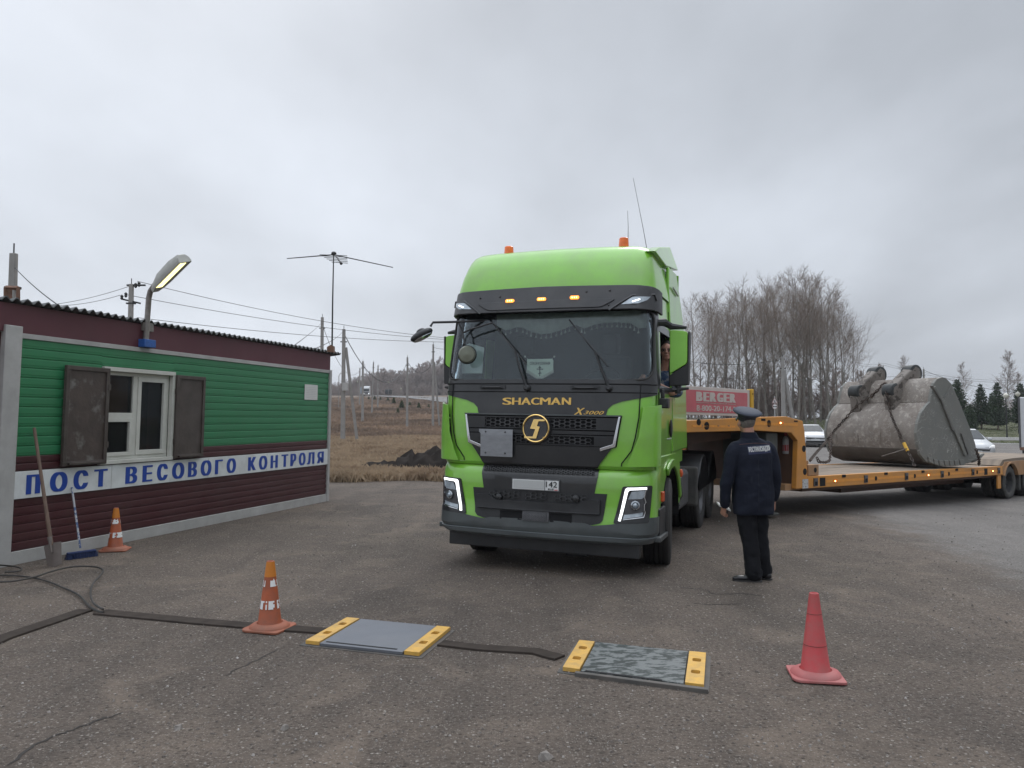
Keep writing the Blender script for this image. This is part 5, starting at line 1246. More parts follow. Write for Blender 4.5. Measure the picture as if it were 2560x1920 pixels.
mat('red_paint', (.32, .03, .035), .45, var=.15); mat('tank_grey', (.30, .29, .28), .5, var=.12); mat('label_white', (.42, .42, .41), .6, var=.1, vscale=30, col2=(.12, .12, .12), fac2=(.56, .6), s2=35)
TT = np.array([5.24, 13.6, 0.]); TD = np.array([.788, .616, 0.]); TN = np.array([.616, -.788, 0.]); PT = R(.95)
trl = thing('lowloader_trailer', 'orange gooseneck low loader trailer carrying the excavator bucket behind the green truck', 'trailer', tuple(TT), math.atan2(.616, .788), ry=PT)
def LT(p, lat=0.):   # photo point -> (t, z) on trailer plane at lateral distance lat
    q = onplane(p, TT-TN*lat, TN)-TT; t = float(q@TD); return t, float(q[2])+t*math.tan(PT)
def slabT(t0, t1, l0, l1, z0, z1, name, m_, parent=trl, bevel=.01):
    m = MB(); m.box(t0, t1, l0, l1, z0, z1); return m.build(name, m_, parent, bevel=bevel)
def pr(mb, poly, l0, l1): return mb.prism(poly, lambda a, b, d: (a, d, b), l0, l1)
WT_ = 2.54
# gooseneck side frames
gn = [(-4.9, 1.57), (-3.27, 1.61), (-1.64, 1.69), (-.70, 1.72), (-.20, 1.65), (-.14, 1.46), (-.04, .47), (-.42, .47), (-.36, 1.30), (-.56, 1.44), (-1.6, 1.47), (-3.27, 1.43), (-4.9, 1.33)]
for l0, l1 in ((0, .10), (WT_-.10, WT_)):
    m = MB(); pr(m, gn, l0, l1); gf = m.build('gooseneck_beam', 'orange_paint', trl, bevel=.012)
    if l0 == 0: near = gf
m = MB(); pr(m, [(-4.9, 1.52), (-1.6, 1.63), (-.7, 1.66), (-.24, 1.60), (-.24, 1.56), (-.7, 1.62), (-1.6, 1.59), (-4.9, 1.48)], .10, WT_-.10); m.build('gooseneck_top', 'orange_dusty', trl)
slabT(-.34, -.28, .10, WT_-.1, .47, 1.55, 'front_bulkhead', 'brown_panel')
slabT(-.60, -.10, .10, WT_-.1, .44, .55, 'bulkhead_foot', 'orange_dusty')
m = MB(); pr(m, [(-3.9, 1.30), (-3.3, 1.43), (-1.3, 1.43), (-1.3, 1.33), (-3.0, 1.18)], .7, 1.85); m.build('kingpin_plate', 'brown_panel', trl)
m = MB(); m.box(-1.25, -1.15, .35, .9, .55, 1.42); m.box(-1.0, -.9, .35, .9, .30, 1.42); m.build('landing_leg', 'locker_grey', trl)
slabT(-1.12, -.78, .12, .55, .70, 1.44, 'side_locker', 'locker_grey', bevel=.02)
slabT(-1.02, -.92, .2, .45, .10, .72, 'stand_leg', 'locker_grey', bevel=.02); slabT(-1.15, -.70, .15, .5, .02, .07, 'stand_foot', 'locker_grey', bevel=.02)
# hole plugs, lamps, reflector strips on the side
def onside(u0, v0, u1, v1, name, m_, zf, th=.004, parent=near, sq=False):
    a = LT(zf(u0, v0)); b = LT(zf(u1, v1)); t0, t1 = sorted((a[0], b[0])); z0, z1 = sorted((a[1], b[1]))
    m = MB(); m.box(t0, t1, -th, .0, z0, z1); return m.build(name, m_, parent)
def hole(u, v, r, zf, parent=near):
    a = LT(zf(u, v)); m = MB(); m.lathe([(r, 0), (r, .004)], 16, Matrix.Translation((a[0], 0, a[1])) @ Matrix.Rotation(R(90), 4, 'X')); o = m.build('lightening_hole', 'dark_void', parent); return o
for u, v, r in ((685, 578, .062), (1548, 545, .058), (2035, 895, .058), (2052, 1212, .058)): hole(u, v, r, Z7)
for u, v in ((575, 528),): hole(u, v, .05, Z7)
onside(485, 565, 1085, 605, 'reflector_strip', 'reflect_orange', Z7); onside(1345, 530, 1950, 580, 'reflector_strip', 'reflect_orange', Z7)
for x_ in ((1682, 522, 1745, 552),): mk = onside(*x_, 'side_marker', 'amber_lens', Z7, .012); a = LT(Z7(1700, 538)); m = MB(); m.ball((a[0], -.014, a[1]), .014, 6); m.build('bulb', 'amber_glow', mk, smooth=True)
onside(1440, 478, 1498, 510, 'tie_ring_slot', 'dark_void', Z7); onside(1895, 505, 1945, 525, 'tie_ring_slot', 'dark_void', Z7)
onside(2018, 1318, 2100, 1440, 'type_label', 'label_white', Z7)
for u in (625, 845, 990): onside(u-10, 568, u+10, 588, 'rivet_plate', 'orange_dusty', Z7, .008)
a = LT(Z7(1905, 790), .2); b = LT(Z7(1962, 895), .2); m = MB(); m.box(a[0]-.02, b[0], .12, .2, b[1], a[1]); m.build('junction_box', 'tank_grey', trl, bevel=.01)
# billboard on the gooseneck
a = LT(Z7(455, 478)); b = LT(Z7(1300, 128)); z0s, z1s = a[1]+.01, b[1]-.0; t1s = b[0]; t0s = t1s-2.35
m = MB(); m.box(t0s, t1s, .03, .07, 1.70, 2.135); bd = m.build('sign_panel', 'cream_sign', trl, bevel=.004)
m = MB(); m.box(t0s+.05, t1s-.07, .0245, .03, 1.74, 2.08); m.build('sign_field', 'pink_sign', bd)
SGf = lambda s, z, o: (s, .0245-o, z)
def ts(u, v): return LT(Z7(u, v))
for ch, ua, ub_ in (("B", 553, 640), ("E", 652, 735), ("R", 742, 832), ("G", 842, 925), ("E", 932, 1015), ("R", 1020, 1100)):
    A_ = ts(ua, 292); B_ = ts(ub_, 172); m = MB(); text_on(m, ch, SGf, A_[0], B_[0], 1.912, 2.055, .004, bold=.30); m.build('letter', 'cream_sign', bd, recalc=False)
A_ = ts(560, 318); B_ = ts(1100, 300); m = MB(); text_on(m, "МАШИНОСТРОИТЕЛЬНЫЙ ЗАВОД", SGf, A_[0], B_[0], 1.878, 1.897, .004, bold=.01); m.build('small_text', 'cream_sign', bd, recalc=False)
A_ = ts(560, 440); B_ = ts(1105, 360); m = MB(); text_on(m, "8-800-20-174-2", SGf, A_[0], B_[0], 1.762, 1.848, .004, bold=.05); m.build('phone_number', 'cream_sign', bd, recalc=False)
slabT(t1s+.005, t1s+.075, -.0, .10, 1.68, 2.15, 'yellow_post', 'yellow_post')
m = MB()
for z_ in (1.78, 2.07): m.lathe([(.012, 0), (.012, .004)], 8, Matrix.Translation((t1s+.04, -.0, z_)) @ Matrix.Rotation(R(90), 4, 'X'))
m.build('bolt', 'dark_void', trl)
# well deck
BE = 8.62
for l0, l1 in ((0, .09), (WT_-.09, WT_)):
    slabT(-.05, BE, l0, l1, .465, .675, 'side_rail', 'orange_paint', bevel=.008) if l0 else None
sr = slabT(-.05, BE, 0, .09, .465, .675, 'side_rail', 'orange_paint', bevel=.008)
onT = lambda t0, t1, z0, z1, name, m_, th=.005: (lambda m: m.build(name, m_, sr))(MB().box(t0, t1, -th, 0, z0, z1))
onT(.55, 8.3, .545, .590, 'reflector_strip', 'reflect_orange', .003)
for k, (t, kind) in enumerate(((.18, 's'), (.42, 'w'), (1.15, 'p'), (.85, 'l'), (1.95, 's'), (2.35, 'h'), (2.75, 'p'), (3.60, 's'), (3.98, 'h'), (4.35, 'p'), (4.6, 'l'), (5.25, 's'), (5.6, 'h'), (6.0, 'p'), (6.85, 's'), (7.1, 'h'), (7.6, 'w'), (8.0, 'l'), (8.35, 's'))):
    if kind == 's': onT(t-.06, t+.06, .50, .64, 'stake_socket', 'mid_metal', .02); onT(t-.04, t+.04, .51, .58, 'socket_hole', 'dark_void', .0215)
    if kind == 'w': onT(t-.09, t+.09, .49, .64, 'beam_window', 'dark_void', .0045)
    if kind == 'p': onT(t-.06, t+.06, .625, .675, 'tie_point', 'dark_void', .012)
    if kind == 'l': l_ = onT(t-.07, t+.07, .548, .588, 'side_marker', 'amber_lens', .012); m = MB(); m.ball((t-.02, -.013, .568), .013, 6); m.build('bulb', 'amber_glow', l_, smooth=True)
    if kind == 'h': m = MB(); m.lathe([(.045, 0), (.045, .006)], 14, Matrix.Translation((t, 0, .567)) @ Matrix.Rotation(R(90), 4, 'X')); m.build('lightening_hole', 'dark_void', sr)
m = MB()
rr = random.Random(5)
for k in range(12):
    l = .10+k*(WT_-.20)/12; m.box(-.25, BE, l+.006, l+(WT_-.20)/12-.006, .60, .668+rr.uniform(-.004, .006))
m.build('deck_planks', 'deck_wood', trl, bevel=.006)
slabT(-.05, BE, .12, WT_-.12, .40, .58, 'chassis', 'brown_panel'); slabT(2.5, 8.4, .8, 1.7, .22, .42, 'centre_frame', 'brown_panel')
slabT(.0, .34, .02, .36, .68, .88, 'stop_block', 'orange_dusty', bevel=.012)
m = MB(); m.lathe([(.045, 0), (.045, .004)], 12, Matrix.Translation((.22, .02, .78)) @ Matrix.Rotation(R(90), 4, 'X')); m.build('lightening_hole', 'dark_void', trl)
slabT(.02, .14, .1, .22, .88, .95, 'stop_peg', 'orange_dusty')
# rear bogie: raised deck, arches, wheels
WX_ = [9.12, 10.43, 11.74]
rb = [(8.62, .47)]
prof = [(8.62, .675), (8.72, .70), (8.80, .80), (12.9, .86), (12.9, .50)]
low = [(12.9, .50)]
for c_ in WX_[::-1]:
    low += arcpts((c_, .27), .47, 20, 160, 8)
low += [(8.62, .46)]
for l0 in (0, WT_-.05):
    m = MB(); pr(m, [(8.62, .675), (8.70, .70), (8.78, .775), (12.9, .84)]+low, l0, l0+.05); m.build('bogie_side', 'orange_dusty', trl, bevel=.006)
m = MB(); pr(m, [(8.45, .69), (8.7, .83), (9.4, .86), (12.9, .90), (12.9, .85), (8.8, .78), (8.6, .66)], .02, WT_-.02); m.build('bogie_deck', 'deck_wood', trl)
for k in range(3):
    m = MB(); o1 = arcpts((WX_[k], .27), .50, 20, 160, 10); o2 = arcpts((WX_[k], .27), .46, 20, 160, 10); pr(m, o1+o2[::-1], -.03, .06); m.build('arch_lip', 'orange_dusty', trl, bevel=.006)
slabT(8.36, 8.56, .02, .06, .13, .46, 'bogie_bracket', 'orange_paint'); slabT(9.72, 9.82, .02, .2, .05, .5, 'mud_flap', 'rubber_dusty')
slabT(8.7, 12.8, .7, 1.8, .25, .6, 'bogie_frame', 'dark_void')
for k, c_ in enumerate(WX_):
    for lat in (.02+.12, .43, WT_-.43, WT_-.14):
        wo = wheel(trl, (c_, lat, .255), .405, .235, R(90), rim=.235, sgn=1 if lat < 1.2 else -1, mt='rubber_dusty', grooves=3)
    m = MB(); m.tube([(c_, .1, .255), (c_, WT_-.1, .255)], .07, 8); m.build('axle', 'dark_void', trl)
# fire extinguisher in the gooseneck recess
fe = thing('fire_extinguisher', 'grey and red fire extinguisher hung in the recess of the orange trailer neck', 'fire extinguisher')
A_ = onplane(Z7(1802, 735), TT-TN*.25, TN); B_ = onplane(Z7(1802, 965), TT-TN*.25, TN)
m = MB(); m.lathe([(.001, 0), (.06, .0), (.065, .02), (.065, A_[2]-B_[2]-.05), (.05, A_[2]-B_[2]-.01), (.02, A_[2]-B_[2]+.02), (.001, A_[2]-B_[2]+.02)], 18, Matrix.Translation(B_), cap=False); m.build('bottle', 'tank_grey', fe, smooth=True, angle=40)
m = MB(); m.tube([A_+np.array([0, 0, .02]), A_+np.array([0, 0, .12])], .035, 8); m.tube([A_+np.array([-.04, 0, .11]), A_+np.array([.10, 0, .16])], .02, 6); m.build('valve', 'red_paint', fe, smooth=True)
m = MB(); m.lathe([(.0665, .05), (.0665, .16)], 12, Matrix.Translation(B_), cap=False); m.build('sticker', 'red_paint', fe, smooth=True)
m = MB(); m.tube([A_+np.array([.08, 0, .14]), A_+np.array([.16, 0, .06]), A_+np.array([.14, 0, -.1]), A_+np.array([.07, -.03, -.2])], .014, 6); m.build('hose', 'rubber', fe, smooth=True)
# ================================================================== EXCAVATOR BUCKET
mat('bucket_steel', (.215, .190, .166), .7, .0, var=.18, vscale=2.2, bump=.6, bscale=14, col2=(.36, .33, .29), fac2=(.52, .64), s2=8, dirt=(.12, .092, .072), dstr=.85, dscale=1.8, scratch=(.50, .47, .43), sstr=.7, sscale=6)
mat('bucket_plate', (.165, .168, .155), .55, .1, var=.15, vscale=2.5, bump=.25, bscale=18, dirt=(.13, .12, .10), dstr=.7, scratch=(.42, .41, .385), sstr=.6, sscale=2.2)
mat('bucket_dark', (.075, .060, .050), .7, .1, var=.2, vscale=4, bump=.3, bscale=20, dirt=(.14, .12, .10), dstr=.6)
mat('stiff_steel', (.13, .125, .115), .7, var=.25, vscale=6, bump=.3, bscale=20)
mat('ear_steel', (.20, .18, .16), .75, .0, var=.2, vscale=3, bump=.9, bscale=9, col2=(.045, .038, .034), fac2=(.52, .56), s2=6, dirt=(.10, .08, .065), dstr=.8)
mat('boss', (.035, .038, .038), .6, .3, var=.3, vscale=12)
BQ = np.array([9.4, 18.5, .02]); BA = np.array([.39, -.921, 0.]); BP_ = np.array([.921, .39, 0.])
bk = thing('excavator_bucket', 'huge scratched steel excavator bucket lying face down on the low loader deck', 'excavator bucket', tuple(BQ), math.atan2(.39, .921))
def BF(p, y):   # photo point -> (p,z) on plane local y
    n = BA; q = onplane(p, BQ-BA*y, n)-BQ; return float(q@BP_), float(q[2])
SK = -.085
def BL(p, y, z): return (p+(y+1.2)*SK, y, z)
shell = [(.10, 2.47), (-.10, 2.59), (-.32, 2.60), (-.46, 2.48), (-.55, 2.25), (-.60, 2.06), (-.72, 1.97), (-.88, 1.80), (-.98, 1.60), (-1.04, 1.38), (-1.02, 1.12), (-.95, .90), (-.78, .74), (-.45, .64), (0, .625), (.45, .64), (.75, .68)]
def loft2(mb, pr_, ys, th):
    n = len(pr_); N2 = []
    for i in range(n):
        a = np.array(pr_[max(i-1, 0)]); b = np.array(pr_[min(i+1, n-1)]); d = b-a; d /= np.linalg.norm(d); N2.append((d[1], -d[0]))
    vs = []
    for y in ys:
        vs += [BL(p, y, z) for p, z in pr_]+[BL(p-nn[0]*th, y, z-nn[1]*th) for (p, z), nn in zip(pr_, N2)]
    k = 2*n; fs = []
    for j in range(len(ys)-1):
        for i in range(n-1): fs += [(j*k+i, j*k+i+1, (j+1)*k+i+1, (j+1)*k+i), (j*k+n+i, (j+1)*k+n+i, (j+1)*k+n+i+1, j*k+n+i+1)]
        for i in (0, n-1): fs.append((j*k+i, (j+1)*k+i, (j+1)*k+n+i, j*k+n+i))
    for j in (0, len(ys)-1):
        for i in range(n-1): fs.append((j*k+i, j*k+i+1, j*k+n+i+1, j*k+n+i))
    return mb.add(vs, fs)
m = MB(); loft2(m, shell, [-1.17, -.6, 0, .6, 1.17], .05); sh_o = m.build('shell', 'bucket_steel', bk, smooth=True, bevel=.006, angle=28)
m = MB(); loft2(m, [(-.995, 1.0), (-.975, .93), (-.80, .72), (-.5, .62), (-.2, .605)], [-1.18, 1.18], .03); m.build('wear_plate', 'bucket_dark', sh_o, smooth=True, bevel=.006)
m = MB(); m.tube([BL(-.615, y, 2.045) for y in (-1.16, 1.16)], .014, 6); m.build('weld_seam', 'bucket_dark', sh_o)
for y in (.9, .3, -.3): m = MB(); loft2(m, [(-1.03, 1.45), (-1.052, 1.3), (-1.035, 1.15), (-.96, .95)], [y-.03, y+.03], .02); m.build('wear_strip', 'bucket_steel', sh_o, bevel=.006)
side = [(-.47, 2.47), (-.56, 2.24), (-.60, 2.05), (-.72, 1.97), (-.90, 1.80), (-1.0, 1.60), (-1.055, 1.36), (-1.03, 1.10), (-.95, .88), (-.78, .72), (-.43, .62), (.05, .61), (.41, .63), (.60, .67), (.90, .76), (.83, 1.10), (.67, 1.45), (.32, 2.09), (.10, 2.46), (-.08, 2.59), (-.20, 2.61), (-.36, 2.57)]
for y in (-1.2, 1.2):
    m = MB(); m.prism(side, lambda a, b, d: BL(a, y+d, b), -.035, .035); so_ = m.build('side_plate', 'bucket_plate', bk, bevel=.012)
    if y < 0: nearside = so_
# reinforcement bars on the near side plate
def bar(mb, P, y, w_, h_):
    for A_, B_ in zip(P, P[1:]):
        a = np.array(BL(A_[0], y, A_[1])); b = np.array(BL(B_[0], y, B_[1])); mb.beam(a, b, w_, h_, up=(0, 1, 0))
def Bn(u, v, zf=Z6): return BF(zf(u, v), -1.24)
m = MB(); bar(m, [Bn(1375, 470), Bn(1460, 600), Bn(1565, 870), Bn(1665, 1100)], -1.255, .075, .05); m.build('stiffener', 'bucket_plate', nearside, bevel=.01)
m = MB(); bar(m, [Bn(1355, 455), Bn(1440, 590), Bn(1548, 870)], -1.245, .035, .07); m.build('stiffener', 'stiff_steel', nearside, bevel=.006)
m = MB(); bar(m, [Bn(1628, 895), Bn(1692, 1090)], -1.25, .035, .045); m.build('stiffener', 'stiff_steel', nearside, bevel=.006)
m = MB(); bar(m, [Bn(1540, 460), Bn(1470, 570), Bn(1490, 640)], -1.245, .03, .03); m.build('edge_bead', 'bucket_plate', nearside)
# lip segments and notches along the bottom edge, teeth pointing right
for k in range(7):
    a = Bn(1300+k*58, 1130+min(k, 3)*10); 
    m = MB(); p0, p1 = -.72+k*.165, -.72+k*.165+.135
    zb0 = tab([(-1, .85), (-.78, .72), (-.43, .62), (.05, .605), (.41, .62), (.6, .66)], p0); zb1 = tab([(-1, .85), (-.78, .72), (-.43, .62), (.05, .605), (.41, .62), (.6, .66)], p1)
    m.prism([(p0, zb0), (p1, zb1), (p1-.03, zb1+.13), (p0-.03, zb0+.13)], lambda a_, b_, d: BL(a_, d, b_), -1.275, -1.236); m.build('lip_shroud', 'bucket_plate', nearside, bevel=.012)
m = MB(); loft2(m, [(.30, .63), (.60, .655), (.98, .74)], [-1.22, 1.22], .09); m.build('cutting_edge', 'bucket_plate', bk, bevel=.015)
for k in range(5):
    y = -1.08+k*.54; m = MB(); vs = []
    for p, z, w_, h_ in ((.80, .73, .11, .07), (1.05, .78, .09, .06), (1.28, .85, .05, .02)): vs += [BL(p, y+a*w_, z+b*h_) for a, b in ((-1, -1), (1, -1), (1, 1), (-1, 1))]
    m.add(vs, [(0, 1, 5, 4), (1, 2, 6, 5), (2, 3, 7, 6), (3, 0, 4, 7), (4, 5, 9, 8), (5, 6, 10, 9), (6, 7, 11, 10), (7, 4, 8, 11), (3, 2, 1, 0), (8, 9, 10, 11)]); m.build('tooth', 'bucket_plate', bk, bevel=.012)
# hinge ears with bosses
for y, lo_, up_ in ((.50, (722, 518), (898, 355)), (-.38, (1043, 505), (1225, 342))):
    L_ = BF(Z6(*lo_), y-.14); U_ = BF(Z6(*up_), y-.14); sk = (y+1.2)*SK; L_ = (L_[0]-sk, L_[1]); U_ = (U_[0]-sk, U_[1])
    for dy in (0,):
        P_ = [(L_[0]-.10, L_[1]-.50), (L_[0]-.15, L_[1]-.10), (L_[0]-.12, L_[1]+.10), (L_[0]+.02, L_[1]+.19), (U_[0]-.16, U_[1]+.10), (U_[0]-.05, U_[1]+.20), (U_[0]+.13, U_[1]+.12), (U_[0]+.15, U_[1]-.12), (U_[0]-.02, U_[1]-.30), (-.28, 2.4), (-.50, 2.2), (L_[0]+.12, L_[1]-.50)]
        m = MB(); m.prism(P_, lambda a, b, d: BL(a, y+dy+d, b), -.14, .12); ear = m.build('hinge_ear', 'ear_steel', bk, bevel=.04)
    for (a, b), r_ in ((L_, .165), (U_, .185)):
        c_ = BL(a, y, b); m = MB(); m.lathe([(r_*.45, -.15), (r_*.85, -.165), (r_*1.05, -.145), (r_*1.08, .12), (r_*.85, .14), (r_*.45, .13)], 24, Matrix.Translation(c_) @ Matrix.Rotation(R(90), 4, 'X'), cap=False); bo = m.build('pin_boss', 'boss', bk, smooth=True, angle=35)
        m = MB(); m.lathe([(r_*.47, -.151), (r_*.47, .12)], 16, Matrix.Translation(c_) @ Matrix.Rotation(R(90), 4, 'X')); m.build('pin_bore', 'dark_void', bo)
# grazes and paint flakes
# ---- chains, laid over the bucket by casting rays on it
bpy.context.view_layer.update()
def bvh_of(objs):
    vs = []; fs = []; dg = bpy.context.evaluated_depsgraph_get()
    for o in objs:
        e = o.evaluated_get(dg); me = e.to_mesh(); b = len(vs); M_ = o.matrix_world
        vs += [M_ @ v.co for v in me.vertices]; fs += [tuple(i+b for i in p.vertices) for p in me.polygons]; e.to_mesh_clear()
    return BVHTree.FromPolygons(vs, fs)
bt_ = bvh_of([o for o in bk.children_recursive if o.type == 'MESH'])
def onbucket(p, dep):
    r = Vector(ray(*p)).normalized(); h = bt_.ray_cast(Vector(CP), r)
    if h[0] is not None and h[3] < 25: return np.array(h[0]-r*.035)
    return np.array(DP(p, dep))
mat('chain', (.045, .036, .030), .7, .4, var=.3, vscale=10, dirt=(.12, .08, .06), dstr=.6)
def chain(pts, label, lk=.075, r=.0095, w_=.030):
    P = [Vector(p) for p in pts]; cum = [0]
    for a, b in zip(P, P[1:]): cum.append(cum[-1]+(b-a).length)
    n = int(cum[-1]/(lk*.78)); m = MB(); par = thing('chain', label, 'chain', tuple(P[0]), 0, 'tie down chains on the bucket')
    def at(s):
        for i in range(len(P)-1):
            if s <= cum[i+1]: return P[i].lerp(P[i+1], (s-cum[i])/max(1e-6, cum[i+1]-cum[i]))
        return P[-1]
    for k in range(n):
        a = at(k*lk*.78); b = at(k*lk*.78+lk*.8); c = (a+b)/2-P[0]; d = (b-a).normalized(); up = Vector((0, 0, 1)) if abs(d.z) < .9 else Vector((1, 0, 0)); x = d.cross(up).normalized(); y = d.cross(x)
        if k % 2: x, y = y, x
        loop = []
        for j in range(8): t = 2*math.pi*j/8; loop.append(c+d*(math.cos(t)*lk*.42)+x*(math.sin(t)*w_*.62))
        m.tube(loop+[loop[0]], r, 4, cap=False)
    m.build('links', 'chain', par, recalc=False); return par
def zs(L_, dep): return [onbucket(Z6(*q), d_) for q, d_ in zip(L_, dep if isinstance(dep, list) else [dep]*len(L_))]
chain(zs([(930, 425), (880, 480), (800, 560), (725, 600), (660, 655), (560, 765), (440, 900), (395, 965)], 17.5)+[np.array(DP(Z6(*q), d)) for q, d in (((365, 1000), 17.0), ((315, 1055), 16.2), ((275, 1100), 15.4), ((238, 1150), 14.4))], 'rusty chain running down left from the bucket ears to the trailer neck', .10, .013, .04)
chain(zs([(930, 425), (945, 520), (965, 640), (985, 720), (1030, 830), (1068, 905), (1075, 960)], 17)+[np.array(DP(Z6(*q), d)) for q, d in (((1110, 1000), 16.45), ((1150, 1080), 16.25), ((1180, 1140), 16.1), ((1205, 1200), 15.95))], 'rusty chain hanging down over the middle of the bucket to the side rail', .10, .013, .04)
chain([np.array(DP(Z6(*q), d)) for q, d in (((432, 900), 17.1), ((436, 980), 16.6), ((430, 1060), 16.4), ((420, 1150), 16.0), ((380, 1165), 15.6), ((320, 1160), 15.3), ((295, 1100), 15.4))], 'loose loop of chain dangling below the left end of the bucket', .09, .012, .036)
chain([np.array(DP(Z6(*q), d)) for q, d in (((1770, 1040), 17.2), ((1785, 1090), 17.3), ((1800, 1150), 17.6), ((1795, 1190), 17.9))], 'short chain at the right hand corner of the bucket lip', .10, .014, .042)
lever = thing('chain_tensioner', 'yellow handled ratchet tensioner on the middle chain of the bucket', 'tensioner')
q0 = np.array(DP(Z6(1105, 985), 16.4)); q1 = np.array(DP(Z6(1140, 1060), 16.3)); m = MB(); m.tube([q0, q1], .035, 8); m.build('body', 'yellow_post', lever, smooth=True)
m = MB(); m.tube([q1+np.array([-.02, 0, .05]), np.array(DP(Z6(1000, 1080), 16.25)), np.array(DP(Z6(900, 1110), 16.4))], .012, 5); m.build('handle', 'bucket_dark', lever)
# ================================================================== PEOPLE
mat('skin', (.42, .22, .155), .55, var=.12, vscale=18); mat('hair_grey', (.16, .145, .13), .8, var=.3, vscale=60, bump=.5, bscale=200, stretch=(1, 1, .3)); mat('hair_dark', (.03, .022, .018), .8, var=.3, vscale=60)
mat('uniform', (.0100, .0125, .022), .85, spec=.2, var=.18, vscale=4, bump=.25, bscale=120); mat('uniform_trouser', (.0095, .0100, .0125), .9, spec=.2, var=.2, vscale=5, bump=.2, bscale=120)
mat('cap_cloth', (.040, .048, .068), .75, var=.1, bump=.15, bscale=150); mat('cap_band', (.008, .009, .014), .6); mat('shoe', (.014, .014, .016), .35, var=.2)
mat('patch_blue', (.016, .022, .060), .8); mat('patch_text', (.60, .60, .58), .7); mat('patch_green', (.03, .09, .045), .7); mat('piping', (.10, .04, .035), .7); mat('driver_cloth', (.03, .06, .12), .8, var=.3, vscale=12, col2=(.22, .23, .24), fac2=(.5, .56), s2=12)
def remesh(o, vox, smooth=6, disp=0., dsc=.12):
    r = o.modifiers.new('r', 'REMESH'); r.mode = 'VOXEL'; r.voxel_size = vox; r.use_smooth_shade = True
    s_ = o.modifiers.new('s', 'SMOOTH'); s_.iterations = smooth; s_.factor = .5
    if disp:
        tx_ = bpy.data.textures.new('folds', 'CLOUDS'); tx_.noise_scale = dsc; tx_.noise_depth = 4
        d = o.modifiers.new('d', 'DISPLACE'); d.texture = tx_; d.strength = disp; d.mid_level = .5; d.texture_coords = 'LOCAL'
    dg = bpy.context.evaluated_depsgraph_get(); me = bpy.data.meshes.new_from_object(o.evaluated_get(dg)); old = o.data
    me.name = old.name; mats_ = [m_ for m_ in old.materials]; o.modifiers.clear(); o.data = me
    if not me.materials:
        for m_ in mats_: me.materials.append(m_)
    me.shade_smooth(); return o
def limb(mb, pts, rad, n=14):
    mb.tube(smoothpts(pts, 4), [r for r in smoothrad(rad, 4)], n)
    for p, r in zip(pts, rad): mb.ball(p, r*.995, 12)
def smoothrad(rad, n):
    o = []
    for a, b in zip(rad, rad[1:]): o += [lerp(a, b, k/n) for k in range(n)]
    return o+[rad[-1]]
def sections(mb, S_, n=24):
    """S_: list of (cx,cy,cz,rx,ry)"""
    vs = []
    for cx_, cy_, cz_, rx, ry in S_:
        for j in range(n):
            a = 2*math.pi*j/n; e = .82; ca, sa = math.cos(a), math.sin(a)
            vs.append((cx_+rx*math.copysign(abs(ca)**e, ca), cy_+ry*math.copysign(abs(sa)**e, sa), cz_))
    k = len(S_); mb.add(vs, [(i*n+j, i*n+(j+1) % n, (i+1)*n+(j+1) % n, (i+1)*n+j) for i in range(k-1) for j in range(n)]+[tuple(range(n-1, -1, -1)), tuple((k-1)*n+j for j in range(n))]); return mb
def headshape(mb, M_):
    """head facing +y, centre of skull at origin of M_; height .235"""
    def add(c, r, rot=None): mb.ball(M_ @ Vector(c), 1, 14, (M_.to_3x3() @ Matrix.Diagonal(Vector(r))).to_4x4())
    add((0, -.008, .025), (.077, .096, .095)); add((0, .020, -.03), (.062, .074, .085)); add((0, .045, -.085), (.038, .040, .030)); add((0, .065, .03), (.058, .030, .045))
    add((0, .098, -.015), (.013, .018, .030)); add((0, .112, -.030), (.017, .013, .011)); add((0, .088, -.062), (.026, .012, .009)); add((0, .080, .018), (.05, .018, .010))
    for s_ in (-1, 1):
        add((s_*.079, -.002, -.010), (.010, .020, .032)); add((s_*.040, .062, -.03), (.026, .028, .026))
def hand(mb, M_, side, curl=1.0, s=1.0):
    """wrist at origin, fingers along -z, palm facing -x*side"""
    P = lambda x, y, z: M_ @ Vector((x*side*s, y*s, z*s))
    limb(mb, [P(0, 0, .03), P(0, 0, -.01)], [.026*s, .026*s], 10)
    for y in (-.026, -.009, .009, .026): limb(mb, [P(0, y*.6, -.01), P(0, y, -.085)], [.015*s, .013*s], 8)
    for k, (y, l) in enumerate(((.031, .070), (.0105, .080), (-.0105, .075), (-.031, .060))):
        p = Vector((0, y, -.088)); pts = [P(*p)]; a = 0
        for j, fr_c in enumerate((.45, .32, .25)):
            a += R(28+j*14)*curl*(1+.08*k); p = p+Vector((-math.sin(a), 0, -math.cos(a)))*l*fr_c; pts.append(P(*p))
        limb(mb, pts, [.0098*s, .0092*s, .0085*s, .0072*s], 8)
    limb(mb, [P(-.004, .028, -.022), P(-.022, .050, -.050), P(-.030, .052, -.078), P(-.032, .046, -.10)], [.014*s, .012*s, .0105*s, .0085*s], 8)
off = thing('person', 'uniformed man in navy coat and peaked cap seen from behind, holding white papers', 'person', (2.520, 8.10, gz(2.52, 8.1)), R(8))
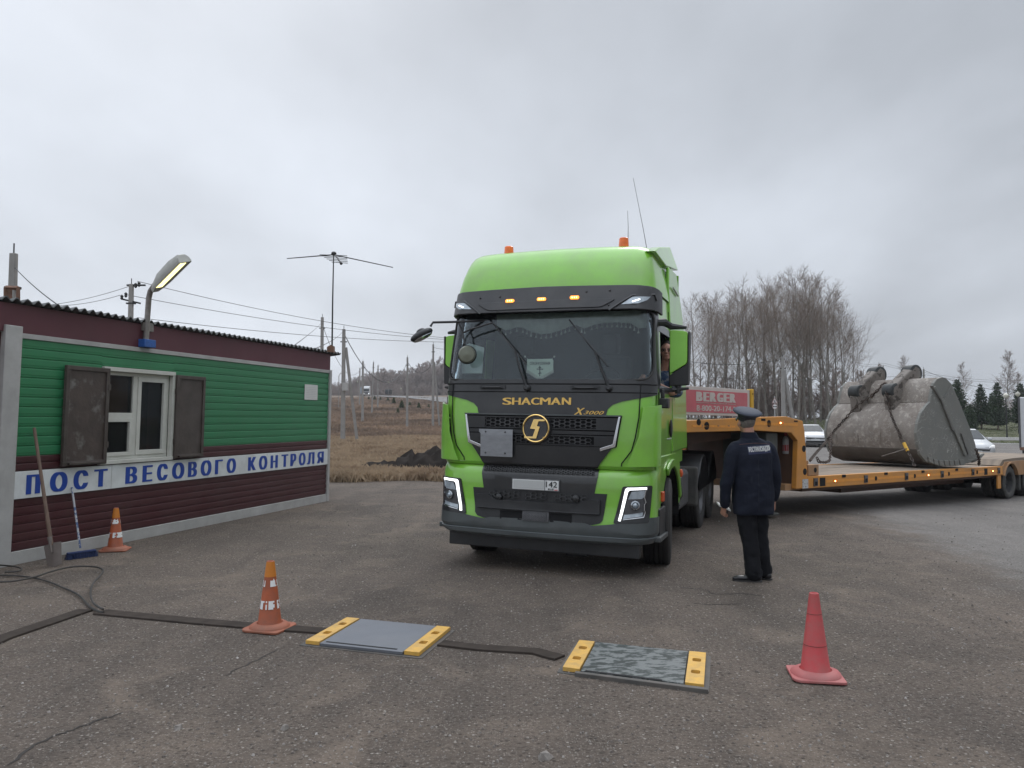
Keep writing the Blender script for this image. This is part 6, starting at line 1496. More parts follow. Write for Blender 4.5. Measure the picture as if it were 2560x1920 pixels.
# jacket
m = MB()
sections(m, [(.012, .0, .695, .212, .145), (.012, 0, .73, .216, .150), (.008, 0, .90, .216, .155), (.004, .0, 1.05, .208, .150), (0, -.005, 1.20, .205, .145), (-.004, -.012, 1.32, .212, .138), (-.008, -.012, 1.40, .200, .118), (-.012, -.005, 1.455, .150, .095), (-.02, .0, 1.50, .088, .078), (-.025, .005, 1.535, .070, .072)])
limb(m, [(-.165, -.01, 1.385), (-.225, -.02, 1.31), (-.272, -.03, 1.12), (-.290, .0, .98), (-.285, .045, .800)], [.078, .080, .066, .062, .056])
limb(m, [(.155, -.01, 1.385), (.205, -.015, 1.31), (.238, -.03, 1.13), (.250, -.01, 1.0), (.252, .03, .865)], [.078, .078, .064, .060, .054])
jk = m.build('jacket', 'uniform', off); remesh(jk, .008, 4, .030, .14)
def jcast(objs, yd=1):
    bpy.context.view_layer.update(); t_ = bvh_of(objs); Mi = off.matrix_world.inverted(); d = (off.matrix_world.to_3x3() @ Vector((0, yd, 0))).normalized()
    def f(x, z, o):
        h = t_.ray_cast(off.matrix_world @ Vector((x, -yd*1.0, z)), d)
        p = Mi @ h[0] if h[0] is not None else Vector((x, -.14*yd, z)); return np.array([x, p.y-yd*o, z])
    return f
jf = jcast([jk])
def jp(x, z, o, c=(.03, 1.372), a=R(4)):
    X = c[0]+x*math.cos(a)-z*math.sin(a); Z = c[1]+x*math.sin(a)+z*math.cos(a); return jf(X, Z, o)
m = MB(); patch(m, roundrect(-.132, .132, -.042, .042, .004, 1), jp, .006, .006, step=.02); bp_ = m.build('back_patch', 'patch_blue', jk, smooth=True)
m = MB(); text_on(m, "РОСТРАНСНАДЗОР", jp, -.124, .124, -.028, .034, .0095, bold=.03); m.build('patch_lettering', 'patch_text', bp_, recalc=False)
m = MB(); m.tube([jf(x, 1.437-.25*abs(x)**1.6, .001) for x in [-.17+i*.017 for i in range(21)]], .0022, 4); m.build('yoke_piping', 'piping', jk)
m = MB(); m.tube([jf(x*.1, lerp(1.34, .74, t), .0) for t, x in [(i/14, .02*math.sin(i)) for i in range(15)]], .0014, 4); m.build('back_seam', 'cap_band', jk)
# collar
m = MB(); sections(m, [(-.02, .0, 1.485, .098, .086), (-.028, .0, 1.515, .086, .082), (-.034, .002, 1.550, .072, .076)], 24); cl_ = m.build('collar', 'uniform', off, smooth=True); cl_.modifiers.new('s', 'SOLIDIFY').thickness = .006
for sg in (-1, 1):
    m = MB(); a = Vector((sg*.095, -.01, 1.482)); b = Vector((sg*.215, -.015, 1.425)); m.beam(a, b, .052, .010); ep = m.build('epaulette', 'uniform', off, bevel=.004)
    m = MB(); m.ball(b-(b-a)*.15+Vector((0, 0, .008)), .006, 6); m.build('button', 'patch_text', ep)
m = MB(); m.ball((-.288, -.03, 1.235), 1, 14, Matrix.Diagonal((.018, .042, .052, 1))); sp_ = m.build('sleeve_badge', 'patch_green', off, smooth=True)
# trousers
m = MB()
sections(m, [(.0, .0, .98, .155, .11), (0, 0, .84, .165, .125), (.0, .0, .76, .165, .125)])
limb(m, [(-.075, .0, .80), (-.062, -.005, .60), (-.040, -.012, .42), (-.020, -.02, .22), (-.008, -.03, .085)], [.102, .098, .088, .085, .086])
limb(m, [(.075, .02, .80), (.088, .03, .60), (.100, .045, .42), (.128, .055, .22), (.150, .065, .085)], [.100, .094, .086, .083, .084])
tr_ = m.build('trousers', 'uniform_trouser', off); remesh(tr_, .008, 4, .034, .11)
# shoes
for (x, y), ang, nm in (((-.01, -.03), R(68), 0), ((.150, .065), R(35), 1)):
    M_ = Matrix.Translation((x, y, 0)) @ Matrix.Rotation(ang, 4, 'Z'); m = MB()
    for c_, r_ in (((0, -.035, .045), (.040, .050, .045)), ((0, .04, .042), (.040, .07, .040)), ((0, .12, .032), (.046, .085, .030)), ((0, .175, .026), (.036, .045, .022))): m.ball(M_ @ Vector(c_), 1, 12, (M_.to_3x3() @ Matrix.Diagonal(Vector(r_))).to_4x4())
    so2 = m.build('shoe', 'shoe', off); remesh(so2, .006, 6)
    m = MB(); m.prism(roundpoly([(-.038, -.085), (.038, -.085), (.048, .10), (.03, .215), (-.03, .215), (-.048, .10)], .03, 3), lambda a, b, d: tuple(M_ @ Vector((a, b, d))), .0, .014); m.build('sole', 'rubber', so2)
# body: head, neck, arms and hands as one continuous skin
m = MB(); HM = Matrix.Translation((-.05, .012, 1.655)) @ Matrix.Rotation(R(5), 4, 'Z') @ Matrix.Rotation(R(4), 4, 'X')
headshape(m, HM); limb(m, [(-.04, -.005, 1.60), (-.03, -.008, 1.50), (-.01, .0, 1.40)], [.057, .060, .075])
sections(m, [(0, 0, .80, .12, .08), (0, 0, 1.1, .13, .09), (0, 0, 1.36, .14, .08), (0, 0, 1.42, .08, .06)])
limb(m, [(-.13, -.01, 1.36), (-.22, -.02, 1.28), (-.270, -.03, 1.12), (-.288, .0, .98), (-.285, .055, .775)], [.045, .042, .038, .034, .026])
limb(m, [(.13, -.01, 1.36), (.205, -.015, 1.28), (.238, -.03, 1.13), (.250, -.01, 1.0), (.254, .035, .835)], [.045, .042, .038, .034, .026])
for a, b in (((-.07, 0, .84), (-.02, -.02, .1)), ((.07, .02, .84), (.13, .06, .1))): limb(m, [a, tuple((np.array(a)+np.array(b))/2), b], [.07, .05, .035])
limb(m, [(0, 0, 1.0), (-.07, 0, .84)], [.09, .08]); limb(m, [(0, 0, 1.0), (.07, .02, .84)], [.09, .08])
hand(m, Matrix.Translation((-.284, .06, .765)) @ Matrix.Rotation(R(25), 4, 'X') @ Matrix.Rotation(R(20), 4, 'Z'), -1, 1.3); hand(m, Matrix.Translation((.254, .038, .83)) @ Matrix.Rotation(R(8), 4, 'X'), 1, .75)
body = m.build('body', 'skin', off); remesh(body, .005, 3)
# hair, cap
m = MB(); m.ball(HM @ Vector((0, -.014, .012)), 1, 18, (HM.to_3x3() @ Matrix.Diagonal(Vector((.082, .094, .088)))).to_4x4())
hr = m.build('hair', 'hair_grey', off, smooth=True)
CM = HM @ Matrix.Translation((0, -.005, .045)) @ Matrix.Rotation(R(14), 4, 'X')
m = MB(); pc = [(.086, -.022), (.089, .0), (.088, .020), (.100, .030), (.135, .052), (.146, .064), (.145, .072), (.125, .086), (.08, .096), (.03, .100), (.001, .100)]
m.lathe([(r_, z_) for r_, z_ in pc], 40, CM @ Matrix.Diagonal((1.0, 1.08, 1, 1)), cap=False); m.build('cap', 'cap_cloth', off, smooth=True, angle=60)
capo = m
m = MB(); m.lathe([(.088, -.024), (.0915, -.022), (.0915, .022), (.089, .024)], 36, CM @ Matrix.Diagonal((1.0, 1.08, 1, 1)), cap=False); m.build('cap_band', 'cap_band', off, smooth=True)
m = MB(); vs = []
for i in range(13):
    a = R(lerp(20, 160, i/12)); vs += [CM @ Vector((.089*math.cos(a), .096*math.sin(a), -.018)), CM @ Vector((.10*math.cos(a), .096*math.sin(a)+.060*math.sin((i/12)*math.pi), -.045))]
m.add(vs, [(i*2, i*2+1, i*2+3, i*2+2) for i in range(12)]); vo_ = m.build('cap_peak', 'shoe', off, smooth=True, recalc=False); vo_.modifiers.new('s', 'SOLIDIFY').thickness = .004
# papers in the left hand
ppr = thing('papers', 'folded white papers held low in the left hand of the uniformed man', 'papers', tuple(off.matrix_world @ Vector((0, 0, 0))))
def Zm(u, v): return (1660+u/3.3175, 980+v/3.3175)
A_ = np.array(DP(Zm(458, 934), 8.12)); B_ = np.array(DP(Zm(553, 977), 8.14)); d_ = Vector(B_-A_)
o3 = np.array([0, .10, .022]); o0 = np.array(ppr.location)
m = MB(); m.add([A_-o0, B_-o0, B_+o3-o0, A_+o3-o0, A_+np.array([0, 0, -.018])-o0, B_+np.array([0, 0, -.018])-o0, B_+o3+np.array([0, 0, -.018])-o0, A_+o3+np.array([0, 0, -.018])-o0], [(0, 1, 2, 3), (7, 6, 5, 4), (0, 4, 5, 1), (1, 5, 6, 2), (2, 6, 7, 3), (3, 7, 4, 0)]); m.build('sheets', 'reflective', ppr)
m = MB(); q = B_-o0+np.array([-.03, .03, 0]); m.tube([q, q+np.array([.004, 0, -.03]), q+np.array([-.004, 0, -.055])], .006, 5); m.build('strap', 'cap_band', ppr)
# driver
hq = TLpx(Z3(1938, 922), 1.165); hw = TO+TR@hq
drv = thing('person', 'truck driver with dark hair and glasses looking out of the open side window', 'person', tuple(hw), TYAW+R(180))
# local: +y towards the truck front
m = MB(); HM = Matrix.Translation((0, 0, 0)) @ Matrix.Rotation(R(10), 4, 'Z'); headshape(m, HM)
limb(m, [(0, -.02, -.06), (.02, -.06, -.16), (.05, -.10, -.25)], [.055, .055, .07]); sections(m, [(.12, -.18, -.75, .17, .12), (.12, -.16, -.5, .18, .12), (.10, -.13, -.33, .17, .11), (.06, -.10, -.25, .09, .08)])
limb(m, [(-.06, -.12, -.33), (-.13, -.02, -.50), (-.07, .22, -.50), (.05, .42, -.42)], [.06, .05, .042, .03]); limb(m, [(.26, -.12, -.33), (.34, -.02, -.52), (.30, .25, -.45), (.22, .42, -.35)], [.06, .05, .042, .03])
hand(m, Matrix.Translation((.07, .44, -.41)) @ Matrix.Rotation(R(-90), 4, 'X'), 1, 1.5, 1.0); hand(m, Matrix.Translation((.20, .44, -.34)) @ Matrix.Rotation(R(-90), 4, 'X'), -1, 1.5, 1.0)
b2 = m.build('body', 'skin', drv); remesh(b2, .006, 3)
m = MB(); sections(m, [(.12, -.18, -.76, .18, .13), (.12, -.16, -.5, .19, .13), (.10, -.13, -.33, .185, .12), (.06, -.10, -.24, .10, .085)]); limb(m, [(-.06, -.12, -.33), (-.13, -.02, -.50), (-.08, .15, -.51)], [.075, .062, .055]); limb(m, [(.26, -.12, -.33), (.34, -.02, -.52), (.31, .18, -.46)], [.075, .062, .055])
j2 = m.build('shirt', 'driver_cloth', drv); remesh(j2, .010, 5, .01, .08)
m = MB(); m.ball((0, -.022, .046), 1, 16, Matrix.Diagonal((.085, .098, .088, 1))); m.build('hair', 'hair_dark', drv, smooth=True)
m = MB()
for s_ in (-1, 1): ring(m, HM @ Vector((s_*.033, .100, .0)), HM.to_3x3() @ Vector((0, 1, 0)), .022, .0028, 16, 5); m.tube([HM @ Vector((s_*.055, .098, .002)), HM @ Vector((s_*.078, .0, .002))], .0024, 4)
m.tube([HM @ Vector((-.011, .102, .002)), HM @ Vector((.011, .102, .002))], .0024, 4); m.build('glasses', 'black_plastic', drv, smooth=True)
m = MB()
for s_ in (-1, 1): m.ball(HM @ Vector((s_*.033, .086, .0)), .011, 8)
m.build('eyes', 'ink', drv, smooth=True)
# ================================================================== VEGETATION
mat('bark_pale', (.215, .195, .17), .85, var=.3, vscale=3, dirt=(.07, .06, .05), dstr=.6)
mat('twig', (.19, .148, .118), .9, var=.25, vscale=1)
mat('birch_bark', (.34, .32, .29), .8, var=.25, vscale=5, col2=(.05, .045, .04), fac2=(.58, .62), s2=8)
mat('twig_red', (.20, .155, .132), .9, var=.25, vscale=1)
mat('hazed_twig', (.27, .225, .205), .95, var=.25, vscale=.2)  # twig colour paled, distance haze put into it
mat('needles', (.028, .050, .022), .85, var=.45, vscale=1.5); mat('needles_light', (.050, .070, .022), .85, var=.35, vscale=2)
mat('dry_grass', (.38, .285, .19), .9, var=.25, vscale=.8, col2=(.24, .165, .105), fac2=(.5, .6), s2=.5)
mat('green_grass', (.085, .10, .035), .9, var=.3, vscale=.5)
mat('concrete', (.27, .26, .245), .85, var=.12, vscale=3, bump=.1, bscale=30, dirt=(.17, .16, .15), dstr=.5)
mat('wire', (.03, .03, .032), .6)
def bare_tree(seed, H, spread=.30, n1=16, trunk_r=.14, low=.18, tw=1.0, droop=0., lean=.0):
    rr = random.Random(seed); T = MB(); C_ = MB()
    def path(p, d, L_, k, wob, up):
        P = [Vector(p)]; d = Vector(d).normalized()
        for i in range(k):
            d = (d+Vector((rr.gauss(0, wob), rr.gauss(0, wob), rr.gauss(0, wob*.5)+up))).normalized(); P.append(P[-1]+d*L_/k)
        return P
    tp = path((0, 0, -.2), (rr.gauss(0, .03)+lean, rr.gauss(0, .03), 1), H*.98, 9, .035, .04)
    rad = [trunk_r*(1-i/9.5)**.9+.012 for i in range(10)]; T.tube(tp, rad, 6)
    def at(P, t): f = t*(len(P)-1); i = min(int(f), len(P)-2); return P[i].lerp(P[i+1], f-i), (P[i+1]-P[i]).normalized()
    for i in range(n1):
        t = lerp(low, .97, (i+rr.random())/n1); p, d = at(tp, t); a = rr.uniform(0, 6.28); L1 = H*spread*(1.25-t)*rr.uniform(.7, 1.15)*(1 if t > .3 else .7)
        el = rr.uniform(.85, 1.9); D1 = Vector((math.cos(a), math.sin(a), el)); P1 = path(p, D1, L1, 4, .10, .05-droop); r1 = trunk_r*.27*(1.1-t)+.010
        (T if r1 > .03 else C_).tube(P1, [r1, r1*.8, r1*.6, r1*.4, r1*.2], 4, cap=False)
        for j in range(7):
            t2 = lerp(.2, 1, (j+rr.random())/7); p2, d2 = at(P1, t2); D2 = (d2+Vector((rr.gauss(0, .55), rr.gauss(0, .55), rr.gauss(.12, .3)-droop))).normalized(); L2 = L1*.50*rr.uniform(.6, 1.3)*(1.2-t2*.5); P2 = path(p2, D2, L2, 3, .12, .08-droop*2)
            C_.tube(P2, [.014*tw, .011*tw, .008*tw, .004*tw], 3, cap=False)
            for k in range(5):
                t3 = lerp(.15, 1, (k+rr.random())/5); p3, d3 = at(P2, t3); D3 = (d3+Vector((rr.gauss(0, .6), rr.gauss(0, .6), rr.gauss(.1, .35)-droop*1.5))).normalized(); L3 = max(.35, L2*.5)*rr.uniform(.6, 1.3)
                C_.tube([p3, p3+D3*L3*.5, p3+(D3+Vector((0, 0, .15-droop*2)))*L3], [.009*tw, .007*tw, .003*tw], 3, cap=False)
                for q in range(3):
                    D4 = (D3+Vector((rr.gauss(0, .6), rr.gauss(0, .6), rr.gauss(.1, .3)-droop*2))).normalized(); p4 = p3+D3*L3*rr.uniform(.3, .9); C_.tube([p4, p4+D4*L3*.55], [.006*tw, .003*tw], 3, cap=False)
    return T, C_
def tree_obj(seed, label, cat, group, mt, mc, name='bare_tree', **k):
    T, C_ = bare_tree(seed, **k); r_ = thing(name, label, cat, group=group); T.build('trunk', mt, r_, smooth=True, recalc=False); C_.build('crown', mc, r_, recalc=False); return r_
protos = [tree_obj(100+i, 'tall bare poplar in the dense grove behind the trailer', 'tree', 'bare trees of the grove', 'bark_pale', 'twig', H=H, spread=sp, n1=n1, trunk_r=tr, low=lo, tw=.70, lean=ln) for i, (H, sp, n1, tr, lo, ln) in enumerate(((20, .40, 26, .15, .22, .10), (18, .38, 24, .13, .28, -.12), (20, .44, 28, .16, .22, .16), (15, .40, 22, .11, .26, .05), (16, .42, 22, .115, .32, -.16)))]
# (photo x of the trunk, depth, top y in the photo)
gro_ = [(1722, 118, 775), (1738, 104, 728), (1752, 112, 745), (1768, 98, 742), (1785, 110, 736), (1800, 101, 728), (1815, 115, 752), (1832, 99, 760), (1846, 108, 735), (1862, 96, 728), (1880, 110, 712), (1893, 98, 722), (1905, 118, 740), (1918, 100, 732), (1930, 109, 700), (1943, 95, 690), (1955, 113, 705), (1968, 99, 700), (1980, 106, 682), (1992, 96, 680), (2003, 112, 690), (2015, 98, 684), (2027, 108, 698), (2038, 97, 716), (2050, 103, 705), (2062, 112, 712), (2073, 96, 722), (2085, 104, 745), (2097, 99, 742), (2108, 108, 762), (2120, 96, 790), (2131, 103, 830)]
rr = random.Random(9); used = set()
def place(proto, px, y, topy, label, hbase):
    o = proto if proto.name not in used else copy_tree(proto); used.add(proto.name)
    x = (px-1280)/FPX*y; z = gz(x, y); zt = EYE+(1047-topy)/FPX*y; s_ = (zt-z)/hbase
    o.location = (x, y, z); o.rotation_euler = (0, 0, rr.uniform(0, 6.28)); o.scale = (s_*rr.uniform(.9, 1.1),)*2+(s_,); o['label'] = label; return o
HB = [20, 18, 20, 15, 16]
for i, (px, y, ty) in enumerate(gro_):
    k = i % 5; fr = ''
    if i == 0: lb_ = 'bare tree at the left end of the grove, beside the green truck cab'
    elif i == len(gro_)-1: lb_ = 'lowest bare tree at the right end of the grove, above the bucket'
    elif i == 18: lb_ = 'tallest bare tree of the grove, above the round road sign'
    elif i < 16: lb_ = 'bare poplar in the left half of the grove, above the red billboard'
    else: lb_ = 'bare poplar in the right half of the grove, by the concrete pole'
    place(protos[k], px, y, ty, lb_, HB[k])
# birches far right
bl = [tree_obj(300+i, 'x', 'tree', 'birches in the park', 'birch_bark', 'twig_red', name='birch_tree', H=14, spread=.26, n1=34, trunk_r=.12, low=.25, tw=1.0, droop=.02) for i in range(2)]
for i, (px, y, ty, lb_) in enumerate(((2272, 128, 888, 'bare birch standing behind the excavator bucket'), (2405, 120, 905, 'pale bare birch behind the two middle spruces'), (2518, 108, 876, 'tallest white stemmed birch behind the globe lamps'), (2548, 112, 930, 'lower birch at the right edge of the picture'), (2300, 120, 960, 'small bare tree just right of the bucket ears'))): place(bl[i % 2], px, y, ty, lb_, 14)
# conifers
def conifer(seed, H):
    rr = random.Random(seed); T = MB(); C_ = MB(); T.tube([(0, 0, 0), (0.03, 0, H*.5), (0, 0, H)], [.10, .06, .012], 6)
    z = H*.10
    while z < H*.985:
        t = z/H; R_ = (1-t)**.85*H*.27*rr.uniform(.85, 1.15)+.06; n = int(7+9*(1-t)); a0 = rr.random()*6.28
        for k in range(n):
            a = a0+6.283*k/n+rr.gauss(0, .12); L_ = R_*rr.uniform(.75, 1.12); d = Vector((math.cos(a), math.sin(a), .30-.05*(1-t))); p0 = Vector((0, 0, z)); P_ = [p0, p0+Vector((d.x*L_*.5, d.y*L_*.5, L_*.06)), p0+Vector((d.x*L_, d.y*L_, L_*.34))]
            T.tube(P_, [.018, .012, .005], 3, cap=False)
            m_ = int(7+16*L_)
            for q in range(m_):
                s_ = rr.uniform(.2, 1.02); b = P_[0].lerp(P_[1], s_*2) if s_ < .5 else P_[1].lerp(P_[2], s_*2-1); sz = rr.uniform(.07, .15)*(1+.4*(1-t)); u = Vector((rr.gauss(0, 1), rr.gauss(0, 1), rr.gauss(.5, .8))).normalized(); side_ = u.cross(Vector((rr.gauss(0, 1), rr.gauss(0, 1), rr.gauss(0, 1)))).normalized()
                b = b+Vector((rr.gauss(0, .05), rr.gauss(0, .05), rr.gauss(0, .05))); dd_ = (d*.6+u).normalized()
                C_.add([b-side_*sz*.35, b+side_*sz*.35, b+dd_*sz*1.6+side_*sz*.1, b+dd_*sz*1.4-side_*sz*.25], [(0, 1, 2, 3)])
        z += H*.048*rr.uniform(.8, 1.2)
    return T, C_
cons = []
for i in range(3):
    T, C_ = conifer(50+i, 5.); r_ = thing('spruce_tree', 'x', 'spruce', group='young spruces in the park'); T.build('trunk', 'twig', r_, recalc=False); C_.build('crown', 'needles', r_, recalc=False); cons.append(r_)
for i, (px, y, ty, lb_) in enumerate(((2394, 88, 950, 'tall dark spruce rising directly behind the right edge of the bucket'), (2425, 80, 1010, 'low spruce partly hidden by the bucket side'), (2452, 88, 962, 'second spruce from the bucket, with open grass beneath'), (2493, 86, 958, 'broad dark spruce just left of the globe lamps'), (2552, 90, 958, 'spruce at the right edge behind the white van'), (2478, 96, 985, 'lower spruce between the two broad ones'))): place(cons[i % 3], px, y, ty, lb_, 5.)
# sapling pines on the left bank
sap = []
T, C_ = conifer(70, 1.6)
pr0 = thing('pine_sapling', 'x', 'sapling', group='pine saplings on the bank'); T.build('trunk', 'twig', pr0, recalc=False); C_.build('crown', 'needles_light', pr0, recalc=False)
for i, (u, v, ty, y, lb_) in enumerate(((770, 915, 845, 105, 'largest young pine on the dry bank, left of the tall pole'), (735, 965, 910, 92, 'low young pine below the largest one on the bank'), (932, 918, 860, 104, 'young pine right of the tall pole on the dry bank'), (1025, 905, 870, 110, 'young pine close to the truck mirror on the bank'), (695, 870, 812, 150, 'small distant pine under the road, left of the largest'), (640, 848, 808, 165, 'tiny pine near the middle of the roadside row'), (515, 835, 795, 180, 'tiny pine beside the thin leaning pole'), (460, 830, 800, 185, 'leftmost tiny pine below the white truck'), (570, 838, 806, 175, 'tiny pine between two thin poles'), (848, 890, 850, 120, 'young pine touching the right side of the tall pole'))):
    px, by = ZL(u, v); y = depth_of(px, by); place(pr0, px, y, ZL(u, ty)[1], lb_, 1.6)
# far wood on the left (reads as one mass) and the thicket at the foot of the grove
def mass(name, spots, mc, lab, cat, Hh, seed, tw=4., n1=12):
    T, C_ = bare_tree(seed, Hh, .30, n1, .12, .02, tw); TV = np.array(T.v+C_.v); TF = T.f+[tuple(i+len(T.v) for i in f) for f in C_.f]
    rr = random.Random(seed); V = []; Fs = []; base = 0; n = len(TV)
    for x, y, h in spots:
        a = rr.uniform(0, 6.28); s_ = h/Hh; c, s = math.cos(a)*s_*1.15, math.sin(a)*s_*1.15; P = np.empty_like(TV); P[:, 0] = TV[:, 0]*c-TV[:, 1]*s+x; P[:, 1] = TV[:, 0]*s+TV[:, 1]*c+y; P[:, 2] = TV[:, 2]*s_+gz(x, y)-.16*h
        V.append(P); Fs += [tuple(i+base for i in f) for f in TF]; base += n
    me = bpy.data.meshes.new(name); me.from_pydata(np.concatenate(V).tolist(), [], Fs); me.materials.append(MATS[mc]); o = bpy.data.objects.new(name, me); COL.objects.link(o); return tag(o, lab, cat, kind='stuff')
def smalltree(seed, H, n1, tw):
    return None
rr = random.Random(31)
_bt = bare_tree
def lite_tree(seed, H, spread, n1, trunk_r, low, tw, **k):
    rr = random.Random(seed); T = MB(); C_ = MB(); T.tube([(0, 0, -.3), (.1, 0, H*.5), (0, .1, H)], [trunk_r, trunk_r*.6, .02], 4, cap=False)
    for i in range(n1):
        t = lerp(low, .98, (i+rr.random())/n1); a = rr.uniform(0, 6.28); L1 = H*spread*(1.2-t)*rr.uniform(.7, 1.2); p = Vector((.1, 0, H*t)); d = Vector((math.cos(a), math.sin(a), rr.uniform(.7, 1.4))).normalized(); e = p+d*L1; C_.tube([p, e], [.03, .012], 3, cap=False)
        for j in range(11):
            b = p.lerp(e, rr.uniform(.05, 1)); d2 = (d+Vector((rr.gauss(0, .6), rr.gauss(0, .6), rr.gauss(.2, .3)))).normalized(); f = b+d2*L1*.4; C_.tube([b, f], [.008*tw, .004*tw], 3, cap=False)
            for k_ in range(2): g = b.lerp(f, rr.uniform(.3, 1)); d3 = (d2+Vector((rr.gauss(0, .6), rr.gauss(0, .6), rr.gauss(.1, .3)))).normalized(); C_.tube([g, g+d3*L1*.22], [.006*tw, .003*tw], 3, cap=False)
    return T, C_
bare_tree = lite_tree
spots = []
for i in range(330):
    px = rr.uniform(800, 1260); y = rr.uniform(345, 390); prof_ = tab([(800, 5.5), (880, 9), (905, 11), (960, 14.5), (1010, 14), (1040, 16.5), (1110, 21), (1260, 24)], px); spots.append(((px-1280)/FPX*y, y, prof_*rr.uniform(.75, 1.08)))
for i in range(260):
    px = rr.uniform(800, 1260); y = rr.uniform(325, 350); spots.append(((px-1280)/FPX*y, y, rr.uniform(4, 7)))
mass('far_wood', spots, 'hazed_twig', 'distant bare wood along the road on the left horizon', 'wood', 12, 5, 7., 22)
spots = []
for i in range(105):
    px = rr.uniform(1690, 2200); y = rr.uniform(108, 130); spots.append(((px-1280)/FPX*y, y, rr.uniform(5, 11)))
mass('thicket', spots, 'twig_red', 'dense reddish brown undergrowth among the grove trunks', 'undergrowth', 7, 8, 2.0, 16)
spots = []
for i in range(90):
    px = rr.uniform(2150, 2700); y = rr.uniform(150, 190); spots.append(((px-1280)/FPX*y, y, rr.uniform(4, 8) if px < 2330 or px > 2490 else rr.uniform(3, 5.5)))
mass('far_thicket', spots, 'hazed_twig', 'low distant brown trees behind the park spruces', 'wood', 9, 12, 3.6, 14)
# dry grass tufts
def grass(name, spots, hlo, hhi, m_, lab, wd=.012, seed=3, lean=.35):
    rr = random.Random(seed); V = []; Fc = []
    for x, y in spots:
        z = gz(x, y)-.03; n = rr.randint(4, 8)
        for _ in range(n):
            a = rr.uniform(0, 6.28); h = rr.uniform(hlo, hhi); w_ = wd*(1+y*.016); bx = x+rr.gauss(0, .10); by = y+rr.gauss(0, .10); dx = math.cos(a)*w_; dy = math.sin(a)*w_; lx = rr.gauss(0, lean)*h; ly = rr.gauss(0, lean)*h; b = len(V)
            V += [(bx-dx, by-dy, z), (bx+dx, by+dy, z), (bx+lx*.4, by+ly*.4, z+h*.65), (bx+lx, by+ly, z+h*rr.uniform(.7, 1))]; Fc += [(b, b+1, b+2), (b+2, b+1, b+3)]
    me = bpy.data.meshes.new(name); me.from_pydata(V, [], Fc); me.materials.append(MATS[m_]); o = bpy.data.objects.new(name, me); COL.objects.link(o); return tag(o, lab, 'grass', kind='stuff')
rr = random.Random(77); sp_ = []
for i in range(15000):
    y = 20.6+75*rr.random()**2.2; px = rr.uniform(790, 1150); x = (px-1280)/FPX*y
    if y < 20.9+.3*math.sin(x*1.7) or (rr.random() < .55 and math.sin(x*.9+y*.5)+math.sin(y*.23+1) < -.3): continue
    sp_.append((x, y))
grass('dry_grass', sp_, .08, .42, 'dry_grass', 'tall dry straw coloured grass on the bank behind the cabin', .010, 3)
mat('dry_grass_far', (.29, .205, .145), .9, var=.4, vscale=.12, col2=(.16, .115, .085), fac2=(.45, .6), s2=.07)
sp_ = []
for i in range(16000):
    y = 70+190*rr.random()**1.3; px = rr.uniform(800, 1180); sp_.append(((px-1280)/FPX*y, y))
grass('dry_grass', sp_, .15, .6, 'dry_grass_far', 'brownish dry grass on the far slope below the road', .03, 5)
sp_ = []
for i in range(7000):
    y = 58+50*rr.random(); px = rr.uniform(1985, 2620); x = (px-1280)/FPX*y
    if x < 26 or (y < 80 and x < 30+(78-y)*.33): continue
    if 31 < x < 51 and 63 < y < 88 and ((x-40)**2+(y-70)**2 < 40): continue
    sp_.append((x, y))
grass('lawn_grass', sp_, .03, .10, 'green_grass', 'short green and brown grass of the park verge', .03, 4)
# dark soil heap
hp = thing('soil_heap', 'heap of dark soil dumped on the dry grass left of the truck', 'soil heap', (-2.6, 24.0, 0)); rr = random.Random(6)
V = []; Fc = []; nx_, ny_ = 60, 24
for j in range(ny_+1):
    for i in range(nx_+1):
        u = i/nx_; v = j/ny_; x = lerp(-3.1, 3.6, u); y = lerp(-1.5, 2.0, v); e = max(0, 1-((x-.9)/3.4)**2*(1.0)-((y)/1.35)**2); k_ = .62*e**.6*(1+.25*math.sin(x*2.6+1)) + .16*e*(math.sin(x*9+y*5)+math.sin(x*5.3-y*11))*.5 + (rr.uniform(-.035, .035) if e > 0 else 0)
        if abs(x+.75) < .22 and y < .4 and e > 0: k_ += .18
        V.append((x, y, gz(x-2.6, y+24)-.06+max(0, k_)))
for j in range(ny_):
    for i in range(nx_): a = j*(nx_+1)+i; Fc.append((a, a+1, a+nx_+2, a+nx_+1))
m = MB(); m.add(V, Fc); m.build('heap', 'soil', hp, smooth=True, recalc=False)
x, y = G(ZL(185, 1512)); m = MB(); m.ball((0, 0, .05), (.16, .12, .06), 10); bg_ = m.build('litter_bag', 'reflective', smooth=True); bg_.location = (x, y, gz(x, y)); tag(bg_, 'crumpled white bag lying in the dry grass near the cabin corner', 'bag')
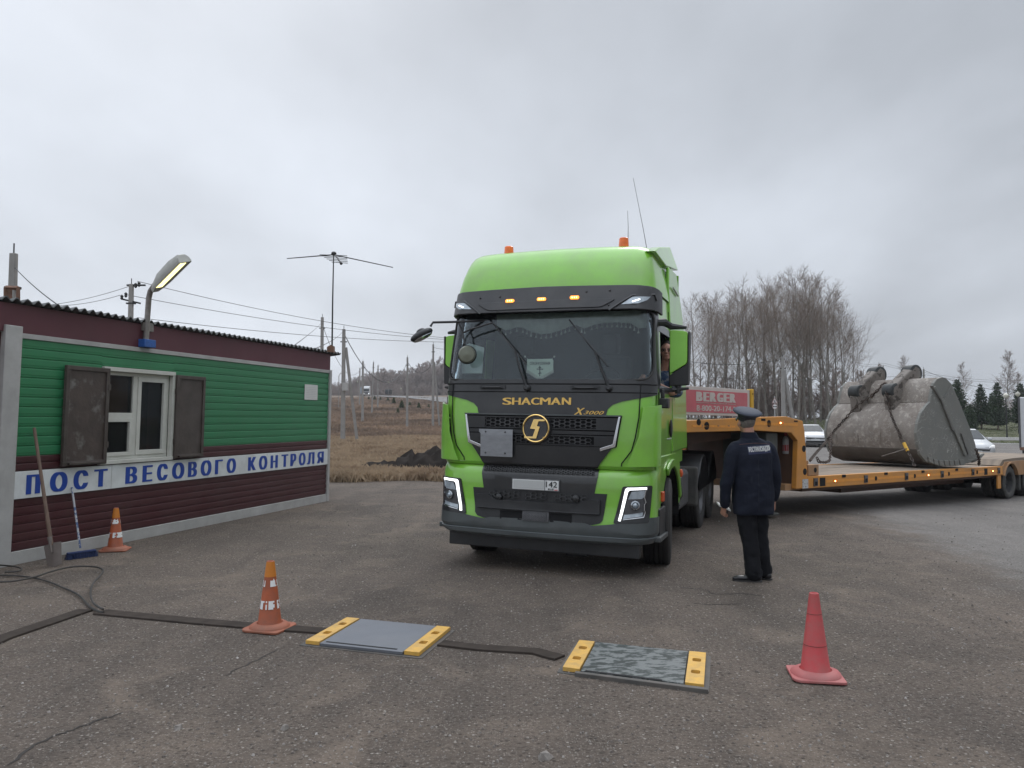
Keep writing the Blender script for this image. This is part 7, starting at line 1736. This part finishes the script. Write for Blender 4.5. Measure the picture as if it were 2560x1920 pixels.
# ================================================================== POLES AND WIRES
def pole(px, by, ty, y, wpx, label, brace=None, extras=True, group='concrete utility poles'):
    x = (px-1280)/FPX*y; z0 = gz(x, y)-.3; zt = EYE+(1047-ty)/FPX*y; w0 = wpx/FPX*y; o = thing('utility_pole', label, 'utility pole', (x, y, z0), 0, group)
    m = MB(); vs = []
    for z, w_ in ((0, w0*.62), (zt-z0, w0*.42)): vs += [(-w_, -w_*.8, z), (w_, -w_*.8, z), (w_, w_*.8, z), (-w_, w_*.8, z)]
    m.add(vs, [(0, 1, 5, 4), (1, 2, 6, 5), (2, 3, 7, 6), (3, 0, 4, 7), (4, 5, 6, 7)]); m.build('shaft', 'concrete', o, bevel=.02)
    m = MB(); m.tube([(0, 0, zt-z0), (0, 0, zt-z0+.25)], .02, 4); m.build('top_pin', 'black_metal', o); m = MB(); m.box(-w0*.9, w0*.9, -.08, .08, zt-z0-.9, zt-z0-.84); m.build('steelwork', 'black_metal', o)
    if brace:
        bx, by2, tz = brace; m = MB(); xx = (bx-1280)/FPX*y-x; zb = gz(xx+x, y)-z0-.2; m.beam((xx, .3, zb), (w0*.5, .1, (EYE+(1047-tz)/FPX*y)-z0), w0*.8, w0*.8); m.build('brace', 'concrete', o)
    return o, zt
pA, zA_ = pole(858, 0, 822, 52, 9, 'nearest concrete pole with a brace and a white meter box behind the cabin', brace=(893, 0, 868))
m = MB(); bx_ = (873-1280)/FPX*52-pA.location.x; m.box(.0, .36, -.35, -.12, EYE+(1047-977)/FPX*52-pA.location.z, EYE+(1047-957)/FPX*52-pA.location.z); mb_ = m.build('meter_box', 'trim_white', pA, bevel=.01)
pole(803.5, 0, 792, 60, 8, 'concrete pole sticking up behind the right end of the cabin roof')
pole(1018, 0, 893, 85, 5, 'tall lone concrete pole on the open dry bank')
pole(906.5, 0, 903, 98, 5, 'concrete pole second from the braced one on the bank')
pole(899, 0, 920, 170, 3, 'thin distant pole left of the white truck')
pole(929.5, 0, 905, 125, 3.4, 'slightly leaning distant pole right of the white truck')[0].rotation_euler = (0, R(1.5), 0)
pole(944.5, 0, 913, 150, 3.2, 'thin distant pole third along the row on the bank')
pole(858.5, 0, 830, 175, 1.2, 'very thin distant pole directly behind the braced one')
pole(1082.5, 0, 860, 86, 5, 'concrete pole with thin stay close beside the truck mirror', brace=(1099, 0, 905))
pole(1958, 0, 893, 60, 8, 'concrete pole with slanting brace in front of the bare grove', brace=(1996, 0, 925))
pole(2210, 0, 915, 130, 2.6, 'distant pole seen between the bucket hinge bosses')
pole(2311, 0, 922, 95, 4, 'concrete pole rising just behind the bucket top'); 
pD, zD = pole(23.5, 0, 630, 19, 19, 'big close concrete pole behind the cabin roof at the left edge')
pE, zE = pole(322, 0, 708, 34, 12, 'concrete pole with insulator arms behind the cabin roof')
m = MB(); zz0 = EYE+(1047-712)/FPX*34-pE.location.z; m.box(-.2, .62, -.04, .04, zz0-.02, zz0+.05)
z1_ = EYE+(1047-748)/FPX*34-pE.location.z; m.beam((-.36, -.0, z1_+.02), (.42, 0, z1_-.16), .07, .07); m.build('cross_arm', 'black_metal', pE)
for px, py in ((334, 712), (342.5, 709), (300, 742), (310, 736)):
    m = MB(); xx = (px-322)/FPX*34; zz_ = EYE+(1047-py)/FPX*34-pE.location.z; m.lathe([(.02, -.12), (.07, -.06), (.05, 0), (.075, .05), (.03, .11)], 10, Matrix.Translation((xx, -.05, zz_))); m.build('insulator', 'black_metal', pE, smooth=True)
# steel frame by the close pole
fr2 = thing('steel_frame', 'small rusty square steel frame on the roof by the close pole', 'frame'); P_ = lambda u, v: DP(Z5(u, v), 17.5)
m = MB()
for a, b in (((62, 770), (62, 615)), ((62, 615), (200, 620)), ((200, 612), (200, 770)), ((110, 640), (110, 770))): m.tube([P_(*a), P_(*b)], .05, 4)
m.build('tubes', 'rusty', fr2)
def wire(a, b, sag, r, label, n=18):
    a = np.array(a, float); b = np.array(b, float); c0 = (a+b)/2; pts = []
    for i in range(n+1): t = i/n; p = a*(1-t)+b*t; p[2] -= sag*4*t*(1-t); pts.append(p-c0)
    m = MB(); m.tube(pts, r, 4); o = m.build('overhead_wire', 'wire'); o.location = tuple(c0); return tag(o, label, 'wire', 'overhead wires')
def Zs(u, v): return (660+u/4.1475, 580+v/4.1475)
eq = lambda px, py, y: DP((px, py), y)
for (p0, p1, lab) in (((343, 703), (1700, 803), 'uppermost long wire running from the insulator pole towards the truck'), ((312, 736), (1700, 812), 'middle long wire running from the insulator pole towards the truck'), ((343, 794), (1700, 800), 'lowest long wire running from behind the cabin roof towards the truck')):
    a = eq(*p0, 34); b = eq(*p1, 75); wire(a, b, {703: 2.35, 736: 1.9, 794: 1.6}[p0[1]], .013, lab, 30)
wire(eq(334, 712, 34), eq(105, 764, 40), .15, .012, 'thin wire falling left from the top of the insulator pole'); wire(eq(300, 738, 34), eq(150, 764, 40), .1, .012, 'thin wire falling left from the lower arm of the insulator pole')
wire(eq(36, 668, 19), eq(150, 766, 15), .05, .014, 'thick cable from the close pole down to the cabin roof')
wire(eq(861, 836, 52), eq(1017, 910, 85), 2.6, .030, 'heavy sagging cable from the braced pole to the tall lone pole')
wire(eq(1020, 906, 85), eq(1082, 905, 86), 1.2, .022, 'sagging cable between the lone pole and the stayed pole')
wire(eq(858, 828, 52), eq(785, 873, 16), .1, .012, 'wire from the braced pole down to the cabin roof end'); wire(eq(803, 808, 60), eq(735, 864, 17), .05, .012, 'wire from the pole behind the roof down left to the roof')
wire(eq(807, 815, 60), eq(905, 918, 98), 2.2, .020, 'cable sagging from the roof end pole to the bank pole'); wire(eq(911, 910, 98), eq(944, 925, 150), 2.5, .025, 'short sagging cable between two thin distant poles')
wire(eq(1082, 868, 86), eq(1140, 868, 80), .2, .02, 'wire from the stayed pole passing behind the truck mirror')
for k, (y0, y1) in enumerate(((906, 908), (911, 913))): wire(eq(2140, y0, 120), eq(2210, y1, 130), .3, .02, ['upper','lower'][k]+' far wire left of the bucket hinge bosses'); wire(eq(2210, y1, 130), eq(2600, y0+42, 140), 1.2, .02, ['upper','lower'][k]+' far wire crossing the sky above the spruces')
wire(eq(1700, 939, 70), eq(2311, 935, 95), .5, .016, 'thin wire running low across the bare grove'); wire(eq(1964, 897, 60), eq(1700, 900, 60), .4, .016, 'thin wire leaving the braced grove pole to the left')
wire(eq(2311, 926, 95), eq(2600, 985, 70), .6, .022, 'wire sloping down right from the pole behind the bucket')
# distant street lights on the left
for px, ty, y, lb_ in ((846.5, 932, 150, 'distant street light on a curved arm behind the poles'),):
    x = (px-1280)/FPX*y; o = thing('street_light', lb_, 'street light', (x, y, gz(x, y))); zt = EYE+(1047-ty)/FPX*y-gz(x, y); m = MB(); m.tube([(0, 0, 0), (0, 0, zt-.6), (.3, 0, zt-.1), (.8, 0, zt)], .07, 5); m.build('post', 'concrete', o, smooth=True); m = MB(); m.box(.7, 1.2, -.1, .1, zt-.05, zt+.06); m.build('head', 'mid_metal', o, bevel=.02)
# globe lamps in the park
for px, gy, by, y, lb_ in ((2515, 990, 1081, 74, 'park lamp with a pale globe, left of the pair'), (2545, 986, 1073, 80, 'park lamp with a pale globe beside the white van')):
    x = (px-1280)/FPX*y; zg = gz(x, y); o = thing('park_lamp', lb_, 'lamp post', (x, y, zg), 0, 'globe lamps in the park'); h = EYE+(1047-gy)/FPX*y-zg
    m = MB(); m.tube([(0, 0, 0), (0, 0, .5), (0, 0, h-.2)], [.09, .055, .045], 8); m.build('post', 'black_metal', o, smooth=True)
    m = MB(); m.lathe([(.08, -.22), (.17, -.12), (.235, .02), (.22, .13), (.12, .23), (.05, .28)], 14, Matrix.Translation((0, 0, h))); m.build('globe', 'globe_glass' if 'globe_glass' in MATS else mat('globe_glass', (.62, .60, .52), .4), o, smooth=True)
# road signs in front of the grove
y = 55; x = (1937-1280)/FPX*y; zg = gz(x, y); sg_ = thing('road_sign', 'post with a triangular warning sign above a round sign, seen against the grove', 'road sign', (x, y, zg)); h = lambda py: EYE+(1047-py)/FPX*y-zg
m = MB(); m.tube([(0, .03, 0), (0, .03, h(990))], .035, 6); m.build('post', 'trim_white', sg_)
m = MB(); c_ = h(1003.5); r_ = 8.5/FPX*y
tri = [(-r_*.85, h(1008)), (r_*.85, h(1008)), (0, h(993.5))]
m.prism(tri, lambda a, b, d: (a, d, b), 0, .02); t1_ = m.build('warning_triangle', 'sign_rim' if 'sign_rim' in MATS else mat('sign_rim', (.40, .24, .23), .6), sg_)
m = MB(); cz_ = h(1003.2); m.prism([(a*.70, cz_+(b-cz_)*.70) for a, b in tri], lambda a, b, d: (a, d-.004, b), 0, .004); m.build('sign_face', 'plate_white', t1_)
m = MB(); m.tube([(0, -.008, cz_-.07), (0, -.008, cz_+.10)], .022, 4); m.tube([(-.07, -.008, cz_-.09), (0, -.008, cz_), (.07, -.008, cz_-.09)], .018, 4); m.build('symbol', 'ink', t1_)
m = MB(); M_ = Matrix.Translation((0, 0, h(1016.5))) @ Matrix.Rotation(R(90), 4, 'X'); rd_ = 6.2/FPX*y; m.lathe([(rd_, 0), (rd_, -.02)], 24, M_); t2_ = m.build('round_sign', 'sign_rim', sg_)
m = MB(); m.lathe([(rd_*.84, 0.004), (rd_*.84, -.0)], 24, M_); m.build('sign_face', 'plate_white', t2_)
m = MB(); zc_ = h(1016.5); m.box(-rd_*.62, rd_*.62, -.012, -.005, zc_-.018, zc_+.018)
for s_ in (-1, 1): m.box(*sorted((s_*.05, s_*.13)), -.012, -.005, zc_-.045, zc_+.045)
m.build('symbol', 'ink', t2_)
# small far road signs
mat('far_sign', (.55, .60, .30), .6)
for u, v, s_, y, lb_ in ((352, 658, 9, 250, 'small square road sign left of the distant white truck'), (645, 660, 11, 260, 'small yellow edged square sign on the far road'), (763, 722, 9, 240, 'lowest small square sign on the far road'), (902, 740, 6, 230, 'small narrow sign post on the far road near the truck')):
    px, py = ZL(u, v); x = (px-1280)/FPX*y; zg = gz(x, y); zc = EYE+(1047-py)/FPX*y-zg; r_ = s_/3.771/2/FPX*y; o = thing('road_sign', lb_, 'road sign', (x, y, zg), 0, 'small signs on the far road'); m = MB(); m.box(-r_, r_, -.02, .02, zc-r_, zc+r_); f_ = m.build('sign_face', 'far_sign', o); m = MB(); m.box(-r_*.6, r_*.6, -.04, -.025, zc-r_*.6, zc+r_*.6); m.build('symbol', 'plate_white', f_)
    m = MB(); m.tube([(0, .05, 0), (0, .05, zc)], .05, 4); m.build('post', 'concrete', o)
# ================================================================== CARS
mat('car_white', (.50, .51, .52), .4, var=.03, coat=.15, dirt=(.40, .39, .37), dstr=.3); mat('car_glass', (.03, .035, .038), .15, 0, var=.3, vscale=3, spec=.35); mat('car_black', (.012, .012, .013), .45)
def sedan(name, label):
    c = thing(name, label, 'car', group='white cars on the road')
    # stations along y (0 = nose), outline half widths
    def sect(y, zb, zs, zt, wb, ws, wt):
        return [(-wb, y, zb), (-ws, y, zb+.12), (-ws*1.0, y, zs-.12), (-ws*.97, y, zs), (-wt, y, zt), (-wt*.5, y, zt+.015), (wt*.5, y, zt+.015), (wt, y, zt), (ws*.97, y, zs), (ws, y, zs-.12), (ws, y, zb+.12), (wb, y, zb)]
    S_ = [sect(-.02, .32, .60, .66, .60, .66, .55), sect(.06, .24, .70, .76, .72, .80, .62), sect(.30, .20, .80, .86, .78, .86, .68), sect(.9, .2, .90, .96, .80, .88, .70), sect(1.22, .2, .95, 1.00, .80, .88, .70), sect(1.95, .2, .97, 1.42, .80, .88, .58), sect(2.4, .2, .98, 1.49, .80, .88, .58), sect(3.1, .2, .99, 1.47, .80, .88, .58), sect(3.9, .2, 1.0, 1.12, .80, .86, .60), sect(4.35, .3, .95, 1.0, .70, .80, .60)]
    m = MB(); k = 12; m.add([v for s in S_ for v in s], [(i*k+j, i*k+(j+1) % k, (i+1)*k+(j+1) % k, (i+1)*k+j) for i in range(len(S_)-1) for j in range(k)]+[tuple(range(k-1, -1, -1)), tuple((len(S_)-1)*k+j for j in range(k))])
    b = m.build('body', 'car_white', c, smooth=True, angle=30, bevel=.02)
    m = MB(); m.add([(-.69, 1.25, 1.055), (.69, 1.25, 1.055), (.565, 1.90, 1.450), (-.565, 1.90, 1.450)], [(0, 1, 2, 3)]); ws_ = m.build('windscreen', 'car_glass', c, recalc=False); ws_.modifiers.new('s', 'SOLIDIFY').thickness = .012
    for s_ in (-1, 1):
        m = MB(); m.add([(s_*.875, 1.45, 1.0), (s_*.875, 3.6, 1.02), (s_*.60, 3.1, 1.43), (s_*.60, 2.05, 1.43)], [(0, 1, 2, 3)]); o_ = m.build('side_window', 'car_glass', c, recalc=False); o_.modifiers.new('s', 'SOLIDIFY').thickness = .03
        m = MB(); m.prism([(.50, .60), (.78, .66), (.80, .80), (.66, .775), (.54, .70)], lambda a, b_, d: (s_*a, .02+.25*max(0, a-.5)+d, b_), -.03, .10); m.build('headlight', 'drl_soft' if 'drl_soft' in MATS else mat('drl_soft', (.8, .82, .85), .2, var=.3, vscale=20, emit=(1, 1, 1), es=.35), c, smooth=True, bevel=.01)
        m = MB(); m.box(*sorted((s_*.88, s_*1.03)), 1.42, 1.55, .98, 1.10); m.build('mirror', 'car_white', c, bevel=.03, smooth=True)
        for yy in (.82, 3.45): wheel(c, (s_*.80, yy, .32), .32, .20, 0, rim=.22, sgn=s_, grooves=1)
    m = MB(); m.prism([(-.56, .54), (.56, .54), (.60, .64), (.54, .70), (-.54, .70), (-.60, .64)], lambda a, b_, d: (a, -.075+d+.07*abs(a)+max(0, b_-.62)*.5, b_), 0, .09); g1 = m.build('grille', 'car_black', c)
    m = MB(); m.prism([(-.62, .30), (.62, .30), (.58, .43), (-.58, .43)], lambda a, b_, d: (a, -.075+d+.07*abs(a), b_), 0, .14); m.build('lower_grille', 'car_black', c)
    m = MB(); m.box(-.26, .26, -.10, -.06, .44, .55); np_ = m.build('number_plate', 'plate_white', c)
    m = MB(); m.box(-.22, .20, -.103, -.1005, .475, .52); m.build('plate_digits', 'plate_grey', np_)
    m = MB(); ring(m, (0, -.085, .635), (0, 1, 0), .045, .01, 14, 4); m.build('badge', 'chrome', g1)
    m = MB(); m.box(-.75, .75, .05, 4.2, .16, .3); m.build('underbody', 'car_black', c)
    return c
car1 = sedan('parked_car', 'white car seen front on between the trailer neck and the bucket'); x = 20.3; y = 51.5; car1.location = (x, y, gz(x, y)); car1.rotation_euler = (0, 0, R(-13))
car2 = copy_tree(car1); car2['label'] = 'white car with lit headlights behind the right side of the bucket'; x = 20.75; y = 34.5; car2.location = (x, y, gz(x, y)); car2.rotation_euler = (0, 0, R(-18))
# white van cut by the right edge
vx, vy = 19.9, 28.5
van = thing('white_van', 'white van body cut off by the right edge, standing behind the trailer', 'van', (0, 0, 0)); xl = (2546-1280)/FPX*30; yv = 30; van.location = (xl, yv, gz(xl, yv)); van.rotation_euler = (0, 0, R(-34.5)); zt = EYE+(1047-993)/FPX*yv-gz(xl, yv); zb_ = EYE+(1047-1120)/FPX*yv-gz(xl, yv)
m = MB(); m.box(0, 2.1, 0, 4.2, zb_, zt); m.build('cargo_box', 'car_white', van, bevel=.04)
m = MB(); m.box(.08, 2.0, .0, 5.6, zb_-.22, zb_-.003); m.build('chassis', 'car_black', van)
m = MB(); m.box(.05, 2.05, 4.25, 5.7, zb_, zt-.5); m.build('driver_cab', 'car_white', van, bevel=.12, smooth=True)
m = MB(); m.box(-.015, .05, -.015, .05, zb_, zt); m.build('corner_trim', 'mid_metal', van); m = MB(); m.box(0, 2.1, -.02, .03, zb_-.08, zb_+.04); m.build('rear_bumper', 'rusty', van)
for yy in (.9, 4.8):
    for xx in (.18, 1.9): wheel(van, (xx, yy, .36), .36, .22, 0, rim=.2, sgn=-1 if xx < 1 else 1, grooves=1)
# distant white truck with blue trailer
y = 300; px = 932-16; px, py = ZL(436, 790); x = (px-1280)/FPX*y; zr = EYE+(1047-py)/FPX*y; ft = thing('distant_truck', 'distant white truck coming along the far road with its lights on', 'truck', (x, y, zr), 0)
m = MB(); m.box(-1.25, 1.25, 0, 2.3, .5, 3.0); m.prism([(0, 3.0), (2.3, 3.0), (2.3, 3.9), (.9, 3.8)], lambda a, b, d: (d, a, b), -1.15, 1.15); m.build('cab', 'car_white', ft, bevel=.1, smooth=True)
m = MB(); m.box(-1.1, 1.1, -.06, -.01, 1.7, 2.7); m.build('windscreen', 'car_glass', ft); m = MB(); m.box(-.9, .9, -.06, -.01, .75, 1.5); m.build('grille', 'mid_metal', ft)
for s_ in (-1, 1): m = MB(); m.ball((s_*.95, -.08, .8), (.2, .08, .12), 8); m.build('headlight', 'drl', ft, smooth=True)
m = MB(); m.box(-3.6, -1.2, 3.5, 14, 1.0, 3.5); m.build('trailer', 'blue_tarp' if 'blue_tarp' in MATS else mat('blue_tarp', (.22, .27, .33), .7), ft)
m = MB()
for s_ in (-1, 1): m.lathe([(.5, -.15), (.5, .15)], 12, Matrix.Translation((s_*1.05, 1.3, .5)) @ Matrix.Rotation(R(90), 4, 'Y'))
m.build('wheels', 'rubber', ft)
px, py = ZL(637, 785); y = 290; x = (px-1280)/FPX*y; dk = thing('distant_van', 'small dark distant vehicle on the far road right of the white truck', 'van', (x, y, EYE+(1047-py)/FPX*y))
m = MB(); m.box(-1.0, 1.0, 0, 4.5, .4, 2.3); m.build('body', 'car_black', dk, bevel=.2, smooth=True); m = MB(); m.box(-.85, .85, -.03, 0, 1.3, 2.0); m.build('windscreen', 'car_glass', dk)
# ------------------------------------------------------------------ air: faint haze over the whole place


HZ = bpy.data.materials.new('haze'); HZ.use_nodes = True; t = HZ.node_tree; t.nodes.clear(); o_ = t.nodes.new('ShaderNodeOutputMaterial'); v_ = t.nodes.new('ShaderNodeVolumePrincipled')
v_.inputs['Color'].default_value = (.92, .95, 1, 1); v_.inputs['Density'].default_value = .00032; v_.inputs['Anisotropy'].default_value = .2; t.links.new(v_.outputs[0], o_.inputs['Volume'])
m = MB(); m.box(-760, 760, -60, 1560, -1.8, 45); tag(m.build('haze', HZ), kind='stuff')
